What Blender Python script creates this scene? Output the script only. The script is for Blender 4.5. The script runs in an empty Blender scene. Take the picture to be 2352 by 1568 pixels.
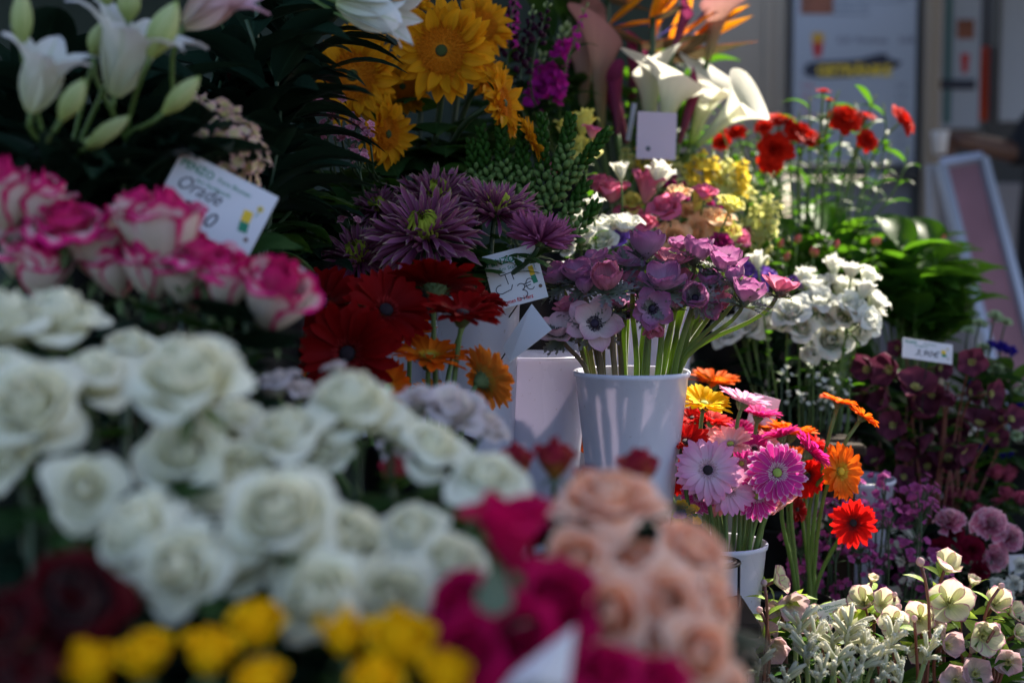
import bpy, math, random
from mathutils import Matrix, Vector, Quaternion

scene = bpy.context.scene
COL = scene.collection
R = math.radians
rnd = random.Random(7)

# ------------------------------------------------------------------ camera, sky, sun, exposure
PITCH = R(3.9); CAMZ = 1.3; FPX = 3267.0
cam_data = bpy.data.cameras.new('camera')
cam = bpy.data.objects.new('camera', cam_data); COL.objects.link(cam)
cam.location = (0, 0, CAMZ); cam.rotation_euler = (math.pi / 2 - PITCH, 0, 0)
cam_data.lens = 50; cam_data.sensor_width = 36
cam_data.clip_start = 0.05; cam_data.clip_end = 400
cam_data.dof.use_dof = True; cam_data.dof.focus_distance = 2.08; cam_data.dof.aperture_fstop = 2.1
scene.camera = cam

SUN_EL = R(43); SUN_AZ = R(33)          # azimuth measured from +Y towards +X: behind the stall, to the right
w = bpy.data.worlds.new('World'); scene.world = w; w.use_nodes = True
nt = w.node_tree; nt.nodes.clear()
wo = nt.nodes.new('ShaderNodeOutputWorld'); bg = nt.nodes.new('ShaderNodeBackground')
sky = nt.nodes.new('ShaderNodeTexSky'); sky.sky_type = 'NISHITA'; sky.sun_disc = False
sky.sun_elevation = SUN_EL; sky.sun_rotation = SUN_AZ; sky.dust_density = 3.0; sky.air_density = .8
bg.inputs[1].default_value = 0.118
nt.links.new(sky.outputs[0], bg.inputs[0]); nt.links.new(bg.outputs[0], wo.inputs[0])
sd = bpy.data.lights.new('sun', 'SUN'); sd.energy = 5.0; sd.angle = R(0.5); sd.color = (1, .91, .78)
sun = bpy.data.objects.new('sun', sd); COL.objects.link(sun)
SUNV = Vector((math.sin(SUN_AZ) * math.cos(SUN_EL), math.cos(SUN_AZ) * math.cos(SUN_EL), math.sin(SUN_EL)))
sun.rotation_euler = SUNV.to_track_quat('Z', 'Y').to_euler(); sun.location = (3, 6, 8)
vs = scene.view_settings
scene.display_settings.display_device = 'sRGB'
vs.view_transform = 'Standard'; vs.look = 'None'; vs.gamma = 1; vs.use_curve_mapping = False
vs.exposure = 1.75
scene.render.engine = 'CYCLES'
cy = scene.cycles
cy.use_denoising = True; cy.max_bounces = 7; cy.diffuse_bounces = 4; cy.transmission_bounces = 4
cy.glossy_bounces = 2; cy.transparent_max_bounces = 4; cy.caustics_reflective = False; cy.caustics_refractive = False
cy.sample_clamp_indirect = 4

SP, CP = math.sin(PITCH), math.cos(PITCH)
def P(px, py, d):
    """a place in the stall seen at (px, py) of the 2352 x 1568 photograph, d metres in front of the lens"""
    x = (px - 1176) / FPX * d; y = (784 - py) / FPX * d
    return Vector((x, d * CP + y * SP, CAMZ - d * SP + y * CP))
def px_of(v):
    dy, dz = v.y, v.z - CAMZ
    d = dy * CP - dz * SP
    return (1176 + FPX * v.x / d, 784 - FPX * (dy * SP + dz * CP) / d, d)
def S(px, d): return px / FPX * d

# ------------------------------------------------------------------ materials
def newmat(name):
    m = bpy.data.materials.new(name); m.use_nodes = True
    t = m.node_tree; t.nodes.clear()
    return m, t, t.nodes.new('ShaderNodeOutputMaterial')
def N(t, typ, **kw):
    n = t.nodes.new(typ)
    for k, v in kw.items():
        if k.startswith('i_'): n.inputs[int(k[2:])].default_value = v
        else: setattr(n, k, v)
    return n
def c4(c): return (c[0], c[1], c[2], 1)
def mixc(t, fac, a, b):
    n = t.nodes.new('ShaderNodeMix'); n.data_type = 'RGBA'
    for i, v in ((0, fac), (6, a), (7, b)):
        if hasattr(v, 'links'): t.links.new(v, n.inputs[i])
        elif i == 0: n.inputs[0].default_value = v
        else: n.inputs[i].default_value = c4(v)
    return n.outputs[2]
def math_(t, op, a, b=0.0, clamp=False):
    n = t.nodes.new('ShaderNodeMath'); n.operation = op; n.use_clamp = clamp
    for i, v in ((0, a), (1, b)):
        if hasattr(v, 'links'): t.links.new(v, n.inputs[i])
        else: n.inputs[i].default_value = v
    return n.outputs[0]
def petal_mat(name, base, tip, edge=None, trans=.38, rough=.65, p=1.0, veins=.12, sheen=0.0, edgew=.75, var=.10, tcol=None, spec=.06, center=None, cw=.25):
    """u runs across, v along the petal; base -> tip, an edge colour and soft lengthwise streaks"""
    m, t, out = newmat(name)
    uv = N(t, 'ShaderNodeUVMap'); sep = N(t, 'ShaderNodeSeparateXYZ'); t.links.new(uv.outputs[0], sep.inputs[0])
    u, v = sep.outputs[0], sep.outputs[1]
    vp = math_(t, 'POWER', v, p)
    col = mixc(t, vp, base, tip)
    au = math_(t, 'ABSOLUTE', math_(t, 'MULTIPLY', math_(t, 'SUBTRACT', u, .5), 2.0))
    if center is not None:
        ce = math_(t, 'SUBTRACT', 1.0, math_(t, 'DIVIDE', au, cw), True)
        col = mixc(t, ce, col, center)
    if edge is not None:
        nz0 = N(t, 'ShaderNodeTexNoise'); nz0.inputs['Scale'].default_value = 6; t.links.new(uv.outputs[0], nz0.inputs['Vector'])
        e = math_(t, 'MAXIMUM', math_(t, 'POWER', au, 2.5), math_(t, 'POWER', v, 3.0))
        e = math_(t, 'ADD', e, math_(t, 'MULTIPLY', math_(t, 'SUBTRACT', nz0.outputs[0], .5), .7))
        mr = N(t, 'ShaderNodeMapRange'); t.links.new(e, mr.inputs[0]); mr.inputs[1].default_value = edgew - .3; mr.inputs[2].default_value = edgew + .15
        mr.interpolation_type = 'SMOOTHSTEP'
        col = mixc(t, mr.outputs[0], col, edge)
    # streaks
    comb = N(t, 'ShaderNodeCombineXYZ')
    t.links.new(math_(t, 'MULTIPLY', u, 14.0), comb.inputs[0]); t.links.new(math_(t, 'MULTIPLY', v, 1.3), comb.inputs[1])
    oi = N(t, 'ShaderNodeObjectInfo'); t.links.new(math_(t, 'MULTIPLY', oi.outputs['Random'], 40.0), comb.inputs[2])
    nz = N(t, 'ShaderNodeTexNoise'); nz.inputs['Scale'].default_value = 1.0; nz.inputs['Detail'].default_value = 3; t.links.new(comb.outputs[0], nz.inputs['Vector'])
    val = math_(t, 'ADD', 1.0, math_(t, 'MULTIPLY', math_(t, 'SUBTRACT', nz.outputs[0], .5), veins * 4))
    val = math_(t, 'MULTIPLY', val, math_(t, 'ADD', 1 - var, math_(t, 'MULTIPLY', oi.outputs['Random'], 2 * var)))
    hs = N(t, 'ShaderNodeHueSaturation'); t.links.new(col, hs.inputs['Color']); t.links.new(val, hs.inputs['Value'])
    geo_col = hs.outputs[0]
    pr = N(t, 'ShaderNodeBsdfPrincipled'); t.links.new(geo_col, pr.inputs['Base Color'])
    pr.inputs['Roughness'].default_value = rough; pr.inputs['Specular IOR Level'].default_value = spec
    if sheen: pr.inputs['Sheen Weight'].default_value = sheen; pr.inputs['Sheen Roughness'].default_value = .35
    bp = N(t, 'ShaderNodeBump'); bp.inputs['Strength'].default_value = .25; bp.inputs['Distance'].default_value = .0012
    t.links.new(nz.outputs[0], bp.inputs['Height']); t.links.new(bp.outputs[0], pr.inputs['Normal'])
    tr = N(t, 'ShaderNodeBsdfTranslucent')
    if tcol is None: t.links.new(geo_col, tr.inputs[0])
    else:
        tr.inputs[0].default_value = c4(tcol)
    mx = N(t, 'ShaderNodeMixShader'); mx.inputs[0].default_value = trans
    t.links.new(pr.outputs[0], mx.inputs[1]); t.links.new(tr.outputs[0], mx.inputs[2]); t.links.new(mx.outputs[0], out.inputs[0])
    return m
def leaf_mat(name, col, vein=None, trans=.3, rough=.48, tcol=None, var=.25, spec=.09):
    return petal_mat(name, col, tuple(min(1, c * 1.25) for c in col), trans=trans, rough=rough, veins=.14, var=var, tcol=tcol, spec=spec,
                     center=vein or tuple(min(1, c * 2.2) for c in col), cw=.07)
def plain(name, col, rough=.5, metal=0.0, spec=.5, noise=0.0, nscale=20.0, bump=0.0, trans=0.0, coat=0.0):
    m, t, out = newmat(name)
    pr = N(t, 'ShaderNodeBsdfPrincipled'); pr.inputs['Base Color'].default_value = c4(col)
    pr.inputs['Roughness'].default_value = rough; pr.inputs['Metallic'].default_value = metal; pr.inputs['Specular IOR Level'].default_value = spec
    pr.inputs['Coat Weight'].default_value = coat
    tc = N(t, 'ShaderNodeTexCoord')
    nz = N(t, 'ShaderNodeTexNoise'); nz.inputs['Scale'].default_value = nscale; nz.inputs['Detail'].default_value = 6
    t.links.new(tc.outputs['Object'], nz.inputs['Vector'])
    if noise:
        c = mixc(t, nz.outputs[0], tuple(max(0, x * (1 - noise)) for x in col), tuple(min(1, x * (1 + noise)) for x in col))
        t.links.new(c, pr.inputs['Base Color'])
    if bump:
        bp = N(t, 'ShaderNodeBump'); bp.inputs['Strength'].default_value = bump; bp.inputs['Distance'].default_value = .002
        t.links.new(nz.outputs[0], bp.inputs['Height']); t.links.new(bp.outputs[0], pr.inputs['Normal'])
    if trans:
        tr = N(t, 'ShaderNodeBsdfTranslucent'); tr.inputs[0].default_value = c4(col)
        mx = N(t, 'ShaderNodeMixShader'); mx.inputs[0].default_value = trans
        t.links.new(pr.outputs[0], mx.inputs[1]); t.links.new(tr.outputs[0], mx.inputs[2]); t.links.new(mx.outputs[0], out.inputs[0])
    else: t.links.new(pr.outputs[0], out.inputs[0])
    return m
def plastic_mat():
    m, t, out = newmat('white_bucket_plastic')
    tc = N(t, 'ShaderNodeTexCoord')
    n1 = N(t, 'ShaderNodeTexNoise'); n1.inputs['Scale'].default_value = 9; n1.inputs['Detail'].default_value = 8
    n2 = N(t, 'ShaderNodeTexNoise'); n2.inputs['Scale'].default_value = 160; n2.inputs['Detail'].default_value = 2
    mp = N(t, 'ShaderNodeMapping'); mp.inputs['Scale'].default_value = (1, 1, .25); t.links.new(tc.outputs['Object'], mp.inputs[0])
    t.links.new(mp.outputs[0], n1.inputs['Vector']); t.links.new(tc.outputs['Object'], n2.inputs['Vector'])
    r2 = N(t, 'ShaderNodeMapRange'); r2.inputs[1].default_value = .70; r2.inputs[2].default_value = .78; t.links.new(n2.outputs[0], r2.inputs[0])
    c = mixc(t, n1.outputs[0], (.58, .60, .74), (.72, .73, .84)); c = mixc(t, math_(t, 'MULTIPLY', r2.outputs[0], .5), c, (.25, .2, .16))
    pr = N(t, 'ShaderNodeBsdfPrincipled'); t.links.new(c, pr.inputs['Base Color'])
    rr = N(t, 'ShaderNodeMapRange'); rr.inputs[3].default_value = .18; rr.inputs[4].default_value = .36; t.links.new(n1.outputs[0], rr.inputs[0]); t.links.new(rr.outputs[0], pr.inputs['Roughness'])
    tr = N(t, 'ShaderNodeBsdfTranslucent'); tr.inputs[0].default_value = (.75, .68, .78, 1)
    mx = N(t, 'ShaderNodeMixShader'); mx.inputs[0].default_value = .24
    t.links.new(pr.outputs[0], mx.inputs[1]); t.links.new(tr.outputs[0], mx.inputs[2]); t.links.new(mx.outputs[0], out.inputs[0])
    return m

MT = {}
def mt(k): return MT[k]
MT['white_rose'] = petal_mat('white_rose_petal', (.81, .79, .47), (.87, .86, .71), veins=.07, var=.06, trans=.42, p=.55)
MT['bicolor'] = petal_mat('cream_petal_with_magenta_edge', (.66, .62, .44), (.78, .62, .60), edge=(.66, .012, .17), edgew=.72, veins=.06, trans=.3)
MT['bicolor_in'] = petal_mat('magenta_inner_petal', (.6, .3, .35), (.62, .012, .15), veins=.08, trans=.3, p=.5)
MT['dark_red'] = petal_mat('dark_red_rose_petal', (.035, .0006, .002), (.06, .001, .004), veins=.1, trans=.2, rough=.6, sheen=.2)
MT['yellow_rose'] = petal_mat('yellow_rose_petal', (.86, .60, .01), (.88, .52, .006), veins=.08, trans=.3)
MT['magenta'] = petal_mat('magenta_rose_petal', (.45, .02, .08), (.46, .002, .075), veins=.08, trans=.3, p=.5)
MT['peach'] = petal_mat('peach_rose_petal', (.88, .36, .15), (.89, .44, .26), edge=(.90, .60, .46), edgew=.8, veins=.06, trans=.32)
MT['redyellow'] = petal_mat('red_petal_with_yellow_back', (.70, .42, .05), (.35, .005, .05), veins=.1, trans=.25, p=.6)
MT['pale_pink'] = petal_mat('pale_pink_petal', (.68, .70, .50), (.72, .60, .60), veins=.07, trans=.35)
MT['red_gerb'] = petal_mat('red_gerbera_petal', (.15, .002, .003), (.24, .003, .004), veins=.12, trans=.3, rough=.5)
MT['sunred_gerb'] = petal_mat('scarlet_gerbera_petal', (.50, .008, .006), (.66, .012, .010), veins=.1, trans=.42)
MT['orange_gerb'] = petal_mat('orange_gerbera_petal', (.78, .26, .02), (.80, .12, .006), veins=.1, trans=.42)
MT['amber_gerb'] = petal_mat('amber_gerbera_petal', (.66, .34, .06), (.74, .20, .02), veins=.12, trans=.4)
MT['yellow_gerb'] = petal_mat('yellow_gerbera_petal', (.86, .50, .005), (.90, .60, .008), veins=.07, trans=.4)
MT['pink_gerb'] = petal_mat('pale_pink_gerbera_petal', (.86, .66, .76), (.78, .30, .52), veins=.07, trans=.4, p=1.4)
MT['salmon_gerb'] = petal_mat('salmon_gerbera_petal', (.88, .62, .58), (.84, .34, .36), veins=.08, trans=.42)
MT['magenta_gerb'] = petal_mat('magenta_gerbera_petal', (.52, .02, .16), (.66, .03, .27), veins=.12, trans=.42)
MT['tipped_gerb'] = petal_mat('magenta_gerbera_petal_with_white_edge', (.60, .03, .26), (.66, .05, .32), edge=(.84, .60, .74), edgew=.93, veins=.1, trans=.38)
MT['gerb_disc'] = petal_mat('gerbera_floret', (.42, .12, .24), (.86, .66, .68), veins=.1, trans=.2)
MT['gerb_disc_red'] = petal_mat('dark_gerbera_floret', (.08, .01, .01), (.36, .02, .02), veins=.1, trans=.2)
MT['gerb_disc_yel'] = petal_mat('golden_gerbera_floret', (.6, .35, .02), (.8, .5, .05), veins=.1, trans=.2)
MT['gerb_eye'] = plain('dark_gerbera_eye', (.015, .006, .012), .8, noise=.5, nscale=500, bump=.6)
MT['gerb_eye_green'] = plain('green_gerbera_eye', (.35, .45, .08), .8, noise=.3, nscale=500, bump=.6)
MT['calyx'] = leaf_mat('flower_calyx_green', (.10, .14, .06), trans=.15, rough=.6)
MT['stem'] = plain('soft_green_stem', (.11, .19, .045), .45, noise=.25, nscale=40, trans=.2)
MT['stem_dark'] = plain('dark_green_stem', (.025, .055, .018), .5, noise=.3, nscale=40)
MT['stem_anem'] = petal_mat('ribbed_anemone_stem', (.13, .20, .04), (.15, .10, .08), trans=.42, rough=.45, veins=.22, sheen=.5, tcol=(.40, .58, .06), p=1.0)
MT['stem_red'] = plain('red_brown_stem', (.20, .06, .04), .45, noise=.3, nscale=50, trans=.1)
MT['anem'] = petal_mat('mauve_anemone_petal', (.64, .44, .58), (.36, .09, .26), veins=.13, trans=.42, rough=.5, sheen=.3)
MT['anem_white'] = petal_mat('blush_anemone_petal', (.72, .60, .58), (.60, .30, .42), veins=.10, trans=.35, p=1.8)
MT['anem_rose'] = petal_mat('rose_anemone_petal', (.66, .36, .40), (.58, .15, .28), veins=.12, trans=.45)
MT['anem_eye'] = plain('ink_blue_anemone_eye', (.018, .008, .03), .6, noise=.4, nscale=300, bump=.5)
MT['stem_anem_b'] = petal_mat('brownish_anemone_stem', (.16, .13, .07), (.17, .08, .09), trans=.3, rough=.45, veins=.22, sheen=.5, tcol=(.36, .42, .08), p=1.0)
MT['anem_leaf'] = petal_mat('feathery_anemone_leaf', (.20, .26, .18), (.19, .13, .19), trans=.25, rough=.5, var=.2, tcol=(.15, .22, .04))
MT['sun_petal'] = petal_mat('golden_sunflower_petal', (.70, .30, .01), (.80, .36, .012), veins=.12, trans=.35, rough=.5)
MT['sun_floret'] = petal_mat('orange_sunflower_floret', (.42, .13, .008), (.76, .25, .012), veins=.15, trans=.25)
MT['sun_eye'] = plain('green_sunflower_eye', (.05, .075, .012), .8, noise=.6, nscale=400, bump=.8)
MT['chrys'] = petal_mat('purple_chrysanthemum_quill', (.15, .008, .07), (.38, .13, .26), edge=(.55, .52, .26), edgew=1.0, veins=.15, trans=.25, p=1.2)
MT['chrys_in'] = petal_mat('lime_chrysanthemum_quill', (.20, .10, .05), (.48, .56, .06), veins=.1, trans=.25, p=.7)
MT['chrys_solid'] = petal_mat('violet_chrysanthemum_quill', (.25, .03, .13), (.42, .14, .30), veins=.15, trans=.3)
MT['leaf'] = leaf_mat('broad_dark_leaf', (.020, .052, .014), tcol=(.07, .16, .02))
MT['leaf_deep'] = leaf_mat('deep_shade_blue_green_leaf', (.009, .022, .013), trans=.15, rough=.3)  # leaf green cut near black: deep shade between bunches put into the colour
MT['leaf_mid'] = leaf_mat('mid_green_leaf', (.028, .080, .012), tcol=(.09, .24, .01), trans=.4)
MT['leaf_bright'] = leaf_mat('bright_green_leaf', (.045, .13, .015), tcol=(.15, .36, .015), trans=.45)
MT['leaf_grey'] = leaf_mat('grey_green_leaf', (.14, .20, .15), rough=.6, trans=.2)
MT['leaf_lime'] = leaf_mat('lime_bract', (.22, .34, .05), tcol=(.5, .65, .08), trans=.45)
MT['bud_green'] = petal_mat('pale_green_bud', (.20, .30, .08), (.50, .55, .30), veins=.12, trans=.3)
MT['lily'] = petal_mat('white_lily_petal', (.45, .52, .22), (.78, .76, .76), veins=.06, trans=.32, p=.5, center=(.55, .60, .45), cw=.15)
MT['lily_pink'] = petal_mat('pink_lily_petal', (.6, .55, .3), (.70, .42, .55), veins=.08, trans=.3, p=.5)
MT['lily_bud'] = petal_mat('green_white_lily_bud', (.34, .42, .12), (.52, .56, .30), edge=(.20, .34, .05), edgew=.95, veins=.16, trans=.25)
MT['hydr'] = petal_mat('dusty_pink_hydrangea_petal', (.74, .78, .30), (.88, .50, .60), veins=.05, trans=.5, p=1.0, var=.15)
MT['magenta_stock'] = petal_mat('magenta_stock_petal', (.50, .02, .32), (.62, .03, .42), veins=.1, trans=.4)
MT['fritil'] = petal_mat('almost_black_bell', (.020, .004, .014), (.045, .008, .03), veins=.2, trans=.15, rough=.35)
MT['calla_white'] = petal_mat('white_calla_spathe', (.26, .42, .03), (.80, .78, .68), veins=.05, trans=.40, p=.6)
MT['calla_pink'] = petal_mat('blush_calla_spathe', (.28, .30, .08), (.40, .19, .19), veins=.08, trans=.35, p=.5)
MT['calla_plum'] = petal_mat('plum_calla_spathe', (.22, .08, .10), (.24, .03, .10), veins=.06, trans=.3, p=.6)
MT['strel_orange'] = petal_mat('orange_crane_flower_sepal', (.85, .22, .01), (.90, .38, .01), veins=.06, trans=.5)
MT['strel_blue'] = petal_mat('blue_crane_flower_petal', (.10, .09, .35), (.14, .12, .45), veins=.06, trans=.3)
MT['strel_bract'] = petal_mat('crane_flower_bract', (.12, .07, .04), (.10, .10, .04), edge=(.70, .15, .05), edgew=1.0, veins=.06, trans=.2, rough=.35)
MT['lis_pink'] = petal_mat('pink_lisianthus_petal', (.80, .42, .46), (.80, .16, .34), veins=.06, trans=.42, p=1.2)
MT['lis_white'] = petal_mat('white_lisianthus_petal', (.60, .66, .40), (.82, .82, .76), veins=.04, trans=.4, p=.6)
MT['lis_yellow'] = petal_mat('yellow_lisianthus_petal', (.78, .76, .22), (.84, .78, .20), veins=.05, trans=.42)
MT['lis_peach'] = petal_mat('apricot_lisianthus_petal', (.85, .66, .34), (.86, .55, .32), veins=.06, trans=.42)
MT['lis_purple'] = petal_mat('violet_lisianthus_petal', (.35, .28, .5), (.22, .08, .50), veins=.1, trans=.35)
MT['snap_yellow'] = petal_mat('yellow_snapdragon_petal', (.70, .58, .12), (.82, .62, .05), veins=.08, trans=.4)
MT['snap_cream'] = petal_mat('cream_yellow_snapdragon_petal', (.60, .66, .2), (.82, .78, .36), veins=.06, trans=.42)
MT['snap_plum'] = petal_mat('plum_petal', (.3, .03, .08), (.40, .02, .17), veins=.1, trans=.35)
MT['ran_red'] = petal_mat('red_ranunculus_petal', (.36, .004, .004), (.66, .020, .008), veins=.08, trans=.45)
MT['hell_white'] = petal_mat('cream_pink_hellebore_sepal', (.50, .54, .24), (.74, .68, .50), edge=(.50, .20, .32), edgew=.86, veins=.13, trans=.45)
MT['hell_pink'] = petal_mat('dusty_pink_hellebore_sepal', (.55, .50, .36), (.58, .36, .42), veins=.14, trans=.4)
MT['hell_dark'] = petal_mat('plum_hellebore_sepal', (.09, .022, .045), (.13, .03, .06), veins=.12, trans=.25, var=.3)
MT['stamen'] = plain('yellow_green_stamens', (.45, .42, .12), .7, noise=.3)
MT['paw'] = petal_mat('felted_cream_kangaroo_paw', (.28, .32, .12), (.74, .70, .56), veins=.10, trans=.25, rough=.9, sheen=1.0, spec=.1)  # green base kept dark to put shading into the felt colour
MT['paw_stem'] = plain('felted_green_stem', (.22, .28, .12), .9, spec=.1, trans=.2)
MT['wax_white'] = petal_mat('white_waxflower_petal', (.60, .60, .50), (.70, .70, .64), veins=.04, trans=.3)
MT['wax_purple'] = petal_mat('purple_waxflower_petal', (.26, .02, .16), (.40, .09, .28), veins=.1, trans=.35, p=.6, var=.4)
MT['dian'] = petal_mat('pink_small_flower_petal', (.50, .05, .16), (.72, .40, .50), veins=.1, trans=.3, var=.2)
MT['carn_pink'] = petal_mat('pink_carnation_petal', (.40, .03, .12), (.70, .22, .36), edge=(.82, .62, .68), edgew=.98, veins=.1, trans=.35)
MT['carn_dark'] = petal_mat('crimson_carnation_petal', (.10, .002, .015), (.20, .006, .03), veins=.1, trans=.25)
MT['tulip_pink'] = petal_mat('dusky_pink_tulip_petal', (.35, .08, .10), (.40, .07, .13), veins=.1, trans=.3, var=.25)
MT['alstro'] = petal_mat('pink_green_bud_petal', (.42, .42, .10), (.66, .10, .16), veins=.1, trans=.35)
MT['statice'] = petal_mat('ultramarine_petal', (.02, .01, .16), (.03, .015, .28), veins=.1, trans=.3)
MT['scab'] = petal_mat('mint_green_petal', (.20, .34, .14), (.48, .60, .38), veins=.1, trans=.3)
MT['plastic'] = plastic_mat()
MT['black_plastic'] = plain('black_bucket_plastic', (.010, .011, .012), .4, spec=.25, noise=.2)
MT['card'] = plain('white_card', (.76, .75, .80), .45, noise=.04, nscale=12, trans=.12)
MT['card_pink'] = plain('lilac_card', (.70, .58, .70), .5, noise=.04, trans=.2)
MT['wire'] = plain('black_wire', (.012, .012, .014), .35, .6)
MT['ink_green'] = plain('green_print', (.01, .22, .12), .6)
MT['ink_black'] = plain('black_marker', (.01, .01, .03), .5)
MT['ink_red'] = plain('red_print', (.55, .01, .03), .6)
MT['ink_yellow'] = plain('yellow_print', (.80, .52, .02), .6)
MT['ink_brown'] = plain('brown_print', (.16, .08, .05), .6)
MT['ink_grey'] = plain('grey_print', (.10, .12, .15), .6)

# ------------------------------------------------------------------ mesh helpers
def mesh(name, V, F, UV=None, mat=None, smooth=True):
    me = bpy.data.meshes.new(name)
    me.from_pydata(V, [], F)
    if UV is not None:
        ul = me.uv_layers.new(name='UVMap')
        idx = [0] * len(me.loops); me.loops.foreach_get('vertex_index', idx)
        buf = []
        for i in idx: buf.extend(UV[i])
        ul.data.foreach_set('uv', buf)
    if mat: me.materials.append(mat)
    if smooth: me.polygons.foreach_set('use_smooth', [True] * len(me.polygons))
    me.update()
    return me
def gridF(nu, nv, off=0, wrap=False):
    F = []; n = nu + (0 if wrap else 1)
    for j in range(nv):
        for i in range(nu):
            a = off + j * n + i; b = off + j * n + (i + 1) % n
            F.append((a, b, b + n, a + n))
    return F
PROF = {
    'strap': lambda v: min(1, .35 + 1.0 * v) * (1 if v < .78 else math.sqrt(max(0, 1 - ((v - .78) / .225) ** 2))),
    'obov': lambda v: max(.16 * (1 - v), math.sin(math.pi * min(1, v) ** 1.35) ** .55 if 0 < v < 1 else (0 if v >= 1 else .16)),
    'round': lambda v: max(.25 * (1 - v), math.sin(math.pi * v ** 1.0) ** .5 if 0 < v < 1 else 0),
    'lance': lambda v: max(.08 * (1 - v), math.sin(math.pi * v ** .8) if 0 < v < 1 else 0),
    'ovate': lambda v: max(.06 * (1 - v), math.sin(math.pi * v ** .62) ** .85 * (1 - .25 * v) * 1.1 if 0 < v < 1 else 0),
    'point': lambda v: max(.3 * (1 - v), math.sin(math.pi * v ** .75) ** .75 if 0 < v < 1 else 0),
    'quill': lambda v: .55 + .45 * v if v < .92 else 1.0 * (1 - v) / .08 + .05,
    'fan': lambda v: .12 + .95 * v ** 1.3 if v < .93 else .9,
}
def blade_d(L, W, prof='obov', e0=0., e1=30., p=1.0, cup=.3, nu=4, nv=8, ruff=0., ph=0., jag=0., side=0., roll=0.):
    """a petal or leaf from the origin along +Y, face up +Z; e0..e1 is how its direction rises along its length"""
    f = PROF[prof]; V = []; UV = []
    y = z = 0.; n = nv
    for j in range(n + 1):
        v = j / n
        e = R(e0 + (e1 - e0) * v ** p)
        if j:
            y += math.cos(e) * L / n; z += math.sin(e) * L / n
        ww = W * .5 * f(v)
        if jag and 0 < j < n: ww *= (1 if j % 2 else 1 - jag)
        for i in range(nu + 1):
            u = -1 + 2 * i / nu
            off = cup * ww * u * u
            x = ww * u * (1 - .25 * abs(cup) * u * u)
            fwd = jag * ww * abs(u) * (.9 if j % 2 else -.3)
            r = ruff * W * (v ** 2) * abs(u) * math.sin(u * 4 + v * 9 + ph)
            if prof == 'fan': r += ruff * W * v * v * math.sin(u * 9 + ph)
            off += r
            x += side * L * v * v
            V.append((x, y + fwd * math.cos(e) - off * math.sin(e), z + fwd * math.sin(e) + off * math.cos(e)))
            UV.append(((u + 1) / 2, v))
    return V, gridF(nu, n), UV
def wrap_d(r, H, span, flare, lip, close, nu=7, nv=7, ruff=.04, ph=0.):
    """one petal of a many-petalled bloom, curled round the +Z axis"""
    V = []; UV = []
    for j in range(nv + 1):
        v = j / nv
        for i in range(nu + 1):
            u = -1 + 2 * i / nu
            ve = v * (1 - .26 * abs(u) ** 2.6 + .05 * math.exp(-(u / .3) ** 2))
            rr = r * (math.sin(min(1, ve) * math.pi / 2) ** .75 * .92 + .08)
            rr *= 1 - close * max(0, (ve - .5) / .5) ** 1.6
            rr += r * flare * max(0, (ve - .45) / .55) ** 1.8
            h = H * ve
            k = max(0, (ve - .8) / .2)
            h -= lip * H * .55 * k * k; rr += lip * r * .55 * k
            rr *= 1 + .07 * u
            rr += ruff * r * math.sin(5.3 * u + ph + 3 * v) * v ** 2
            h += ruff * H * .5 * math.sin(7.1 * u + ph * 2) * v ** 3
            a = R(span) * u * (.3 + .7 * math.sin(min(1, v * 1.7) * math.pi / 2))
            V.append((rr * math.sin(a), rr * math.cos(a), h)); UV.append(((u + 1) / 2, v))
    return V, gridF(nu, nv), UV
MC = {}
def cmesh(key, fn, matk):
    k = (key, matk)
    if k not in MC:
        V, F, UV = fn(); MC[k] = mesh(key, V, F, UV, MT[matk])
    return MC[k]
def join_d(parts):
    """[(data, matrix)] -> one mesh data"""
    V = []; F = []; UV = []
    for (v, f, uv), M in parts:
        o = len(V); V += [tuple(M @ Vector(p)) for p in v]; F += [tuple(o + i for i in q) for q in f]; UV += uv
    return V, F, UV
def ellip_d(rx, ry, rz, nu=8, nv=6, ridge=0.):
    V = []; UV = []
    for j in range(nv + 1):
        a = math.pi * j / nv - math.pi / 2
        for i in range(nu):
            b = 2 * math.pi * i / nu; k = 1 + ridge * math.cos(3 * b)
            V.append((rx * k * math.cos(a) * math.cos(b), ry * k * math.cos(a) * math.sin(b), rz * math.sin(a))); UV.append((i / nu, j / nv))
    return V, gridF(nu, nv, 0, True), UV
def bud_d(r, L, nu=8, nv=7, ridge=0., pk=.45):
    """a pointed bud standing on the origin along +Z"""
    V = []; UV = []
    for j in range(nv + 1):
        v = j / nv; rr = r * max(.02, math.sin(math.pi * v ** (math.log(.5) / math.log(pk)) if 0 < v < 1 else 0) ** .8 if 0 < v < 1 else .02)
        if j == 0: rr = r * .3
        for i in range(nu):
            b = 2 * math.pi * i / nu; k = 1 + ridge * math.cos(3 * b)
            V.append((rr * k * math.cos(b), rr * k * math.sin(b), L * v)); UV.append((.5 + .5 * math.cos(3 * b) if ridge else i / nu, v))
    return V, gridF(nu, nv, 0, True), UV
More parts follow.
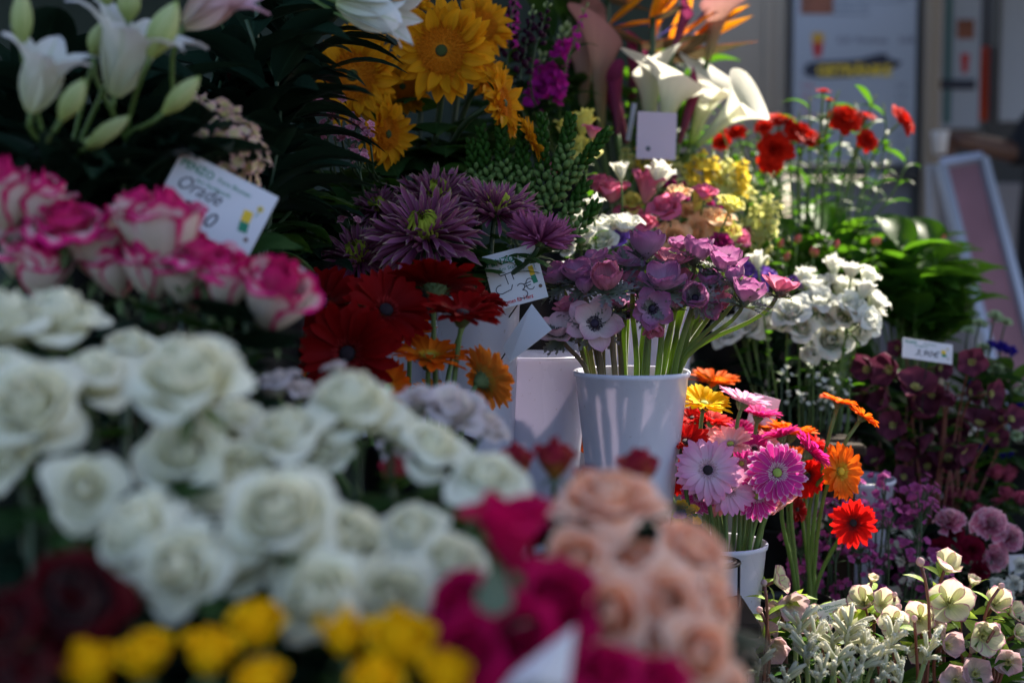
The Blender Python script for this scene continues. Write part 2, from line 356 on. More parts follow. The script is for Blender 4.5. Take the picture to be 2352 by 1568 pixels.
def tube_d(pts, radii, n=7, cap=True):
    pts = [Vector(p) for p in pts]; V = []; UV = []
    if not hasattr(radii, '__len__'): radii = [radii] * len(pts)
    ref = Vector((.31, .95, .12))
    for k, p in enumerate(pts):
        t = (pts[min(k + 1, len(pts) - 1)] - pts[max(k - 1, 0)]).normalized()
        a = t.cross(ref)
        if a.length < .05: a = t.cross(Vector((1, 0, 0)))
        a.normalize(); b = t.cross(a)
        for i in range(n):
            q = 2 * math.pi * i / n
            V.append(tuple(p + (a * math.cos(q) + b * math.sin(q)) * radii[k])); UV.append((i / n, k / (len(pts) - 1)))
    F = gridF(n, len(pts) - 1, 0, True)
    if cap: F.append(tuple(range(n - 1, -1, -1))); F.append(tuple(range(len(V) - n, len(V))))
    return V, F, UV
def lathe_d(prof, n=40, a0=0, a1=2 * math.pi):
    V = []; UV = []
    for k, (r, z) in enumerate(prof):
        for i in range(n):
            q = 2 * math.pi * i / n; V.append((r * math.cos(q), r * math.sin(q), z)); UV.append((i / n, k / (len(prof) - 1)))
    return V, gridF(n, len(prof) - 1, 0, True), UV
def box_d(x0, x1, y0, y1, z0, z1):
    V = [(x, y, z) for z in (z0, z1) for y in (y0, y1) for x in (x0, x1)]
    F = [(0, 2, 3, 1), (4, 5, 7, 6), (0, 1, 5, 4), (2, 6, 7, 3), (0, 4, 6, 2), (1, 3, 7, 5)]
    return V, F, [(v[0], v[1]) for v in V]
def bbox_mesh(name, x0, x1, y0, y1, z0, z1, matk, b=.004):
    """a box with chamfered edges"""
    V = []; F = []
    import bmesh
    bm = bmesh.new(); bmesh.ops.create_cube(bm, size=1)
    for v in bm.verts:
        v.co = Vector(((x0 + x1) / 2 + v.co.x * (x1 - x0), (y0 + y1) / 2 + v.co.y * (y1 - y0), (z0 + z1) / 2 + v.co.z * (z1 - z0)))
    if b: bmesh.ops.bevel(bm, geom=bm.edges[:] , offset=min(b, .3 * min(x1 - x0, y1 - y0, z1 - z0)), segments=1, affect='EDGES')
    me = bpy.data.meshes.new(name); bm.to_mesh(me); bm.free()
    me.materials.append(MT[matk]); return me
def bez(p0, p1, p2, p3, n):
    out = []
    for k in range(n + 1):
        t = k / n; s = 1 - t
        out.append(p0 * s ** 3 + p1 * 3 * s * s * t + p2 * 3 * s * t * t + p3 * t ** 3)
    return out

# ------------------------------------------------------------------ scene objects
GROUPED = {}
def thing(name, label, cat, loc=(0, 0, 0), group=None, kind=None, head=None):
    o = bpy.data.objects.new(name, None); COL.objects.link(o); o.empty_display_size = .02
    o.location = loc; o['category'] = cat
    if group: o['group'] = group
    if kind: o['kind'] = kind
    if isinstance(label, tuple):
        GROUPED.setdefault(label, []).append((o, Vector(head if head is not None else loc)))
    else: o['label'] = label
    return o
def part(name, me, parent, M=None, kind=None):
    """M is in world space"""
    o = bpy.data.objects.new(name, me); COL.objects.link(o); o.parent = parent
    if M is None: M = Matrix.Identity(4)
    if parent.parent is not None:
        PM = parent.matrix_basis; o.matrix_basis = (Matrix.Translation(parent.parent.location) @ PM).inverted() @ M
    else: o.matrix_basis = Matrix.Translation(-Vector(parent.location)) @ M
    if kind: o['kind'] = kind
    return o
def solo(name, me, label=None, cat=None, kind=None, group=None):
    o = bpy.data.objects.new(name, me); COL.objects.link(o)
    if label: o['label'] = label
    if cat: o['category'] = cat
    if kind: o['kind'] = kind
    if group: o['group'] = group
    return o
def frame(pos, axis, spin=0., s=1.):
    """+Z of the flower along axis"""
    q = Vector(axis).normalized().to_track_quat('Z', 'Y')
    return Matrix.Translation(pos) @ q.to_matrix().to_4x4() @ Matrix.Rotation(spin, 4, 'Z') @ Matrix.Scale(s, 4)
def Rz(a): return Matrix.Rotation(a, 4, 'Z')
def Rx(a): return Matrix.Rotation(a, 4, 'X')
def Ry(a): return Matrix.Rotation(a, 4, 'Y')
def Tr(x, y, z): return Matrix.Translation((x, y, z))
def Sc(s): return Matrix.Scale(s, 4)
def look(x, c, z): return Vector((x, -c, z)).normalized()   # x right, c towards the camera side, z up

# ------------------------------------------------------------------ flower heads, each of outer radius 1: lists of (part name, mesh, matrix)
def jit(a): return rnd.uniform(-a, a)
ROSE = {
    'open': [(3, .20, 1.36, 115, 0, 0, .75), (4, .31, 1.42, 90, 0, .05, .55), (5, .42, 1.42, 76, 0, .08, .36), (5, .53, 1.38, 68, 0, .16, .22), (5, .64, 1.30, 62, 0, .28, .10), (5, .75, 1.12, 56, .06, .38, 0), (4, .80, .82, 52, .22, .45, 0)],
    'wide': [(3, .20, 1.00, 115, 0, 0, .75), (4, .31, 1.05, 90, 0, .05, .55), (5, .42, 1.06, 76, 0, .10, .36), (5, .53, 1.04, 68, 0, .2, .2), (5, .63, .98, 62, .03, .35, .06), (5, .73, .86, 56, .10, .45, 0), (4, .78, .64, 52, .28, .5, 0)],
    'half': [(3, .20, 1.15, 115, 0, 0, .75), (4, .32, 1.2, 84, 0, .1, .45), (5, .45, 1.18, 68, 0, .2, .2), (5, .60, 1.12, 62, .0, .4, .05), (5, .72, 1.0, 56, .08, .5, 0), (3, .76, .8, 52, .3, .5, 0)],
    'closed': [(3, .35, 2.0, 95, 0, 0, .4), (4, .55, 2.0, 75, 0, .05, .3), (5, .75, 1.9, 66, 0, .15, .15), (4, .92, 1.8, 60, .08, .3, .05)],
    'tulip': [(3, .55, 2.0, 75, 0, 0, .25), (3, .80, 1.95, 66, .05, .1, .1), (4, .85, 1.8, 56, .2, .3, 0)],
    'lis': [(3, .25, 1.1, 105, 0, .1, .6), (4, .42, 1.22, 74, .05, .2, .2), (5, .58, 1.2, 62, .15, .35, 0), (4, .66, 1.1, 56, .35, .4, 0)],
    'lisc': [(3, .30, 1.9, 95, 0, 0, .1), (4, .50, 2.0, 70, .15, .2, 0), (4, .62, 1.9, 58, .5, .3, 0)],
    'ran': [(4, .15, .5, 80, 0, 0, .3), (6, .28, .6, 60, .05, .1, .1), (7, .42, .62, 50, .15, .2, 0), (8, .55, .58, 44, .3, .3, 0), (8, .62, .48, 40, .55, .3, 0), (7, .62, .3, 38, .65, .3, 0)],
    'goblet': [(3, .5, 1.5, 66, .1, .1, .05), (3, .62, 1.45, 58, .45, .3, 0)],
}
def rose_head(kind, matk, ruff=.05, inner=None):
    out = []
    L = ROSE[kind]
    for li, (n, r, H, span, fl, lip, cl) in enumerate(L):
        mk = inner if (inner and li < len(L) - 2) else matk
        ms = [cmesh('petal_%s%d%s' % (kind, li, c), lambda c=c: wrap_d(r, H, span, fl, lip, cl, ruff=ruff, ph=li * 1.7 + c * 2.3, nu=9, nv=9), mk + '') for c in (0, 1)]
        for k in range(n):
            a = 2 * math.pi * (k + jit(.12)) / n + li * 2.4
            s = 1 + jit(.05)
            out.append(('petal', ms[k % 2], Rz(a) @ Tr(jit(.03) * li * .5, jit(.03) * li * .5, jit(.03)) @ Rx(R(jit(8) * (li > 1) - li * .6)) @ Matrix.Diagonal((s, s, s * (1 + jit(.09)), 1))))
    return out
def sepals(n=5, s=1., matk='calyx', z=.0, e=(-10, -60)):
    me = cmesh('sepal%d' % e[1], lambda: blade_d(.8, .3, 'ovate', e[0], e[1], cup=.3, nu=2, nv=4), matk)
    return [('sepal', me, Tr(0, 0, z) @ Rz(2 * math.pi * k / n + .3) @ Tr(0, .12, 0) @ Sc(s)) for k in range(n)]
def gerb_head(matk, disc='gerb_disc', eye='gerb_eye', cup=0., n=22, double=True):
    out = []
    for li, (rad, w_, e0, e1, z) in enumerate(((1.06, .25, 8, -8, 0), (.98, .24, 18, 0, .02))):
        for v in (0, 1, 2):
            cmesh('ray%d%d_%d' % (li, v, int(cup)), lambda: blade_d(rad - .16 - .03 * v, w_, 'strap', e0 + cup + v * 3, e1 + cup - v * 6, cup=.25, nu=2, nv=6, side=.04 * (v - 1)), matk)
        for k in range(n):
            v = rnd.randrange(3); a = 2 * math.pi * (k + li * .5 + jit(.15)) / n
            out.append(('petal', MC[('ray%d%d_%d' % (li, v, int(cup)), matk)], Rz(a) @ Tr(0, .15, z) @ Rx(R(jit(7) - (14 if rnd.random() < .06 else 0))) @ Ry(R(jit(16))) @ Sc(1 + jit(.06))))
    def inner():
        b = blade_d(.22, .08, 'strap', 40, 10, nu=1, nv=3)
        return join_d([(b, Rz(2 * math.pi * k / 40 + jit(.05)) @ Tr(0, .30 + .05 * (k % 3), .02) @ Rx(R(-4 * (k % 3)))) for k in range(48)])
    out.append(('inner_florets', cmesh('inner_florets', inner, matk), Matrix.Identity(4)))
    def florets():
        b = blade_d(.13, .042, 'strap', 75, 40, nu=1, nv=2)
        return join_d([(b, Rz(k * 2.4) @ Tr(0, .15 + .20 * (k % 15) / 15., .07 - .03 * (k % 15) / 15) @ Rx(R(-40 * (k % 15) / 15 + jit(20)))) for k in range(190)])
    out.append(('disc_florets', cmesh('disc_florets', florets, disc), Matrix.Identity(4)))
    out.append(('eye', cmesh('eye', lambda: ellip_d(.155, .155, .07, 12, 6), eye), Tr(0, 0, .09)))
    def cal():
        V, F, UV = lathe_d([(.05, -.30), (.12, -.26), (.20, -.14), (.25, -.02), (.24, .0)], 14)
        b = blade_d(.2, .06, 'lance', 60, 20, nu=1, nv=2)
        return join_d([((V, F, UV), Matrix.Identity(4))] + [(b, Rz(2 * math.pi * k / 22) @ Tr(0, .17 + .03 * (k % 2), -.17 + .06 * (k % 2))) for k in range(22)])
    out.append(('calyx', cmesh('gerbera_calyx', cal, 'calyx'), Matrix.Identity(4)))
    return out
def sun_head():
    out = []
    for v in range(4):
        cmesh('sunray%d' % v, lambda: blade_d(.60 - .05 * v, .29, 'point', [5, 25, -15, 40][v], [25, -25, 20, -5][v], cup=.45, nu=3, nv=7, side=.12 * (v - 1.5), ruff=.1, ph=v), 'sun_petal')
    for li, (n, r0, tilt) in enumerate(((17, .44, -16), (18, .43, -2), (17, .42, 14))):
        for k in range(n):
            out.append(('petal', MC[('sunray%d' % rnd.randrange(4), 'sun_petal')], Rz(2 * math.pi * (k + li / 2.6 + jit(.25)) / n) @ Tr(0, r0, .02 * li) @ Rx(R(tilt + jit(10))) @ Ry(R(jit(25))) @ Sc(1 + jit(.16))))
    def fl():
        L = []
        for k in range(700):
            r = .12 + .42 * (k / 700) ** .6
            b = blade_d(.07 + .13 * r, .030, 'point', 75, 50, nu=1, nv=2)
            L.append((b, Rz(k * 2.39996) @ Tr(0, r - .01, .10 - .25 * (r - .1) ** 2 * 2) @ Rx(R(20 + jit(25) - r * 60)) @ Ry(R(jit(30)))))
        return join_d(L)
    out.append(('florets', cmesh('sunflower_florets', fl, 'sun_floret'), Matrix.Identity(4)))
    out.append(('eye', cmesh('sunflower_eye', lambda: ellip_d(.115, .115, .05, 14, 6), 'sun_eye'), Tr(0, 0, .12)))
    out.append(('disc', cmesh('sunflower_disc', lambda: ellip_d(.50, .50, .10, 18, 6), 'sun_floret'), Matrix.Identity(4)))
    out.append(('receptacle', cmesh('sunflower_back', lambda: lathe_d([(.06, -.26), (.22, -.2), (.40, -.06), (.44, .0)], 14), 'calyx'), Matrix.Identity(4)))
    out += [('sepal', cmesh('sunsepal', lambda: blade_d(.4, .17, 'ovate', -5, -30, nu=2, nv=4), 'leaf'), Rz(2 * math.pi * k / 9) @ Tr(0, .36, -.05)) for k in range(9)]
    return out
def chrys_head(outer='chrys', inner='chrys_in', solid=False):
    out = []
    rings = [(24, -14, .95), (26, -2, 1.0), (26, 10, 1.0), (24, 22, .9), (22, 34, .78), (18, 48, .64)] if not solid else [(30, -8, .9), (30, 6, 1.0), (30, 20, 1.0), (26, 34, .92), (22, 48, .8), (16, 66, .66)]
    for v in range(3):
        cmesh('quill%d%d' % (v, solid), lambda: blade_d(.92, .135 if not solid else .13, 'quill', [0, 10, 4][v], [14, 46, -18][v] + (15 if solid else 0), p=2.2, cup=.9, nu=2, nv=6, side=.1 * (v - 1)), outer)
    for li, (n, t, ln) in enumerate(rings):
        for k in range(n):
            out.append(('petal', MC[('quill%d%d' % (rnd.randrange(3), solid), outer)], Rz(2 * math.pi * (k + li * .37 + jit(.3)) / n) @ Tr(0, .07, .02 * li) @ Rx(R(t + jit(8))) @ Ry(R(jit(40))) @ Sc(ln * (1 + jit(.12)))))
    def inn():
        L = []
        for k in range(110):
            f = k / 110
            b = blade_d(.50 - .25 * f, .09, 'quill', 60 + 20 * f, 150, p=1.4, cup=1.0, nu=2, nv=5)
            L.append((b, Rz(k * 2.39996) @ Tr(0, .26 * (1 - f) + .02, .08)))
        return join_d(L)
    if not solid: out.append(('inner_petals', cmesh('inner_quills', inn, inner), Matrix.Identity(4)))
    out.append(('calyx', cmesh('mum_calyx', lambda: lathe_d([(.04, -.14), (.12, -.10), (.17, 0), (.1, .05)], 12), 'calyx'), Matrix.Identity(4)))
    return out
def anem_head(matk, openness=0., eye=True, collar=True, dz=-.35):
    """openness: 0 a closed cup .. 1 wide open"""
    out = []; o = openness; ok = int(o * 10)
    for li, (n, ln) in enumerate(((4, 1.05), (5, 1.12))):
        for v in (0, 1):
            cmesh('tepal%d%d_%d' % (li, v, ok), lambda: blade_d(ln, .92, 'obov', 18 + 6 * v, 112 - 78 * o - 22 * li * o - 10 * v, p=.8, cup=.38, nu=8, nv=9, ruff=.06, ph=v * 2 + li), matk)
        for k in range(n):
            out.append(('petal', MC[('tepal%d%d_%d' % (li, rnd.randrange(2), ok), matk)], Rz(2 * math.pi * (k + li * .5 + jit(.12)) / n) @ Tr(0, .05, -.02 * li) @ Rx(R(6 - li * 6 + jit(7))) @ Ry(R(jit(8)))))
    if eye:
        def st():
            L = [(ellip_d(.17, .17, .15, 10, 6), Tr(0, 0, .16))]
            dot = ellip_d(.028, .028, .028, 5, 3)
            for k in range(46):
                a = k * 2.4; r = .22 + .1 * ((k * 7) % 5) / 5
                h = .16 + .10 * ((k * 3) % 4) / 4
                L.append((dot, Tr(r * math.cos(a), r * math.sin(a), h)))
                L.append((tube_d([(.05 * math.cos(a), .05 * math.sin(a), .03), (r * math.cos(a), r * math.sin(a), h)], .008, 3, False), Matrix.Identity(4)))
            return join_d(L)
        out.append(('eye', cmesh('anemone_eye', st, 'anem_eye'), Matrix.Identity(4)))
    if collar:
        for v in range(3):
            def cl():
                L = []
                for q in range(5):
                    b = blade_d(.85 - .12 * abs(q - 2), .34, 'ovate', 5 + 18 * v, -28 + 30 * v, cup=.4, nu=2, nv=11, jag=.70, side=.12 * (q - 2))
                    L.append((b, Rz(R(26 * (q - 2))) @ Ry(R(12 * (q - 2)))))
                return join_d(L)
            cmesh('collar%d' % v, cl, 'anem_leaf')
        for k in range(5):
            out.append(('collar_leaf', MC[('collar%d' % rnd.randrange(3), 'anem_leaf')], Rz(2 * math.pi * (k + jit(.2)) / 5) @ Tr(0, .05, dz) @ Rx(R(12 + jit(26))) @ Sc(1.45)))
    return out
def hell_head(matk, openness=.6):
    out = []; ok = int(openness * 10)
    for v in (0, 1):
        cmesh('hsep%d_%d' % (v, ok), lambda: blade_d(1.02, 1.0, 'obov', 35, 95 - 80 * openness, cup=.35, nu=7, nv=8, ruff=.06, ph=v * 3), matk)
    for k in range(5):
        out.append(('sepal', MC[('hsep%d_%d' % (rnd.randrange(2), ok), matk)], Rz(2 * math.pi * (k + jit(.08)) / 5) @ Tr(0, .04, .01 * (k % 2)) @ Rx(R(jit(8)))))
    def st():
        L = []
        for k in range(30):
            a = k * 2.4; r = .08 + .2 * ((k * 7) % 5) / 5
            L.append((tube_d([(0, 0, 0), (r * .6 * math.cos(a), r * .6 * math.sin(a), .18), (r * math.cos(a), r * math.sin(a), .30)], [.012, .01, .022], 4), Matrix.Identity(4)))
        return join_d(L)
    out.append(('stamens', cmesh('hellebore_stamens', st, 'stamen'), Matrix.Identity(4)))
    return out
def carn_head(matk, n=46):
    out = []
    for v in range(3):
        cmesh('frill%d' % v, lambda: blade_d(.95, .62, 'fan', 40, -5 + 20 * v, cup=.1, nu=6, nv=5, ruff=.13, ph=v * 2), matk)
    for k in range(n):
        f = k / n
        out.append(('petal', MC[('frill%d' % rnd.randrange(3), matk)], Rz(k * 2.39996) @ Tr(0, 0, .02) @ Rx(R(72 * f - 8 + jit(6))) @ Sc(1 - .15 * f)))
    return out
def lily_head(matk, openness=.4):
    out = []
    for li in range(2):
        me = cmesh('lilyp%d_%d' % (li, int(openness * 10)), lambda: blade_d(2.1, 1.05 if li else .75, 'point', 86 - 20 * openness, 62 - 100 * openness, p=3.0, cup=.35, nu=4, nv=9, ruff=.05, ph=li), matk)
        for k in range(3):
            out.append(('petal', me, Rz(2 * math.pi * (k + li * .5) / 3) @ Tr(0, .08, 0)))
    return out
def calla_d(op=1.0, lipang=1.0, tall=1.0):
    """a rolled funnel whose rim flares, tilts up to a tip at +Y and wraps over itself at -Y"""
    V = []; UV = []; nu, nv = 36, 20
    for j in range(nv + 1):
        v = j / nv
        for i in range(nu + 1):
            u = i / nu; a = (u * 2.16 - 1.08) * math.pi
            back = .5 + .5 * math.cos(a)
            top = tall * (1.02 + .45 * back ** 1.2)
            z = v * top
            r = .08 + .20 * v + .30 * op * max(0, v - .4) ** 1.5 * 2.2
            r *= 1 + .10 * (u - .5)
            k = max(0, (v - .68) / .32)
            fl = lipang * k ** 1.7
            r += fl * (.34 + .20 * back + .10 * math.sin(a * 2.0 + .6))
            z -= fl * (.16 + .14 * math.sin(a * 1.5 + 1.0)) * (1 - .6 * back ** 3)
            tip = back ** 10 * k ** 2 * .45 * lipang
            V.append((r * math.sin(a), r * math.cos(a) * 1.1 + tip, z + tip * .35)); UV.append((u, v))
    return V, gridF(nu, nv), UV
def calla_head(matk, op=1.0, lip=1.0, tall=1.0):
    out = [('spathe', cmesh('spathe%d%d%d' % (op * 10, lip * 10, tall * 10), lambda: calla_d(op, lip, tall), matk), Matrix.Identity(4))]
    out.append(('spadix', cmesh('spadix', lambda: bud_d(.07, 1.1, 8, 6, pk=.6), 'ink_yellow'), Tr(0, 0, .1)))
    return out

# ------------------------------------------------------------------ the setting
MT['paving'] = plain('grey_paving', (.16, .155, .15), .8, noise=.3, nscale=3, bump=.4)
MT['wood'] = plain('weathered_board', (.035, .025, .018), .9, spec=.12, noise=.45, nscale=7, bump=.5)
MT['tarp'] = plain('dark_green_tarpaulin', (.012, .028, .020), .6, noise=.3, nscale=5)
MT['canvas'] = plain('dark_green_awning_canvas', (.03, .07, .05), .8)
MT['kiosk_wall'] = plain('beige_kiosk_panel', (.36, .28, .21), .6, noise=.06, nscale=4)
MT['kiosk_low'] = plain('grey_kiosk_panel', (.24, .225, .25), .6, noise=.06, nscale=4)
MT['board'] = plain('white_menu_board', (.34, .35, .40), .4, noise=.03, nscale=3)
MT['dark_frame'] = plain('dark_bronze_frame', (.035, .033, .035), .5)
MT['post'] = plain('beige_metal_post', (.30, .22, .155), .5)
MT['alu'] = plain('pale_aluminium', (.34, .37, .46), .35, metal=.3)
MT['joint'] = plain('dark_paving_joint', (.05, .048, .045), .9)
solo('ground', mesh('ground', [(-60, -40, -.012), (60, -40, -.012), (60, 120, -.012), (-60, 120, -.012)], [(0, 1, 2, 3)], [(0, 0)] * 4, MT['joint'], False), kind='structure')
pav = bpy.data.objects.new('pavement', None); COL.objects.link(pav); pav['kind'] = 'structure'
slab = bbox_mesh('paving_slab', -.247, .247, -.247, .247, -.011, 0, 'paving', .004)
for i in range(16):
    for j in range(12):
        o = bpy.data.objects.new('paving_slab', slab); COL.objects.link(o); o.parent = pav; o.location = (-2.5 + i * .5, .5 + j * .5, jit(.0015)); o['kind'] = 'structure'

# tiered wooden display the buckets stand on
TIERS = []
def tier(x0, x1, y0, y1, z, label):
    TIERS.append((x0, x1, y0, y1, z))
    root = thing('display_shelf', label, 'display shelf', ((x0 + x1) / 2, (y0 + y1) / 2, 0))
    n = max(2, int((y1 - y0) / .14)); w_ = (y1 - y0) / n
    me = bbox_mesh('shelf_plank', x0, x1, -w_ / 2 + .004, w_ / 2 - .004, z - .02, z, 'wood')
    for k in range(n): part('plank', me, root, Tr(0, y0 + w_ * (k + .5), 0))
    leg = bbox_mesh('shelf_leg', -.025, .025, -.025, .025, 0, z - .021, 'wood')
    for lx in (x0 + .04, x1 - .04):
        for ly in (y0 + .04, y1 - .04): part('leg', leg, root, Tr(lx, ly, 0))
    return root
tier(-1.0, .40, .78, 1.42, .62, 'low weathered wooden shelf under the buckets of roses')
tier(-1.3, .02, 1.50, 1.88, .72, 'wooden shelf carrying the hydrangea, lilies and red gerberas')
tier(-1.3, .34, 1.90, 2.40, .785, 'long wooden shelf under the purple anemone bucket and the chrysanthemums')
tier(-1.3, .62, 2.46, 3.25, .95, 'high rear wooden shelf under the sunflowers and calla lilies')
tier(.40, 1.5, 1.70, 2.44, .40, 'lowest wooden shelf under the cream hellebores')
tier(.66, 1.7, 2.46, 3.5, .62, 'rear wooden shelf under the plum hellebores and green tulips')
# stall back wall: tarpaulin over posts
bw = thing('stall_back_wall', 'dark green tarpaulin wall closing the back of the flower stall', 'wall', (-1.2, 3.45, 0))
part('tarpaulin', mesh('tarpaulin', *(lambda g: (g[0], g[1], g[2]))((lambda nx: ([(-3.2 + 3.55 * i / nx, 3.45 + .02 * math.sin(i * 1.3) + .01 * (j % 2), 2.3 * j / 6) for j in range(7) for i in range(nx + 1)], gridF(nx, 6), [(i / nx, j / 6) for j in range(7) for i in range(nx + 1)]))(40)), MT['tarp']), bw)
for x in (-3.2, -1.4, .38): part('post', bbox_mesh('wall_post', x - .02, x + .02, 3.48, 3.52, 0, 2.4, 'dark_frame'), bw)

# unseen awning overhead, outline cut to keep the stall's front and left in shade
aw = thing('awning', 'unseen dark green canvas awning over the flower stall, outline shaped for its shade', 'awning', (-1, 2, 0))
def cpanel(poly, z, nm):
    V = [(x, y, z + .02 * (y - 1)) for x, y in poly] + [(x, y, z + .012 + .02 * (y - 1)) for x, y in poly]
    n = len(poly); F = [tuple(range(n - 1, -1, -1)), tuple(range(n, 2 * n))] + [(i, (i + 1) % n, n + (i + 1) % n, n + i) for i in range(n)]
    part('canvas', mesh('canvas', V, F, [(p[0], p[1]) for p in V], MT['canvas'], False), aw)
AZ = 2.35
cpanel([(-3.4, 1.7), (3.6, 1.7), (3.6, 2.62), (1.02, 3.02), (.76, 3.20), (.68, 3.40), (.66, 4.4), (-3.4, 4.4)], AZ, 'a')
for x, y in ((-3.3, 1.75), (-3.3, 4.3), (3.5, 1.8)): part('post', bbox_mesh('awning_post', x - .025, x + .025, y - .025, y + .025, 0, AZ - .01, 'dark_frame'), aw)
# unseen second canopy added at the right end to shade the plum hellebores
aw2 = thing('added_shade_parasol', 'added square dark green parasol, unseen beyond the right end, shading the plum hellebores', 'parasol', (2.75, 4.2, 0))
part('canopy', mesh('canopy', [(1.58, 3.62, 2.5), (3.9, 3.4, 2.5), (3.9, 5.6, 2.5), (1.66, 5.6, 2.5), (2.8, 4.6, 2.95)], [(0, 1, 4), (1, 2, 4), (2, 3, 4), (3, 0, 4)], [(0, 0)] * 5, MT['canvas'], False), aw2)
part('pole', mesh('pole', *tube_d([(2.8, 4.6, 0), (2.8, 4.6, 2.94)], .022, 12), MT['dark_frame']), aw2)

# ------------------------------------------------------------------ kiosk behind
KD = 5.6
def kx(px): return P(px, 500, KD).x
def kz(py): return P(1800, py, KD).z
KY = P(1800, 400, KD).y
kk = thing('snack_kiosk', 'beige snack kiosk with menu boards and metal posts behind the stall', 'kiosk', (kx(2000), KY, 0))
part('wall', bbox_mesh('kiosk_wall', kx(900), kx(1806), KY + .02, KY + .10, 0, 3.2, 'kiosk_wall'), kk)
for i, x in enumerate((1560, 1752)): part('trim', bbox_mesh('kiosk_trim', kx(x), kx(x) + .03, KY + .005, KY + .018, 0, 3.2, 'kiosk_wall'), kk)
part('wall', bbox_mesh('kiosk_low_wall', kx(1820), kx(2110), KY + .03, KY + .08, 0, kz(410), 'kiosk_low'), kk)
for k in range(9): part('panel_ribs', bbox_mesh('rib', kx(1835 + k * 30), kx(1835 + k * 30) + .012, KY + .02, KY + .0285, .1, kz(425), 'kiosk_low', .002), kk)
part('rail', bbox_mesh('kiosk_rail', kx(1806), kx(2110), KY - .02, KY + .018, kz(409), kz(379), 'dark_frame'), kk)
part('bracket', bbox_mesh('kiosk_bracket', kx(1990), kx(2018), KY - .05, KY - .021, kz(425), kz(396), 'alu'), kk)
part('post', bbox_mesh('kiosk_post', kx(2114), kx(2150), KY - .04, KY + .04, 0, 3.2, 'post', .01), kk)
part('post', bbox_mesh('kiosk_post2', kx(2098), kx(2113), KY - .01, KY + .04, 0, 3.2, 'dark_frame', .004), kk)
part('post', bbox_mesh('kiosk_post3', kx(1807), kx(1817), KY - .01, KY + .04, kz(378), 3.2, 'dark_frame', .004), kk)
part('roof', bbox_mesh('kiosk_roof', kx(880), kx(2900), KY - .25, KY + 2.2, 3.21, 3.35, 'kiosk_low'), kk)
part('wall', bbox_mesh('kiosk_side', kx(2152), kx(2800), KY + .6, KY + .7, 0, 3.2, 'dark_frame'), kk)
part('counter', bbox_mesh('kiosk_counter', kx(2152), kx(2800), KY + .02, KY + .45, .0, kz(420), 'kiosk_low'), kk)

def text(s, size, M, matk, parent, align='LEFT', name='lettering', shear=0., extr=.0002, off=0.0, sx=1.0):
    c = bpy.data.curves.new(name, 'FONT'); c.body = s; c.size = size; c.align_x = align; c.shear = shear
    c.extrude = extr; c.offset = off; c.materials.append(MT[matk]); c.resolution_u = 2
    tmp = bpy.data.objects.new('tmp_text', c)
    me = bpy.data.meshes.new_from_object(tmp); me.name = name
    bpy.data.objects.remove(tmp); bpy.data.curves.remove(c)
    return part(name, me, parent, M @ Matrix.Diagonal((sx, 1, 1, 1)))
def flat_poly(pts, t=.001):
    n = len(pts); V = [(x, y, 0) for x, y in pts] + [(x, y, t) for x, y in pts]
    return V, [tuple(range(n - 1, -1, -1)), tuple(range(n, 2 * n))] + [(i, (i + 1) % n, n + (i + 1) % n, n + i) for i in range(n)], [(0, 0)] * (2 * n)
def ribbon_d(pts, wd, t=.0003):
    V = []; F = []
    pts = [Vector((p[0], p[1])) for p in pts]
    for k, p in enumerate(pts):
        d = (pts[min(k + 1, len(pts) - 1)] - pts[max(0, k - 1)]).normalized(); n = Vector((-d.y, d.x)) * wd / 2
        V += [(p.x + n.x, p.y + n.y, t), (p.x - n.x, p.y - n.y, t)]
    for k in range(len(pts) - 1): F.append((2 * k, 2 * k + 1, 2 * k + 3, 2 * k + 2))
    return V, F, [(0, 0)] * len(V)
def arc(cx, cy, rx, ry, a0, a1, n=10): return [(cx + rx * math.cos(R(a0 + (a1 - a0) * k / n)), cy + ry * math.sin(R(a0 + (a1 - a0) * k / n))) for k in range(n + 1)]
VERT = Matrix.Rotation(math.pi / 2, 4, 'X')        # XY plane -> XZ plane facing -Y

BY = KY - .005
mb = thing('menu_board', 'large white menu board with a black brush stroke, on the kiosk beside the beige post', 'menu board', (kx(1950), BY, kz(190)))
def onb(px, py, y=BY - .0125): return Tr(kx(px), y, kz(py)) @ VERT
part('panel', bbox_mesh('board_panel', kx(1818), kx(2097), BY - .012, BY + .012, kz(378), kz(-60), 'board', .003), mb)
MT['photo_food'] = plain('brown_burger_photo', (.22, .06, .025), .5, noise=.8, nscale=14)
part('food_photo', bbox_mesh('food_photo', kx(1832), kx(1905), BY - .016, BY - .0125, kz(38), kz(-40), 'photo_food', 0), mb)
MT['print_red'] = plain('red_drink_print', (.45, .01, .01), .5); MT['print_amber'] = plain('amber_drink_print', (.55, .28, .01), .5)
def poly(pts, px, py, scale, y): return [((x) * scale, (z) * scale) for x, z in pts]
sc = KD / FPX
part('drink_picture', mesh('cup_bottom', *flat_poly([(-8 * sc, -26 * sc), (8 * sc, -26 * sc), (13 * sc, 6 * sc), (-13 * sc, 6 * sc)], .001), MT['print_red'], False), mb, onb(1872, 109))
part('drink_picture', mesh('cup_top', *flat_poly([(-13 * sc, 6.1 * sc), (13 * sc, 6.1 * sc), (14 * sc, 26 * sc), (0, 30 * sc), (-14 * sc, 26 * sc)], .001), MT['print_amber'], False), mb, onb(1872, 109))
for i, (px, py, n) in enumerate(((1905, -8, 30), (1905, 10, 30), (1905, 24, 18), (1905, 38, 18))):
    text('Rindfleisch Salat Tomate Gurke'[:n], .022, onb(px, py + 4), 'ink_grey', mb)
text('0,3l  Pommes', .036, onb(1916, 104), 'ink_black', mb); text('3,50', .036, onb(2055, 104), 'ink_black', mb); text('8,50', .036, onb(2055, 4), 'ink_black', mb)
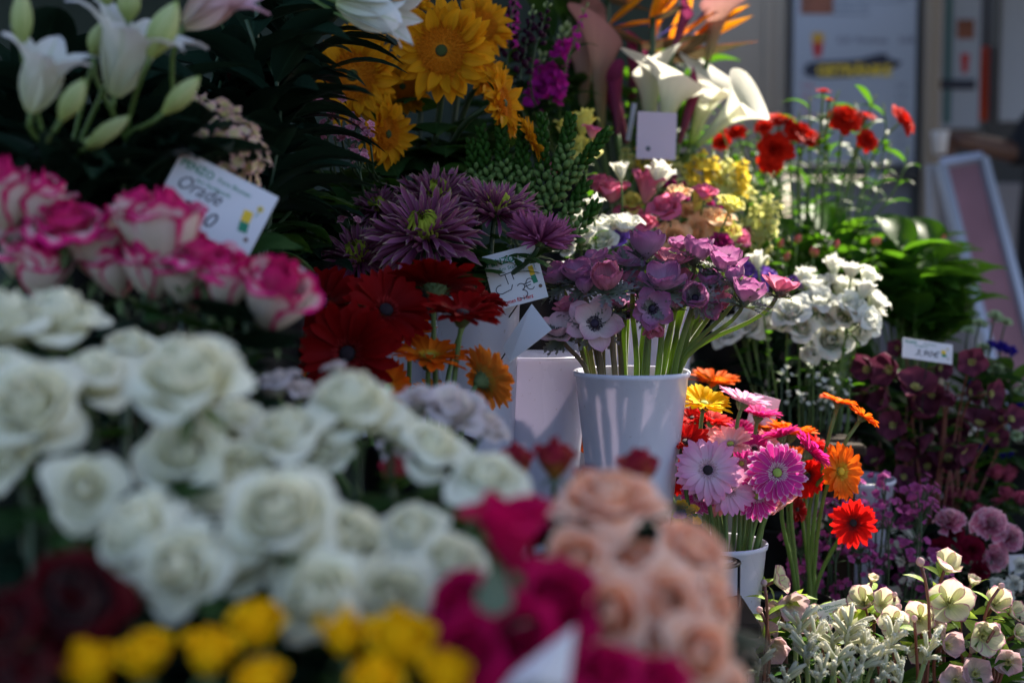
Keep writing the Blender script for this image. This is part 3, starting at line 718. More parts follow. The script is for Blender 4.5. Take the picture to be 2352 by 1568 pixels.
stroke = [(0, -4), (6, 14), (30, 20), (80, 22), (130, 26), (175, 38), (192, 36), (190, 28), (224, 18), (216, 8), (190, 0), (160, -10), (100, -16), (40, -18), (10, -14)]
part('brush_stroke', mesh('brush_stroke', *flat_poly([(x * sc, y * sc) for x, y in stroke][::-1], .002), MT['ink_black'], False), mb, onb(1840, 165))
text('GETRÄNKE', .058, onb(1870, 177, BY - .0155), 'ink_yellow', mb, off=.002, sx=1.0)
for i, (py, pr) in enumerate(((205, '3,50'), (228, '3,00'), (250, '2,50'), (272, '4,00'), (294, '3,50'), (316, '2,50'), (338, '3,00'))):
    text(['Cola', 'Limo', 'Saft', 'Wasser', 'Bier', 'Tee', 'Kaffee'][i], .026, onb(1836, py), 'ink_red', mb)
    text(pr, .026, onb(2050, py), 'ink_grey', mb)
# boards to the right of the post
mb2 = thing('menu_board', 'narrow menu board with green bars and food pictures right of the beige post', 'menu board', (kx(2200), BY + .1, kz(140)))
def onb2(px, py): return Tr(kx(px), BY + .0875, kz(py)) @ VERT
part('panel', bbox_mesh('board2_panel', kx(2152), kx(2262), BY + .088, BY + .11, kz(292), kz(-60), 'board', .003), mb2)
MT['green_bar'] = plain('dull_green_print', (.05, .12, .12), .5)
part('bar', bbox_mesh('green_bar', kx(2178), kx(2196), BY + .084, BY + .0875, kz(280), kz(-50), 'green_bar', 0), mb2)
part('bar', bbox_mesh('black_bar', kx(2150), kx(2250), BY + .079, BY + .0835, kz(202), kz(180), 'ink_black', 0), mb2)
part('food_photo', bbox_mesh('food_photo2', kx(2206), kx(2246), BY + .084, BY + .0875, kz(86), kz(42), 'photo_food', 0), mb2)
part('drink_picture', mesh('cup2', *flat_poly([(-6 * sc, -24 * sc), (6 * sc, -24 * sc), (10 * sc, 20 * sc), (-10 * sc, 20 * sc)], .001), MT['print_red'], False), mb2, onb2(2226, 140))
mb3 = thing('menu_board', 'pale blank looking menu board at the far right edge beside the person', 'menu board', (kx(2350), BY + .1, kz(100)))
part('panel', bbox_mesh('board3_panel', kx(2306), kx(2440), BY + .088, BY + .11, kz(275), kz(-60), 'board', .003), mb3)
part('frame', bbox_mesh('board3_frame', kx(2296), kx(2305), BY + .07, BY + .12, kz(285), kz(-60), 'dark_frame', .003), mb3)
fl = thing('beach_flag', 'narrow red and orange upright advertising strip between two menu boards', 'advertising strip', (kx(2281), BY + .12, kz(190)))
MT['flag'] = petal_mat('red_orange_print', (.60, .02, .01), (.55, .02, .03), edge=None, trans=.0, center=(.7, .15, .02), cw=.5)
part('strip', mesh('strip', *(lambda V: (V, gridF(1, 1), [(0, 0), (1, 0), (0, 1), (1, 1)]))([(kx(2272), BY + .13, kz(272)), (kx(2290), BY + .13, kz(272)), (kx(2272), BY + .13, kz(100)), (kx(2290), BY + .13, kz(100))]), MT['flag']), fl)
part('foot', bbox_mesh('strip_foot', kx(2279), kx(2284), BY + .14, BY + .16, kz(420), kz(100), 'dark_frame', .001), fl)

# A-frame sign, seen from its narrow side, leaning
AD = 4.3
af = thing('pavement_sign', 'leaning white framed pavement sign with faded pink print before the kiosk', 'sign', P(2290, 1300, AD))
MT['poster'] = plain('faded_pink_poster', (.30, .13, .16), .4, noise=.5, nscale=5)
q = [P(2160, 378, AD + .15), P(2256, 362, AD + .15), P(2470, 1180, AD - .1), P(2370, 1195, AD - .1)]
def beam(a, b, w_, matk, nm): return mesh(nm, *tube_d([a, b], w_, 4), MT[matk], False)
for a, b in ((0, 1), (1, 2), (2, 3), (3, 0)): part('frame_bar', beam(q[a], q[b], .020, 'alu', 'sign_bar'), af)
nq = (q[1] - q[0]).cross(q[3] - q[0]).normalized() * .006
part('poster', mesh('poster', [tuple(p) for p in q] + [tuple(p + nq) for p in q], [(0, 1, 2, 3), (7, 6, 5, 4), (0, 4, 5, 1), (1, 5, 6, 2), (2, 6, 7, 3), (3, 7, 4, 0)], [(0, 0)] * 8, MT['poster'], False), af)
off = Vector((.0, .55, 0))
q2 = [q[0] + Vector((-.02, .03, 0)), q[3] + off + Vector((-.12, 0, 0))]
part('rear_leg', beam(q2[0], q2[1], .018, 'alu', 'sign_leg'), af)
q3 = [q[1] + Vector((.0, .03, 0)), q[2] + off + Vector((-.12, 0, 0))]
part('rear_leg', beam(q3[0], q3[1], .018, 'alu', 'sign_leg'), af)

# person at the right edge reaching to the left
def skin_body(name, verts, edges, radii, matk, parent, sub=2):
    me = bpy.data.meshes.new(name); me.from_pydata(verts, edges, []); me.materials.append(MT[matk])
    o = bpy.data.objects.new(name, me); COL.objects.link(o); o.parent = parent
    o.matrix_basis = Matrix.Translation(-Vector(parent.location))
    o.modifiers.new('skin', 'SKIN'); me.skin_vertices[0].data[0].use_root = True
    for i, r in enumerate(radii): me.skin_vertices[0].data[i].radius = (r, r) if not hasattr(r, '__len__') else r
    s_ = o.modifiers.new('sub', 'SUBSURF'); s_.levels = sub; s_.render_levels = sub
    for p in me.polygons: p.use_smooth = True
    return o
MT['skin'] = plain('tanned_skin', (.09, .038, .026), .5, noise=.1); MT['dark_cloth'] = plain('black_cloth', (.008, .008, .012), .9, noise=.3)
MT['hair'] = plain('dark_hair', (.02, .013, .01), .6, noise=.4, nscale=200)
PD = 5.0
pc = P(2440, 400, PD); bx = pc.x; by = pc.y
sh = P(2400, 235, PD); el = P(2345, 355, PD); wr = P(2215, 322, PD - .1)
pe = thing('person', 'person in black clothes at the right edge, forearm stretched out over the counter', 'person', (bx, by, 0))
hipz = .95; shz = sh.z
bv = [(bx, by, hipz), (bx, by, hipz + .22), (bx, by, shz - .08), (bx, by, shz + .04), (bx, by, shz + .10), (bx - .01, by - .01, shz + .20), (bx - .01, by - .015, shz + .29),
      (sh.x, sh.y, shz - .03), tuple(el), tuple(wr), (wr.x - .05, wr.y, wr.z + .005),
      (bx + .19, by, shz - .02), (bx + .24, by - .03, shz - .30), (bx + .12, by - .25, shz - .36), (bx + .05, by - .30, shz - .36),
      (bx - .09, by, hipz - .08), (bx - .10, by - .02, .48), (bx - .10, by + .02, .08), (bx - .10, by - .12, .03),
      (bx + .09, by, hipz - .08), (bx + .11, by - .02, .48), (bx + .11, by + .02, .08), (bx + .11, by - .12, .03)]
be = [(0, 1), (1, 2), (2, 3), (3, 4), (4, 5), (5, 6), (2, 7), (7, 8), (8, 9), (9, 10), (2, 11), (11, 12), (12, 13), (13, 14), (0, 15), (15, 16), (16, 17), (17, 18), (0, 19), (19, 20), (20, 21), (21, 22)]
br = [.15, .13, .15, .075, .055, .085, .08, .065, .045, .03, .033, .065, .045, .03, .033, .085, .06, .04, .035, .085, .06, .04, .035]
skin_body('body', bv, be, br, 'skin', pe)
cv = bv[:4] + [bv[7], bv[8], bv[11], bv[12]]
skin_body('shirt', cv + [tuple(Vector(bv[8]).lerp(Vector(bv[9]), .25))], [(0, 1), (1, 2), (2, 3), (2, 4), (4, 5), (5, 8), (2, 6), (6, 7)], [.175, .155, .175, .08, .085, .065, .085, .065, .05], 'dark_cloth', pe)
skin_body('trousers', [bv[0], bv[15], bv[16], (bv[17][0], bv[17][1], .10), bv[19], bv[20], (bv[21][0], bv[21][1], .10)], [(0, 1), (1, 2), (2, 3), (0, 4), (4, 5), (5, 6)], [.17, .11, .08, .07, .11, .08, .07], 'dark_cloth', pe)
part('hair', mesh('hair', *ellip_d(.10, .11, .105, 14, 10), MT['hair']), pe, Tr(bx - .0, by + .02, shz + .29))
for k in range(5):      # fingers curled round a paper cup
    base = Vector(wr) + Vector((-.06, 0, .02 - .018 * k)); ln = [.06, .075, .08, .075, .055][k]
    dirs = [Vector((-.6, -.5, .5)) if k == 0 else Vector((-.95, -.2, .05)), Vector((-.3, -.9, 0)), Vector((.5, -.8, -.1))]
    pts = [base - Vector((-.03, 0, 0)), base]
    for dd in dirs: pts.append(pts[-1] + dd.normalized() * ln / 3)
    part('finger', mesh('finger', *tube_d(pts, [.010, .0095, .009, .008, .006], 8), MT['skin']), pe)
cupo = thing('paper_cup', 'small white paper cup held in the outstretched hand', 'cup', tuple(Vector(wr) + Vector((-.095, -.035, -.05))))
part('cup_wall', mesh('cup_wall', *lathe_d([(.001, 0), (.022, 0), (.030, .075), (.032, .078), (.028, .074), (.020, .003), (.001, .003)], 20), MT['card']), cupo, Matrix.Translation(cupo.location))

# ------------------------------------------------------------------ buckets
BK = {}
def bucket(key, px, py, d, r, h, label, group='white plastic flower buckets', matk='plastic', taper=.66):
    c = P(px, py, d)
    zs = max([0] + [t[4] for t in TIERS if t[0] - .03 < c.x < t[1] + .03 and t[2] - .03 < c.y < t[3] + .03 and t[4] < c.z - .17])
    h0 = c.z - zs
    if h0 < .44: h = h0
    else:
        top = c.z - h; nb = max(1, round((top - zs) / .16)); bh = (top - zs) / nb; e = r * .95
        for q in range(nb):
            cr = thing('wooden_crate', ('slatted crate %s ' % ['at the foot', 'second up', 'third up', 'fourth up', 'fifth up'][min(q, 4)] + 'under ' + label.split(' ', 1)[1])[:200] if len(label.split()) < 10 else 'slatted crate %s under the %s' % (['at the foot', 'second up', 'third up', 'fourth up', 'fifth up'][min(q, 4)], ' '.join(label.split()[:7])), 'crate', (c.x, c.y, zs + q * bh), 'crates under the buckets')
            for k in range(3):
                for sx, sy, l in ((0, -1, 0), (0, 1, 0), (-1, 0, 1), (1, 0, 1)):
                    z0 = zs + q * bh + k * bh / 3 + .003; z1 = z0 + bh / 3 - .010
                    if l: me = bbox_mesh('crate_slat', -.005, .005, -e + .006, e - .006, z0, z1, 'wood', .001)
                    else: me = bbox_mesh('crate_slat', -e, e, -.005, .005, z0, z1, 'wood', .001)
                    part('slat', me, cr, Tr(c.x + sx * e, c.y + sy * e, 0))
            part('top_board', bbox_mesh('crate_top', -e - .006, e + .006, -e - .006, e + .006, zs + (q + 1) * bh - .006, zs + (q + 1) * bh, 'wood', .001), cr, Tr(c.x, c.y, 0))
    zb = c.z - h
    root = thing('flower_bucket', label, 'bucket', (c.x, c.y, zb), group)
    rb = r * taper; t = .0022
    pr = [(.001, 0), (rb * .96, 0), (rb, .004), (rb + (r - rb) * .5, h * .5), (r - .001, h - .010), (r + .0015, h - .008), (r + .0025, h - .002), (r + .001, h), (r - t, h - .001), (r - t - .001, h - .012), (rb - t, .006), (.001, .005)]
    part('shell', mesh('bucket_shell', *lathe_d(pr, 56), MT[matk]), root, Tr(c.x, c.y, zb))
    part('water', mesh('bucket_water', *lathe_d([(.001, h * .45), (rb + (r - rb) * .44 - t * 1.5, h * .45)], 40), MT['water']), root, Tr(c.x, c.y, zb))
    BK[key] = dict(c=c, r=r, h=h, rb=rb)
    return root
MT['water'] = plain('dark_bucket_water', (.03, .045, .03), .08)
bucket('anem', 1451, 850, 2.10, .0842, .335, 'front white bucket full of mauve anemones', taper=.56)
bucket('mid', 1232, 812, 2.22, .082, .33, 'white bucket behind the anemone bucket, with the blank card in front')
bucket('chr', 1098, 678, 2.14, .064, .33, 'tall white bucket holding the purple chrysanthemums', taper=.7)
bucket('chr2', 925, 740, 2.26, .076, .33, 'white bucket hidden under the lime centred chrysanthemums', taper=.7)
bucket('gapb', 1352, 850, 2.42, .085, .36, 'white bucket half hidden between two others behind the anemones')
bucket('gerb', 1654, 1243, 2.16, .070, .30, 'white bucket of pink gerberas with a black wire ring beside it', taper=.62)
bucket('gerb2', 1830, 1375, 2.36, .060, .30, 'black bucket behind the gerberas, with orange and red stems', 'black plastic flower buckets', 'black_plastic')
bucket('redg', 960, 1010, 1.86, .075, .30, 'black bucket of dark red gerberas', 'black plastic flower buckets', 'black_plastic')
bucket('back1', 1950, 1095, 2.62, .082, .30, 'white bucket standing in the shade behind the orange gerbera')
bucket('sunf', 960, 520, 2.55, .09, .36, 'black bucket of sunflowers', 'black plastic flower buckets', 'black_plastic')
bucket('lily', 250, 520, 1.62, .085, .33, 'black bucket of white lilies on the left', 'black plastic flower buckets', 'black_plastic')
bucket('hyd', 560, 640, 1.80, .08, .33, 'black bucket of pink hydrangeas', 'black plastic flower buckets', 'black_plastic')
bucket('bic', 330, 1000, 1.45, .085, .33, 'black bucket of magenta edged cream roses', 'black plastic flower buckets', 'black_plastic')
bucket('bic2', 60, 1000, 1.45, .085, .33, 'black bucket of magenta edged roses at the far left', 'black plastic flower buckets', 'black_plastic')
bucket('wr1', 250, 1420, 1.12, .085, .33, 'black bucket of white roses at the left front', 'black plastic flower buckets', 'black_plastic')
bucket('wr2', 640, 1480, 1.12, .085, .33, 'black bucket of white roses in the middle front', 'black plastic flower buckets', 'black_plastic')
bucket('wr3', 1010, 1420, 1.16, .08, .33, 'black bucket of white roses beside the magenta ones', 'black plastic flower buckets', 'black_plastic')
bucket('yel', 480, 1820, .95, .08, .30, 'black bucket of yellow roses at the lower edge', 'black plastic flower buckets', 'black_plastic')
bucket('mag', 1160, 1800, 1.00, .08, .30, 'black bucket of magenta roses', 'black plastic flower buckets', 'black_plastic')
bucket('pea', 1480, 1660, 1.07, .085, .33, 'black bucket of peach roses', 'black plastic flower buckets', 'black_plastic')
bucket('dkr', 120, 1760, .98, .08, .30, 'black bucket of dark red roses', 'black plastic flower buckets', 'black_plastic')
bucket('redy', 1340, 1330, 1.35, .075, .30, 'black bucket of red and yellow roses', 'black plastic flower buckets', 'black_plastic')
bucket('pale', 980, 1200, 1.40, .08, .30, 'black bucket of blush lisianthus', 'black plastic flower buckets', 'black_plastic')
bucket('orn', 1210, 600, 2.50, .085, .34, 'black bucket of green star of Bethlehem spikes', 'black plastic flower buckets', 'black_plastic')
bucket('lis', 1490, 690, 2.62, .09, .34, 'white bucket of mixed lisianthus behind the anemones')
bucket('lis2', 1385, 640, 2.45, .08, .34, 'white bucket of white lisianthus')
bucket('snap', 1680, 700, 2.86, .09, .34, 'black bucket of yellow snapdragons', 'black plastic flower buckets', 'black_plastic')
bucket('call', 1480, 480, 3.00, .09, .36, 'white bucket of calla lilies')
bucket('stoc', 1290, 400, 2.95, .085, .36, 'black bucket of magenta stocks', 'black plastic flower buckets', 'black_plastic')
bucket('ran', 1850, 640, 3.15, .09, .34, 'black bucket of red ranunculus', 'black plastic flower buckets', 'black_plastic')
bucket('lisw', 1850, 1010, 2.72, .09, .34, 'black bucket of white lisianthus in the sun', 'black plastic flower buckets', 'black_plastic')
bucket('leafy', 2060, 850, 3.1, .10, .34, 'black bucket of green leafy tulips', 'black plastic flower buckets', 'black_plastic')
bucket('hd', 2120, 1190, 2.85, .10, .34, 'black bucket of plum hellebores', 'black plastic flower buckets', 'black_plastic')
bucket('wax', 1810, 1200, 2.75, .08, .34, 'black bucket of white waxflowers', 'black plastic flower buckets', 'black_plastic')
bucket('waxp', 1960, 1450, 2.5, .09, .30, 'black bucket of purple waxflowers', 'black plastic flower buckets', 'black_plastic')
bucket('carn', 2240, 1400, 2.7, .09, .30, 'black bucket of pink carnations', 'black plastic flower buckets', 'black_plastic')
bucket('hw', 2140, 1660, 2.15, .10, .28, 'black bucket of cream hellebores', 'black plastic flower buckets', 'black_plastic')
bucket('hw2', 1790, 1640, 2.12, .08, .28, 'black bucket of cream hellebores behind the kangaroo paws', 'black plastic flower buckets', 'black_plastic')
bucket('paw', 1950, 1700, 1.98, .08, .28, 'black bucket of felted kangaroo paws', 'black plastic flower buckets', 'black_plastic')
bucket('far', 2320, 1000, 3.0, .09, .34, 'black bucket of mint green and blue flowers', 'black plastic flower buckets', 'black_plastic')
# wire holder
wc = P(1640, 1290, 2.02)
wh = thing('wire_stand', 'black wire ring stand beside the gerbera bucket', 'wire stand', (wc.x, wc.y, wc.z - .32))
rr_ = S(58, 2.02)
part('ring', mesh('ring', *tube_d([(wc.x + rr_ * math.cos(a * .2618), wc.y + rr_ * math.sin(a * .2618), wc.z) for a in range(25)], .0028, 8), MT['wire']), wh)
part('ring', mesh('ring_plate', *lathe_d([(rr_ * .80, 0), (rr_ * .95, .002), (rr_ * .8, .004)], 30), MT['wire']), wh, Matrix.Translation(wc))
for a in (0.02, 2.1, 4.2): part('leg', mesh('wire_leg', *tube_d([(wc.x + rr_ * math.cos(a), wc.y + rr_ * math.sin(a), wc.z), (wc.x + rr_ * math.cos(a), wc.y + rr_ * math.sin(a), wc.z - .32)], .0022, 8), MT['wire']), wh)

# ------------------------------------------------------------------ planting
UP = Vector((0, 0, 1))
def hub(bk, target):
    b = BK[bk]; c = b['c']
    a = rnd.uniform(0, 6.28); q = rnd.uniform(0, .55) * b['rb']
    foot = Vector((c.x + q * math.cos(a), c.y + q * math.sin(a), c.z - b['h'] + .02))
    dv = Vector((target.x - c.x, target.y - c.y, 0)); L = dv.length
    k = min(.82 * b['r'], L * .75)
    rim = Vector((c.x, c.y, c.z)) + (dv.normalized() * k if L > 1e-4 else Vector()) + Vector((jit(.006), jit(.006), 0))
    return foot, rim
def stem_pts(foot, rim, pos, axis, n=9):
    L = (pos - rim).length
    dirr = (rim - foot).normalized()
    return [foot, foot.lerp(rim, .55)] + bez(rim, rim + dirr * L * .35, pos - axis * L * .35, pos, n)
def along(pts, t):
    k = t * (len(pts) - 1); i = min(int(k), len(pts) - 2)
    return pts[i].lerp(pts[i + 1], k - i), (pts[i + 1] - pts[i]).normalized()
LEAF = {
    'rose': lambda: blade_d(1, .62, 'ovate', 10, -35, cup=-.15, nu=4, nv=7, jag=.06),
    'lance': lambda: blade_d(1, .20, 'lance', 40, -40, cup=.3, nu=2, nv=8),
    'broad': lambda: blade_d(1, .40, 'lance', 35, -35, cup=.35, nu=4, nv=8),
    'wide': lambda: blade_d(1, .56, 'ovate', 40, -30, cup=.25, nu=4, nv=8),
    'heart': lambda: blade_d(1, .85, 'ovate', 20, -55, cup=-.18, nu=6, nv=8, ruff=.05),
    'lobed': lambda: blade_d(1, .52, 'round', 15, -45, cup=-.15, nu=4, nv=11, jag=.38),
    'small': lambda: blade_d(1, .45, 'ovate', 20, -20, cup=.2, nu=2, nv=4),
}
def leaf_at(root, kind, matk, pos, direction, size, roll=0.):
    me = cmesh('leaf_' + kind, LEAF[kind], matk)
    q = Vector(direction).normalized().to_track_quat('Y', 'Z')
    part('leaf', me, root, Matrix.Translation(pos) @ q.to_matrix().to_4x4() @ Ry(roll) @ Sc(size))
def leaves(root, pts, n, kind, matk, size, t0=.35, t1=.95, droop=.2):
    for k in range(n):
        p, d = along(pts, t0 + (t1 - t0) * (k + rnd.random() * .6) / n)
        a = k * 2.4 + jit(.5)
        sd_ = Vector((math.cos(a), math.sin(a), 0))
        leaf_at(root, kind, matk, p, sd_ + d * (.6 - droop + jit(.3)), size * rnd.uniform(.75, 1.15), jit(.4))
def stem_mesh(pts, r0, r1, matk, n=7):
    k = len(pts)
    return mesh('stem', *tube_d(pts, [r0 + (r1 - r0) * i / (k - 1) for i in range(k)], n), MT[matk])
def flower(name, label, cat, group, head, px, py, size, d, axis, bk, off=.4, stem='stem', sr=.0028, lv=None, spin=None, sep=True, extra=None):
    axis = Vector(axis).normalized()
    r = S(size, d) / 2
    c = P(px, py, d)
    pos = c - axis * r * off
    foot, rim = hub(bk, pos)
    root = thing(name, label, cat, foot, group, head=c)
    pts = stem_pts(foot, rim, pos, axis)
    part('stem', stem_mesh(pts, sr * 1.25, sr, stem), root)
    H = frame(pos, axis, rnd.uniform(0, 6.28) if spin is None else spin, r)
    for nm, me, M in head: part(nm, me, root, H @ M)
    if lv: leaves(root, pts, *lv)
    if extra: extra(root, pts, H, r)
    return root, pts
CAM = lambda x=0, z=0: look(x, 1, z)

# ---- white roses, front
g = 'white roses in the front buckets'
for px, py, sz, d, ax, kd, bk, lab in (
    (25, 760, 190, 1.22, look(-.3, .5, 1.30), 'open', 'wr1', 'white rose cut by the left edge under the magenta edged roses'),
    (140, 765, 200, 1.24, look(.1, .45, 1.30), 'open', 'wr1', 'wide open white rose highest of the left front group'),
    (215, 880, 190, 1.18, look(.2, .5, 1.10), 'half', 'wr1', 'greenish white rose below and right of the highest left one'),
    (75, 945, 225, 1.10, look(.0, 1, 0.75), 'open', 'wr1', 'big creamy white rose facing the camera at the left edge'),
    (435, 895, 260, 1.10, look(.05, .7, 1.05), 'open', 'wr2', 'largest pale green white rose under the hot pink roses'),
    (430, 1055, 210, 1.12, look(-.1, .8, 0.50), 'half', 'wr2', 'white rose seen from its side right under the largest one'),
    (190, 1130, 170, 1.06, look(.5, .9, 0.40), 'half', 'wr1', 'drooping white rose half hidden by a dark leaf at the left'),
    (545, 975, 150, 1.20, look(.2, .3, 1.30), 'half', 'wr2', 'small white rose tucked behind the largest pale green one'),
    (665, 1010, 190, 1.16, look(-.1, .6, 1.30), 'half', 'wr2', 'white rose with upright cup left of the wide flat one'),
    (815, 955, 200, 1.20, look(-.1, .6, 1.20), 'open', 'wr2', 'pale white rose directly under the darkest red gerbera'),
    (990, 1040, 170, 1.20, look(.5, .5, 1.00), 'half', 'wr3', 'white rose leaning right under the blush lisianthus'),
    (1118, 1115, 175, 1.14, look(.2, .6, 1.10), 'half', 'wr3', 'pure white rose just above the topmost magenta rose'),
    (335, 1240, 210, 1.04, look(-.6, .7, 0.70), 'open', 'wr1', 'white rose turned to the left above the dark red rose'),
    (500, 1170, 170, 1.12, look(-.2, .5, 1.20), 'open', 'wr2', 'white rose squeezed between two bigger ones in mid front'),
    (645, 1200, 240, 1.03, look(.05, .95, 0.80), 'open', 'wr2', 'big white rose facing the camera in the middle front'),
    (430, 1310, 200, 1.00, look(-.3, .95, 0.40), 'open', 'wr2', 'low white rose hanging above the row of yellow roses'),
    (790, 1255, 190, 1.06, look(.5, .7, 0.80), 'open', 'wr2', 'white rose turned right beside the big middle front one'),
    (950, 1230, 165, 1.08, look(-.1, .7, 1.10), 'half', 'wr3', 'white rose with high cup left of the magenta roses'),
    (1035, 1290, 150, 1.05, look(.2, .8, 0.90), 'half', 'wr3', 'white rose touching the magenta roses on their left'),
    (745, 1385, 210, 1.00, look(-.4, .8, 0.50), 'open', 'wr2', 'lowest white rose behind the yellow ones'),
    (900, 1370, 190, 1.02, look(.2, .9, 0.40), 'half', 'wr3', 'pendulous white rose above the rightmost yellow roses'),
    (300, 815, 140, 1.26, look(.2, .4, 1), 'half', 'wr1', 'small white rose between the highest left and the largest one'),
    (545, 1085, 150, 1.14, look(.3, .7, .6), 'half', 'wr2', 'white rose under the small tucked one, left of centre'),
    (560, 1300, 170, 1.04, look(-.2, .7, .6), 'open', 'wr2', 'white rose behind the low one above the yellow row'),
    (705, 1300, 170, 1.04, look(.3, .8, .4), 'open', 'wr2', 'white rose directly under the big middle front one'),
    (860, 1300, 150, 1.06, look(.1, .6, .7), 'half', 'wr3', 'white rose in the gap right of the turned one'),
    (985, 1375, 150, 1.04, look(.2, .8, .4), 'half', 'wr3', 'white rose lowest beside the magenta bunch'),
    (335, 1330, 130, 1.06, look(-.3, .6, .5), 'half', 'wr1', 'small white rose right above the dark red one'),
    (740, 1050, 140, 1.18, look(0, .6, .9), 'half', 'wr2', 'white rose between the upright cup and the pale one'),
    (905, 985, 130, 1.22, look(.2, .5, 1), 'half', 'wr3', 'small white rose right of the pale one'),
    (-5, 870, 150, 1.14, look(-.2, .7, .7), 'half', 'wr1', 'white rose cut by the left edge above the creamy one'),
    (20, 1060, 130, 1.1, look(-.2, .7, .5), 'half', 'wr1', 'white rose cut by the left edge below the creamy one')):
    flower('white_rose', lab, 'rose', g, rose_head(kd, 'white_rose') + sepals(5, 1.0, 'calyx'), px, py, sz * .97, d, ax, bk, .38, 'stem_dark', .0034, (3, 'rose', 'leaf', .075, .4, .8))
# ---- magenta edged cream roses
g = 'cream roses with magenta edges'
for px, py, sz, ax, kd, bk, lab in (
    (15, 480, 130, look(0, .2, 1), 'closed', 'bic2', 'magenta rose cut by the left edge, highest of its bunch'),
    (150, 505, 160, look(.1, .5, 1), 'half', 'bic2', 'open cream rose with magenta edges above the left white roses'),
    (45, 590, 150, look(.3, .6, 1), 'goblet', 'bic2', 'goblet shaped magenta edged rose at the left edge'),
    (225, 590, 130, look(0, .15, 1), 'closed', 'bic', 'upright cream rose with magenta top, third from the left'),
    (320, 530, 110, look(-.1, 0, 1), 'closed', 'bic', 'small magenta rose left below the handwritten card'),
    (385, 560, 150, look(0, .2, 1), 'closed', 'bic', 'hot pink topped rose overlapping the lower left card corner'),
    (475, 590, 150, look(.1, .3, 1), 'half', 'bic', 'vivid magenta rose right under the handwritten card'),
    (440, 655, 140, look(0, .25, 1), 'closed', 'bic', 'cream rose with red edge lowest in the middle of its bunch'),
    (550, 615, 130, look(.2, .2, 1), 'half', 'bic', 'magenta rose right of the card, leaning to the gerberas'),
    (625, 705, 150, look(.35, .5, .9), 'closed', 'bic', 'rightmost cream and magenta rose beside the red gerberas'),
    (90, 640, 120, look(.2, .2, 1), 'closed', 'bic2', 'cream magenta rose lowest at the left of its bunch'),
    (95, 500, 120, look(0, .2, 1), 'closed', 'bic2', 'magenta rose squeezed between the two highest left ones'),
    (265, 640, 110, look(-.2, .3, 1), 'closed', 'bic', 'small cream magenta rose low in the middle of its bunch'),
    (350, 640, 120, look(0, .3, 1), 'closed', 'bic', 'cream magenta rose under the hot pink topped one'),
    (520, 670, 110, look(.2, .3, 1), 'closed', 'bic', 'cream magenta rose left below the rightmost one')):
    flower('bicolour_rose', lab, 'rose', g, rose_head(kd, 'bicolor', inner='bicolor_in') + sepals(), px, py, sz * (1.22 if kd == 'closed' else 1.12), 1.42 + jit(.03), ax, bk, .7, 'stem_dark', .003, (3, 'rose', 'leaf', .06, .4, .85))
# ---- front edge colours
g = 'dark red roses at the lower left'
for px, py, sz, d, ax, lab in ((170, 1390, 230, .96, look(.2, .7, .5), 'velvety dark red rose in the deep shade at the lower left'), (15, 1450, 170, .93, look(-.2, .6, .6), 'dark red rose cut by the lower left edge'), (60, 1560, 150, .9, look(0, .5, 1), 'dark red rose at the bottom left corner'), (240, 1480, 120, .98, look(.2, .4, .8), 'dark red rose between the dark one and the yellow roses')):
    flower('red_rose', lab, 'rose', g, rose_head('open', 'dark_red') + sepals(), px, py, sz, d, ax, 'dkr', .4, 'stem_dark', .003, (3, 'rose', 'leaf_deep', .07, .4, .9))
g = 'yellow roses along the lower edge'
for px, py, sz, d, ax, lab in ((205, 1545, 150, .93, look(-.1, .3, 1), 'leftmost yellow rose at the lower edge'), (330, 1515, 135, .93, look(.05, .25, 1), 'yellow rose second from the left at the lower edge'), (480, 1505, 135, .92, look(.1, .2, 1), 'orange yellow rose third from the left at the lower edge'), (590, 1448, 140, .96, look(0, .4, 1), 'highest rounded yellow rose of the lower edge row'), (790, 1462, 130, .97, look(0, .2, 1), 'slim yellow rose right of the highest yellow one'), (915, 1490, 170, .94, look(.1, .3, 1), 'broad yellow rose left of the magenta bunch'), (1020, 1560, 140, .92, look(.2, .3, 1), 'rightmost yellow rose at the foot of the magenta bunch'), (600, 1580, 130, .9, look(0, .3, 1), 'yellow rose lowest in the middle of its row'), (860, 1580, 130, .9, look(0, .3, 1), 'yellow rose hanging lowest under the broad one')):
    flower('yellow_rose', lab, 'rose', g, rose_head('closed', 'yellow_rose') + sepals(), px, py, sz * .88, d, ax, 'yel', .9, 'stem_dark', .003, (3, 'rose', 'leaf', .06, .4, .9))
g = 'magenta roses in the front'
for px, py, sz, d, ax, kd, lab in ((1170, 1250, 205, .99, look(0, .1, 1), 'goblet', 'topmost magenta rose, goblet shaped, over the grey leaf'), (1065, 1385, 150, .97, look(-.5, .6, .6), 'half', 'magenta rose at the left of the bunch'), (1085, 1490, 170, .94, look(-.3, .9, .3), 'half', 'magenta rose lowest left, above the yellow ones'), (1185, 1455, 170, .94, look(0, 1, .3), 'half', 'crimson rose in the centre of the magenta bunch'), (1275, 1390, 190, .98, look(.4, .7, .5), 'open', 'widest magenta rose touching the peach ones'), (1240, 1340, 120, 1.0, look(.2, .4, .8), 'half', 'small magenta rose behind the grey leaf'), (1390, 1550, 150, .93, look(.1, .5, .8), 'half', 'magenta rose right of the folded paper at the lower edge'), (1510, 1565, 130, .93, look(.3, .5, .8), 'half', 'magenta rose lowest under the peach roses')):
    flower('magenta_rose', lab, 'rose', g, rose_head('wide' if kd == 'open' else kd, 'magenta') + sepals(), px, py, sz * 1.12, d, ax, 'mag', .5, 'stem_dark', .003, (2, 'rose', 'leaf', .06, .4, .8))
gl = thing('eucalyptus_twig', 'single grey green leaf in the middle of the magenta roses', 'leaf twig', P(1160, 1640, .97))
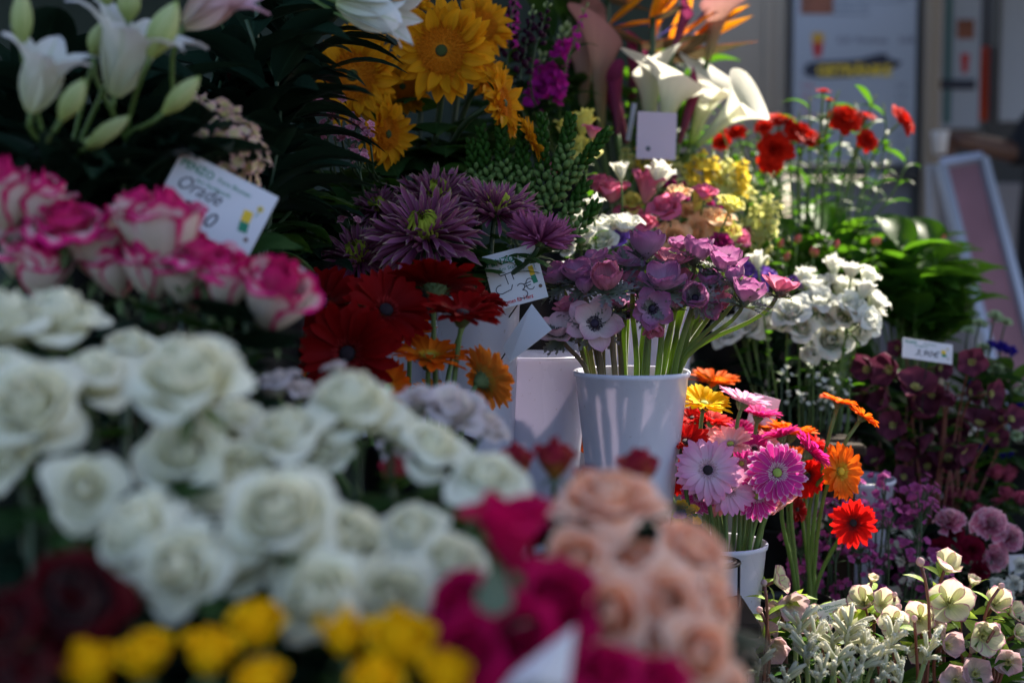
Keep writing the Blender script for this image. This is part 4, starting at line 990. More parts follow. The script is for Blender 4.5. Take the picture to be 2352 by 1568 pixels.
part('stem', stem_mesh(bez(P(1160, 1640, .97), P(1160, 1560, .96), P(1150, 1500, .95), P(1140, 1470, .93), 5), .0016, .001, 'stem'), gl)
leaf_at(gl, 'rose', 'leaf_grey', P(1135, 1415, .915), look(0, .15, 1), .042); leaf_at(gl, 'rose', 'leaf_grey', P(1145, 1460, .935), look(.6, .3, .6), .03)
g = 'peach roses in the right front'
for px, py, sz, d, ax, kd, lab in ((1400, 1155, 250, 1.08, look(-.05, .45, 1.25), 'open', 'topmost wide open peach rose in front of the bucket'), (1325, 1275, 170, 1.04, look(-.3, .9, 0.75), 'open', 'peach rose facing the camera right of the magenta goblet'), (1470, 1290, 160, 1.06, look(.1, .5, 1.15), 'open', 'peach rose in the centre of its bunch'), (1395, 1400, 210, 1.00, look(-.2, .9, 0.55), 'open', 'cream edged apricot rose lowest beside the magenta ones'), (1525, 1380, 210, 1.01, look(.1, .95, 0.55), 'open', 'pink peach rose facing the camera lower right'), (1590, 1255, 180, 1.06, look(.5, .5, 0.95), 'open', 'peach rose at the upper right of its bunch'), (1630, 1370, 150, 1.03, look(.8, .5, 0.45), 'half', 'peach rose turned away at the right edge of its bunch'), (1600, 1490, 190, .99, look(.4, .8, 0.35), 'open', 'lowest right peach rose beside the wire stand'), (1450, 1490, 140, 1.02, look(0, .8, 0.45), 'half', 'shaded peach rose low behind the others'), (1655, 1560, 120, 1.0, look(.4, .8, 0.25), 'half', 'peach rose cut by the lower edge')):
    flower('peach_rose', lab, 'rose', g, rose_head('wide' if kd == 'open' else kd, 'peach') + sepals(), px, py + 14, sz * .95, d, ax, 'pea', .4, 'stem_dark', .003, (2, 'rose', 'leaf', .06, .4, .8))
g = 'red and yellow roses before the buckets'
for px, py, sz, d, ax, lab in ((1272, 1060, 105, 1.32, look(0, .2, 1), 'red bud with a yellow outer petal left of the anemone bucket'), (1185, 1070, 100, 1.36, look(-.2, .2, 1), 'crimson rose bud behind the pure white rose'), (1462, 1085, 110, 1.30, look(.1, .3, 1), 'dark red rose with yellow streak before the anemone bucket'), (905, 1090, 80, 1.36, look(.2, .3, 1), 'small red rose in the gap between white roses'), (1350, 1105, 70, 1.36, look(.2, .2, 1), 'small crimson bud before the anemone bucket')):
    flower('red_yellow_rose', lab, 'rose', g, rose_head('closed', 'redyellow') + sepals(), px, py, sz * .85, d, ax, 'redy', .9, 'stem_dark', .0026, (3, 'rose', 'leaf_deep', .05, .4, .9))
g = 'blush lisianthus behind the white roses'
for px, py, sz, ax, lab in ((635, 890, 110, look(-.2, .4, 1), 'blush lisianthus left, under the cream and magenta rose'), (690, 905, 80, look(.2, .3, 1), 'small blush lisianthus under the dark red gerberas'), (1045, 955, 150, look(.1, .5, .8), 'blush lisianthus under the amber gerbera'), (960, 930, 110, look(-.1, .2, 1), 'pale lisianthus left of the biggest blush one'), (905, 1045, 90, look(.2, .4, .6), 'lilac blush lisianthus low between the white roses'), (770, 850, 60, look(-.2, .1, 1), 'slim lilac bud in front of the dark gerbera'), (1120, 985, 90, look(.5, .4, .6), 'blush lisianthus at the foot of the middle bucket')):
    flower('blush_lisianthus', lab, 'lisianthus', g, rose_head('lis', 'pale_pink', .09), px, py, sz, 1.40, ax, 'pale', .5, 'stem', .002, (3, 'small', 'leaf_mid', .03, .5, .95))

# ---- gerberas, left bucket
g = 'red and orange gerberas on the left'
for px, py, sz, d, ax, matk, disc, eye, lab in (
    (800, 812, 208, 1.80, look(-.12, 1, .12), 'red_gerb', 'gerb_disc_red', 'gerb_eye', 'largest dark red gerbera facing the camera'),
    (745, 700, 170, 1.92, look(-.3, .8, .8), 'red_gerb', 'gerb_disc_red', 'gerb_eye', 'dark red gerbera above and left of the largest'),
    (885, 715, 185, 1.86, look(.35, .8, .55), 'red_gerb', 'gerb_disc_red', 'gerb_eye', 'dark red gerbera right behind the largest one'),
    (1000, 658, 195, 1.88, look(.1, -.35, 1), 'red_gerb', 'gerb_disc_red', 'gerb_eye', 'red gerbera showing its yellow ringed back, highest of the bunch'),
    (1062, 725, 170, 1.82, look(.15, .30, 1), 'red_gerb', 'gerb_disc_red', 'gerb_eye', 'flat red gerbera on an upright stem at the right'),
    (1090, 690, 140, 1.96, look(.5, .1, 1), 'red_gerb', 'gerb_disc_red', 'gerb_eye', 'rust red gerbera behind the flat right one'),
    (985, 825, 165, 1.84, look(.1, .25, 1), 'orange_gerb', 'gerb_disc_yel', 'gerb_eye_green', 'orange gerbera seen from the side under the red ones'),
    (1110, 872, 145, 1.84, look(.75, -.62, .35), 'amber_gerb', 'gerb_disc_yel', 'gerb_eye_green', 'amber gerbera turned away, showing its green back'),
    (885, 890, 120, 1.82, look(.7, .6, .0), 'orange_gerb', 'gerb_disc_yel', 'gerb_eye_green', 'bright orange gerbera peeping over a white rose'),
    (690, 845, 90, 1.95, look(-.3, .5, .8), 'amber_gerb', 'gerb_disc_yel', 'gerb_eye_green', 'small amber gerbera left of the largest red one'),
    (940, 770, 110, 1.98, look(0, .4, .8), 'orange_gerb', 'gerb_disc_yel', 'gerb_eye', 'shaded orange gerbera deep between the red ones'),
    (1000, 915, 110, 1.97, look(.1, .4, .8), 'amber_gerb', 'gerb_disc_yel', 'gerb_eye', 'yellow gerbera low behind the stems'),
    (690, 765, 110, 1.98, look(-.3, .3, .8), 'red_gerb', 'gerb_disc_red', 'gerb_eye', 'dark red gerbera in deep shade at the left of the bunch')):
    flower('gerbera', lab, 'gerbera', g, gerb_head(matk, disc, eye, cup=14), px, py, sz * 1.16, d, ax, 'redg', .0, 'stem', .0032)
# reds behind the anemone bucket
g = 'red gerberas between the white buckets'
for px, py, sz, ax, matk, lab in ((1318, 893, 75, look(-.7, .4, .3), 'sunred_gerb', 'highest red gerbera peeping out left of the anemone bucket'), (1325, 962, 75, look(-.4, .5, .8), 'sunred_gerb', 'middle red gerbera left of the anemone bucket'), (1330, 1010, 80, look(-.5, .6, .5), 'orange_gerb', 'orange red gerbera lowest left of the anemone bucket'), (1300, 985, 60, look(-.6, .4, .4), 'red_gerb', 'dark red gerbera behind the two at the bucket side')):
    flower('gerbera', lab, 'gerbera', g, gerb_head(matk, 'gerb_disc_red', 'gerb_eye', cup=6, n=18), px, py, sz, 2.26, ax, 'gerb', .0, 'stem', .0028)
# ---- gerberas, right bucket
g = 'bright gerberas in the right bucket'
for px, py, sz, d, ax, matk, disc, eye, lab in (
    (1617, 930, 102, 2.12, look(.15, .42, 1), 'yellow_gerb', 'gerb_disc_yel', 'gerb_eye_green', 'bright yellow gerbera touching the anemone bucket'),
    (1640, 880, 98, 2.45, look(.1, .12, 1), 'orange_gerb', 'gerb_disc_yel', 'gerb_eye', 'shaded orange gerbera above the yellow one'),
    (1706, 925, 102, 2.14, look(.35, -.05, 1), 'pink_gerb', 'gerb_disc', 'gerb_eye', 'pale pink gerbera seen from the side beside the yellow one'),
    (1742, 955, 88, 2.22, look(.2, .08, 1), 'magenta_gerb', 'gerb_disc', 'gerb_eye', 'magenta gerbera seen edge on right of the pale one'),
    (1634, 968, 78, 2.2, look(.3, .2, 1), 'sunred_gerb', 'gerb_disc_red', 'gerb_eye', 'scarlet gerbera right under the yellow one'),
    (1590, 962, 66, 2.22, look(-.3, .4, 1), 'sunred_gerb', 'gerb_disc_red', 'gerb_eye', 'scarlet gerbera hidden left under the yellow one'),
    (1575, 1018, 98, 2.10, look(.12, .55, 1), 'sunred_gerb', 'gerb_disc_red', 'gerb_eye', 'big scarlet gerbera leaning on the anemone bucket'),
    (1560, 1095, 72, 2.16, look(-.1, .8, .3), 'sunred_gerb', 'gerb_disc_red', 'gerb_eye', 'dark scarlet gerbera below the big scarlet one'),
    (1632, 1010, 75, 2.16, look(.1, .2, 1), 'salmon_gerb', 'gerb_disc', 'gerb_eye', 'dusty pink gerbera half closed under the scarlet one'),
    (1678, 1022, 88, 2.12, look(-.2, .5, .9), 'salmon_gerb', 'gerb_disc', 'gerb_eye_green', 'sunlit salmon gerbera in the middle of the bunch'),
    (1733, 1032, 68, 2.16, look(.1, .6, .8), 'magenta_gerb', 'gerb_disc', 'gerb_eye', 'small hot pink gerbera above the white tipped one'),
    (1765, 1018, 62, 2.22, look(.4, .3, .8), 'salmon_gerb', 'gerb_disc', 'gerb_eye', 'small salmon gerbera behind the white tipped one'),
    (1762, 985, 60, 2.30, look(.1, .3, .8), 'orange_gerb', 'gerb_disc_yel', 'gerb_eye', 'orange gerbera hidden behind the magenta ones'),
    (1815, 998, 104, 2.24, look(.15, -.12, 1), 'orange_gerb', 'gerb_disc_yel', 'gerb_eye', 'orange gerbera arching behind the magenta one'),
    (1795, 1003, 80, 2.13, look(-.25, -.15, 1), 'magenta_gerb', 'gerb_disc', 'gerb_eye', 'magenta gerbera tilted left showing its calyx'),
    (1858, 1042, 92, 2.12, look(.85, -.15, .75), 'magenta_gerb', 'gerb_disc', 'gerb_eye', 'magenta gerbera tilted right, rim lit by the sun'),
    (1928, 1082, 108, 2.18, look(.55, .75, .15), 'orange_gerb', 'gerb_disc_yel', 'gerb_disc_yel', 'deep orange gerbera facing right of the magenta ones'),
    (1625, 1080, 122, 2.06, look(.05, 1, .35), 'pink_gerb', 'gerb_disc', 'gerb_eye', 'pale pink gerbera with black eye facing the camera'),
    (1672, 1125, 104, 2.08, look(.15, 1, .55), 'pink_gerb', 'gerb_disc', 'gerb_eye', 'second pale pink gerbera partly behind the first'),
    (1784, 1086, 115, 2.07, look(.1, 1, .35), 'tipped_gerb', 'gerb_disc', 'gerb_eye_green', 'magenta gerbera with white tipped petals and green eye'),
    (1703, 1065, 66, 2.13, look(0, .9, .4), 'tipped_gerb', 'gerb_disc', 'gerb_eye_green', 'dark magenta gerbera between the pale and the tipped one'),
    (1738, 1138, 92, 2.09, look(.1, .9, .2), 'tipped_gerb', 'gerb_disc', 'gerb_eye_green', 'white edged magenta gerbera low in the middle'),
    (1606, 1138, 74, 2.12, look(-.3, .9, .1), 'tipped_gerb', 'gerb_disc', 'gerb_eye_green', 'magenta gerbera lowest at the left of the bunch'),
    (1798, 1150, 72, 2.11, look(.5, .3, -.6), 'salmon_gerb', 'gerb_disc', 'gerb_eye', 'salmon gerbera hanging down at the lower right'),
    (1852, 1092, 88, 2.22, look(.3, .7, -.1), 'sunred_gerb', 'gerb_disc_red', 'gerb_eye', 'dark scarlet gerbera in the shade under the magenta one'),
    (1650, 1045, 70, 2.16, look(0, .7, .6), 'magenta_gerb', 'gerb_disc', 'gerb_eye', 'hot pink gerbera between the salmon and the black eyed one'),
    (1745, 1070, 66, 2.18, look(.1, .6, .6), 'salmon_gerb', 'gerb_disc', 'gerb_eye', 'salmon gerbera behind the white tipped one on its left'),
    (1830, 1060, 70, 2.26, look(.2, .5, .7), 'orange_gerb', 'gerb_disc_yel', 'gerb_eye', 'orange gerbera deep behind the white tipped one'),
    (1660, 985, 66, 2.26, look(0, .4, .8), 'sunred_gerb', 'gerb_disc_red', 'gerb_eye', 'scarlet gerbera in the gap behind the pale pink side view'),
    (1700, 990, 60, 2.24, look(0, .5, .8), 'magenta_gerb', 'gerb_disc', 'gerb_eye', 'dark magenta gerbera in the gap under the pale side view'),
    (1768, 1130, 66, 2.16, look(.2, .8, .2), 'salmon_gerb', 'gerb_disc', 'gerb_eye', 'salmon gerbera low behind the white tipped one'),
    (1650, 1150, 62, 2.14, look(0, .8, .1), 'salmon_gerb', 'gerb_disc', 'gerb_eye', 'salmon gerbera lowest under the black eyed pair'),
    (1885, 1060, 66, 2.30, look(.4, .5, .5), 'sunred_gerb', 'gerb_disc_red', 'gerb_eye', 'scarlet gerbera between the magenta and the deep orange one'),
    (1872, 1020, 62, 2.30, look(.5, .1, .9), 'sunred_gerb', 'gerb_disc_red', 'gerb_eye', 'scarlet gerbera behind the arching orange one')):
    flower('gerbera', lab, 'gerbera', g, gerb_head(matk, disc, eye, cup=20 if ax[2] > .6 else 8), px, py, sz * 1.24, d, ax, 'gerb' if px < 1830 else 'gerb2', .0, 'stem', .0030)
for px, py, sz, d, ax, matk, lab in ((1926, 925, 92, 2.20, look(.30, -.02, 1), 'orange_gerb', 'left one of two backlit orange gerberas standing apart'), (1980, 958, 88, 2.18, look(.62, -.05, .8), 'orange_gerb', 'right one of two backlit orange gerberas standing apart'), (1960, 1200, 112, 2.20, look(-.2, .9, .1), 'sunred_gerb', 'ragged scarlet gerbera bent out alone to the lower right'), (1830, 1170, 60, 2.30, look(.3, .5, .2), 'red_gerb', 'dark red gerbera deep behind the hanging salmon one')):
    flower('gerbera', lab, 'gerbera', g, gerb_head(matk, 'gerb_disc_red' if 'red' in matk else 'gerb_disc_yel', 'gerb_eye', cup=10, n=16 if px == 1960 else 22), px, py, sz, d, ax, 'gerb2', .0, 'stem', .0030)

# ---- anemones
g = 'mauve anemones in the front bucket'
for px, py, sz, d, ax, matk, op, col_, lab in (
    (1366, 742, 98, 2.04, look(-.05, 1, .35), 'anem_white', .9, 1, 'wide open blush anemone with black eye over the left rim'),
    (1285, 762, 88, 2.06, look(-.2, .5, .8), 'anem_white', .7, 1, 'whitish anemone at the far left beside the blank card'),
    (1498, 708, 78, 2.03, look(0, 1, .1), 'anem', .75, 0, 'mauve anemone facing the camera with violet eye, lower middle'),
    (1501, 755, 46, 2.04, look(.1, .5, -.8), 'anem_rose', .3, 1, 'small rose anemone hanging down under the middle one'),
    (1597, 680, 64, 2.04, look(-.1, 1, .3), 'anem', .25, 1, 'half closed dark mauve anemone ringed by feathery leaves'),
    (1630, 706, 52, 2.07, look(.3, .6, -.2), 'anem', .3, 1, 'small mauve anemone behind the ringed one'),
    (1718, 668, 76, 2.05, look(.25, .3, 1), 'anem', .45, 1, 'mauve anemone with a tongue like petal, second from the right'),
    (1797, 652, 78, 2.10, look(.35, .05, 1), 'anem_rose', .6, 1, 'rightmost rose pink anemone on a long bent stem'),
    (1666, 596, 80, 2.12, look(.1, .3, 1), 'anem', .4, 1, 'tall mauve anemone at the upper right'),
    (1690, 632, 56, 2.08, look(-.1, .1, 1), 'anem', .05, 1, 'closed mauve anemone bud below the tall upper right one'),
    (1602, 572, 76, 2.13, look(.15, .1, 1), 'anem', .35, 1, 'pointed mauve anemone, highest right of the middle'),
    (1486, 560, 86, 2.12, look(0, .05, 1), 'anem', .35, 1, 'highest mauve anemone seen from the side'),
    (1440, 602, 76, 2.12, look(0, .35, 1), 'anem', .8, 0, 'wide flat mauve anemone left under the highest'),
    (1370, 590, 66, 2.14, look(-.3, .2, 1), 'anem', .6, 1, 'mauve anemone at the upper left'),
    (1275, 630, 68, 2.10, look(-.55, .3, 1), 'anem', .5, 0, 'leftmost mauve anemone by the price card'),
    (1330, 625, 70, 2.08, look(-.25, .4, 1), 'anem', .45, 1, 'mauve anemone right beside the leftmost'),
    (1342, 655, 50, 2.05, look(-.1, .3, 1), 'anem', .1, 0, 'slim cup shaped mauve anemone under the left pair'),
    (1393, 640, 82, 2.03, look(-.1, .6, .9), 'anem_rose', .15, 1, 'rounded rose cup anemone in the left middle'),
    (1458, 645, 60, 2.10, look(.1, .6, .8), 'anem_rose', .6, 1, 'rose anemone behind the rounded cup'),
    (1522, 638, 82, 2.05, look(-.05, .5, 1), 'anem', .5, 1, 'pale lilac anemone in the centre of the bunch'),
    (1545, 603, 78, 2.12, look(.1, .3, 1), 'anem_rose', .7, 0, 'rose anemone behind the pale centre one'),
    (1300, 700, 58, 2.08, look(-.4, .2, .9), 'anem_rose', .6, 0, 'rose anemone seen from the side behind a big leaf'),
    (1570, 640, 50, 2.13, look(.1, .4, .8), 'anem_rose', .4, 1, 'small rose anemone deep inside the bunch'),
    (1420, 690, 50, 2.12, look(0, .2, 1), 'anem', .2, 1, 'shaded anemone low in the middle'),
    (1480, 675, 52, 2.12, look(-.1, .5, .9), 'anem', .4, 1, 'shaded anemone between the centre pair and the violet eyed one'),
    (1555, 690, 54, 2.10, look(.1, .5, .8), 'anem', .35, 1, 'deep mauve anemone left of the ringed one'),
    (1440, 715, 46, 2.13, look(-.1, .7, .5), 'anem', .5, 1, 'dark anemone right of the wide open blush one'),
    (1655, 690, 50, 2.11, look(.3, .5, .6), 'anem_rose', .4, 1, 'rose anemone under the tongue petalled one'),
    (1325, 690, 46, 2.13, look(-.3, .5, .6), 'anem', .4, 1, 'dark anemone above the wide open blush one'),
    (1560, 560, 44, 2.16, look(0, .3, 1), 'anem', .4, 1, 'small mauve anemone between the two highest'),
    (1405, 615, 48, 2.16, look(-.1, .3, 1), 'anem', .4, 1, 'mauve anemone behind the rounded cup'),
    (1630, 640, 50, 2.12, look(.1, .4, .9), 'anem', .45, 1, 'mauve anemone right of the middle, behind the ringed one'),
    (1655, 655, 46, 2.14, look(.2, .3, .9), 'anem', .3, 1, 'small anemone behind the closed bud')):
    flower('anemone', lab, 'anemone', g, anem_head(matk, op, True, bool(col_) or op > .3, -.22), px, py, sz * (1.62 if op < .55 else 1.3), d, ax, 'anem', .45 if op < .7 else .2, 'stem_anem' if px > 1470 or px % 3 == 0 else 'stem_anem_b', rnd.uniform(.0028, .0040))

# ---- chrysanthemums
g = 'purple chrysanthemums'
for px, py, sz, d, ax, solid, bk, lab in (
    (975, 535, 262, 2.05, look(-.1, .62, .8), 0, 'chr', 'largest purple chrysanthemum with lime centre'),
    (822, 588, 185, 2.10, look(-.2, .6, .8), 0, 'chr2', 'lower left purple chrysanthemum with lime centre'),
    (1140, 480, 205, 2.12, look(.2, .2, 1), 0, 'chr', 'right hand purple chrysanthemum with frayed tips'),
    (1005, 452, 200, 2.22, look(0, .45, 1), 0, 'chr', 'purple chrysanthemum rising behind the largest'),
    (868, 478, 130, 2.24, look(-.2, .5, .8), 0, 'chr2', 'dark chrysanthemum behind on the left'),
    (1242, 545, 165, 2.03, look(.22, .05, 1), 1, 'chr', 'violet chrysanthemum seen from the side above the price card')):
    flower('chrysanthemum', lab, 'chrysanthemum', g, chrys_head('chrys_solid' if solid else 'chrys', 'chrys_in', bool(solid)), px, py, sz * 1.1, d, ax, bk, .12, 'stem_dark', .0035, (4, 'lobed', 'leaf', .07, .45, .95))
# ---- sunflowers
g = 'shaggy orange sunflowers'
for px, py, sz, d, ax, lab in (
    (1015, 118, 238, 2.30, look(-.1, 1, .05), 'largest shaggy sunflower facing the camera'),
    (812, 175, 235, 2.36, look(-.2, .9, .1), 'big sunflower left of the largest behind dark leaves'),
    (888, 308, 165, 2.30, look(.75, .5, -.1), 'sunflower turned right under the left big one'),
    (1155, 238, 165, 2.28, look(.90, .35, .15), 'sunflower in profile on the right'),
    (1222, 322, 120, 2.26, look(.85, .1, .45), 'small sunflower in profile lowest right'),
    (1122, 178, 130, 2.42, look(.6, .5, .3), 'shaded sunflower between the largest and the profile one'),
    (945, 8, 110, 2.40, look(-.2, .7, .4), 'sunflower cut by the upper edge'),
    (1105, 60, 160, 2.42, look(.4, .8, .3), 'sunflower behind the right of the largest'),
    (925, 200, 130, 2.44, look(0, .8, .1), 'dim sunflower behind the gap between the two big ones')):
    flower('sunflower', lab, 'sunflower', g, sun_head(), px, py, sz * 1.04, d, ax, 'sunf', .05, 'stem_dark', .0052, (3, 'heart', 'leaf', .11, .3, .62))

# ---- lisianthus, sunlit
def lis(px, py, sz, d, ax, matk, kd, bk, lab, g):
    flower('lisianthus', lab, 'lisianthus', g, rose_head(kd, matk, .12) + sepals(5, .8, 'calyx', 0, (10, -20)), px, py, sz * (1.5 if 'right' in g else 1.36), d, ax, bk, .7 if kd == 'lis' else .9, 'stem', .0018, (4, 'small', 'leaf_mid', .035, .45, .9))
g = 'pink, apricot and yellow lisianthus'
for px, py, sz, ax, matk, kd, lab in (
    (1406, 436, 66, look(0, .35, 1), 'lis_pink', 'lis', 'pink lisianthus left of the middle, rim lit'),
    (1372, 418, 50, look(-.2, .2, 1), 'lis_pink', 'lis', 'pink lisianthus partly hidden by a green spike'),
    (1487, 431, 62, look(.1, .25, 1), 'lis_pink', 'lisc', 'rounded pink lisianthus left of the white bud'),
    (1529, 478, 68, look(-.2, .5, .6), 'lis_pink', 'lis', 'deep pink lisianthus in the centre of the bunch'),
    (1445, 492, 52, look(0, .6, .6), 'lis_pink', 'lis', 'shaded pink lisianthus under the yellow one'),
    (1452, 465, 42, look(0, .6, .5), 'lis_yellow', 'lis', 'yellow lisianthus between pink ones'),
    (1516, 405, 48, look(.2, 0, 1), 'lis_white', 'lisc', 'white lisianthus bud with green sepals, top of the bunch'),
    (1572, 498, 66, look(.1, .7, .6), 'lis_peach', 'lis', 'apricot lisianthus right of the deep pink one'),
    (1640, 505, 74, look(.1, .45, 1), 'lis_peach', 'lis', 'wide apricot lisianthus glowing in the sun'),
    (1600, 530, 56, look(0, .7, .4), 'lis_peach', 'lis', 'apricot lisianthus below the wide one'),
    (1545, 545, 60, look(-.1, .8, .2), 'lis_peach', 'lis', 'pale apricot lisianthus just over the anemones'),
    (1606, 466, 42, look(.4, 0, 1), 'lis_yellow', 'lisc', 'pointed yellow green lisianthus bud'),
    (1330, 345, 74, look(0, .5, .8), 'lis_yellow', 'lis', 'pale yellow lisianthus behind the green spikes'),
    (1340, 285, 48, look(.1, .1, 1), 'lis_yellow', 'lisc', 'yellow lisianthus bud highest behind the spikes'),
    (1300, 300, 40, look(-.2, .1, 1), 'lis_yellow', 'lisc', 'yellow lisianthus bud beside the smallest sunflower'),
    (1362, 300, 40, look(.3, .2, 1), 'lis_pink', 'lis', 'pink edge of a lisianthus behind the yellow ones'),
    (1285, 395, 50, look(-.1, .5, .8), 'lis_pink', 'lis', 'blush lisianthus behind the green spikes'),
    (1585, 585, 46, look(0, .5, .8), 'lis_pink', 'lis', 'pink lisianthus behind the highest anemones'),
    (1660, 560, 44, look(.2, .6, .5), 'snap_plum', 'lis', 'plum lisianthus under the apricot ones'),
    (1620, 440, 44, look(.1, .5, .9), 'lis_pink', 'lis', 'small pink lisianthus between the yellow spikes'),
    (1680, 470, 50, look(.2, .5, .8), 'lis_yellow', 'lis', 'pale yellow lisianthus right of the wide apricot one'),
    (1560, 445, 46, look(-.1, .4, .9), 'lis_peach', 'lis', 'apricot lisianthus behind the deep pink one'),
    (1670, 530, 48, look(.2, .6, .6), 'lis_yellow', 'lis', 'cream yellow lisianthus under the wide apricot one'),
    (1480, 515, 48, look(0, .6, .7), 'lis_pink', 'lis', 'pink lisianthus just above the highest anemone'),
    (1425, 395, 34, look(-.1, .1, 1), 'lis_white', 'lisc', 'green white lisianthus bud above the pink ones'),
    (1700, 545, 40, look(.3, .5, .5), 'lis_pink', 'lis', 'pink lisianthus at the right edge of the bunch')):
    lis(px, py, sz, 2.58 + jit(.06), ax, matk, kd, 'lis', lab, g)
g = 'white lisianthus over the anemones'
for px, py, sz, ax, matk, kd, lab in (
    (1366, 480, 42, look(0, .1, 1), 'lis_white', 'lisc', 'white lisianthus bud standing over the white bunch'),
    (1385, 520, 64, look(.1, .3, 1), 'lis_white', 'lis', 'sunlit white lisianthus over the left anemones'),
    (1435, 512, 60, look(.1, .35, 1), 'lis_white', 'lis', 'white ruffled lisianthus beside the violet one'),
    (1383, 552, 58, look(0, .6, .6), 'lis_white', 'lis', 'white lisianthus touching the anemones'),
    (1340, 540, 50, look(-.3, .4, .8), 'lis_white', 'lis', 'white lisianthus behind the violet chrysanthemum'),
    (1322, 500, 46, look(-.3, .3, .8), 'lis_white', 'lis', 'greenish white lisianthus at the left of the bunch'),
    (1416, 548, 44, look(0, .7, .4), 'lis_purple', 'lis', 'violet lisianthus among the white ones'),
    (1300, 560, 44, look(-.3, .6, .4), 'lis_white', 'lis', 'shaded white lisianthus behind the price card')):
    lis(px, py, sz, 2.40 + jit(.05), ax, matk, kd, 'lis2', lab, g)
g = 'white lisianthus on the right'
for i, (px, py, sz, ax, kd) in enumerate((
    (1672, 762, 54, look(-.3, .7, .4), 'lis'), (1722, 742, 58, look(-.2, .7, .5), 'lis'), (1768, 724, 60, look(-.1, .8, .5), 'lis'), (1819, 716, 62, look(0, .7, .6), 'lis'),
    (1882, 690, 58, look(0, .5, .8), 'lis'), (1878, 654, 52, look(0, .3, 1), 'lis'), (1931, 652, 56, look(.1, .3, 1), 'lis'), (1908, 780, 66, look(0, .9, .1), 'lis'),
    (1842, 752, 50, look(-.1, .8, .3), 'lis'), (1957, 702, 54, look(.3, .6, .6), 'lis'), (1995, 736, 54, look(.5, .6, .4), 'lis'), (2014, 690, 48, look(.6, .3, .8), 'lis'),
    (1957, 616, 44, look(.1, .1, 1), 'lis'), (1992, 642, 36, look(.4, 0, 1), 'lisc'), (1985, 668, 36, look(.5, 0, 1), 'lisc'), (1938, 724, 44, look(.1, .8, .3), 'lis'), (1860, 800, 36, look(-.1, .5, -.4), 'lisc'), (1916, 612, 34, look(0, 0, 1), 'lisc'), (1970, 760, 38, look(.4, .6, 0), 'lisc'), (1900, 730, 46, look(0, .8, .4), 'lis'), (1850, 640, 34, look(-.1, 0, 1), 'lisc'), (1740, 600, 30, look(-.1, 0, 1), 'lisc'), (2010, 720, 30, look(.6, .1, .8), 'lisc'))):
    lis(px, py, sz, 2.62 + jit(.05), ax, 'lis_white', kd, 'lisw', ('white lisianthus' if kd == 'lis' else 'closed white green lisianthus', 'in the sunlit bunch right of the anemones'), g)
for i, (px, py, sz) in enumerate(((1712, 622, 46), (1752, 630, 44), (1842, 646, 40), (1735, 655, 36), (1690, 612, 30))):
    lis(px, py, sz, 2.70, look(jit(.3), .5, .8), 'lis_purple', 'lis', 'lisw', ('violet lisianthus', 'behind the rightmost anemone'), 'violet lisianthus on the right')

# ---- spikes: stocks, snapdragons, fritillaria, star of Bethlehem
def spike(name, label, cat, group, base, tip, d0, d1, bk, matk, floret, n, fs, stem='stem', taper=.6, tipbud=None, spread=.5, sr=.0026, lv=None):
    b = P(base[0], base[1], d0); t = P(tip[0], tip[1], d1)
    foot, rim = hub(bk, b)
    root = thing(name, label, cat, foot, group, head=(b + t) / 2)
    ax = (t - b).normalized()
    pts = stem_pts(foot, rim, b, ax, 6) + [b.lerp(t, .5), t]
    part('stem', stem_mesh(pts, sr * 1.2, sr * .5, stem, 6), root)
    for k in range(n):
        f = (k + .5) / n; p = b.lerp(t, f)
        a = k * 2.39996; side = frame(p, ax, a)
        s = fs * (1 - taper * f)
        tiltup = 55 - 35 * f
        s *= 1 + jit(.16); M = side @ Tr(0, s * spread, 0) @ Rx(-R(tiltup)) @ Rz(rnd.random() * 6) @ Sc(s)
        useb = tipbud and f > tipbud[1]
        me = tipbud[0] if useb else floret
        part('bud' if useb else 'floret', me, root, M)
    if lv: leaves(root, pts, *lv)
    return root
def ruffle_d(n=6, s=1.0):
    L = []
    for k in range(n):
        b = blade_d(.95, .8, 'obov', 20, 60 - 12 * (k % 3), cup=.2, nu=3, nv=4, ruff=.16, ph=k)
        L.append((b, Rz(k * 2.4) @ Rx(R(-8 * (k % 3)))))
    return join_d(L)
fl_stock = cmesh('ruffled_floret', ruffle_d, 'magenta_stock'); fl_snapy = cmesh('ruffled_floret', ruffle_d, 'snap_yellow'); fl_snapc = cmesh('ruffled_floret', ruffle_d, 'snap_cream'); fl_plum = cmesh('ruffled_floret', ruffle_d, 'snap_plum')
fl_stat = cmesh('ruffled_floret', ruffle_d, 'statice'); fl_scab = cmesh('ruffled_floret', ruffle_d, 'scab')
bd = cmesh('small_bud', lambda: bud_d(.35, 1.2, 7, 5), 'bud_green')
bell = cmesh('dark_bell', lambda: bud_d(.48, 1.25, 8, 5, pk=.6), 'fritil')
MT['bud_dk'] = petal_mat('green_star_bud', (.03, .085, .015), (.17, .26, .08), veins=.14, trans=.2)
orn = cmesh('star_bud', lambda: bud_d(.40, 1.3, 7, 5, pk=.55), 'bud_dk')
orn_t = cmesh('tip_scale', lambda: bud_d(.45, 1.5, 6, 4, pk=.5), 'leaf_mid')
g = 'magenta stocks'
for b, t, n, s, lab in (((1262, 235), (1300, 60), 26, 24, 'full magenta stock spike left of the blush callas'), ((1225, 250), (1245, 120), 16, 20, 'magenta stock spike in the shade of the other'), ((1165, 110), (1190, -30), 14, 17, 'magenta stock behind the sunflower top'), ((1310, 120), (1350, 5), 9, 12, 'green tipped stock shoot with few magenta buds')):
    spike('stock', lab, 'stock flower', g, b, t, 2.66, 2.68, 'stoc', 'magenta_stock', fl_stock, int(n * 1.5), S(s * 1.15, 2.7), lv=(4, 'lance', 'leaf', .10, .5, .85), tipbud=(bd, .80), taper=.55)
g = 'dark fritillaries'
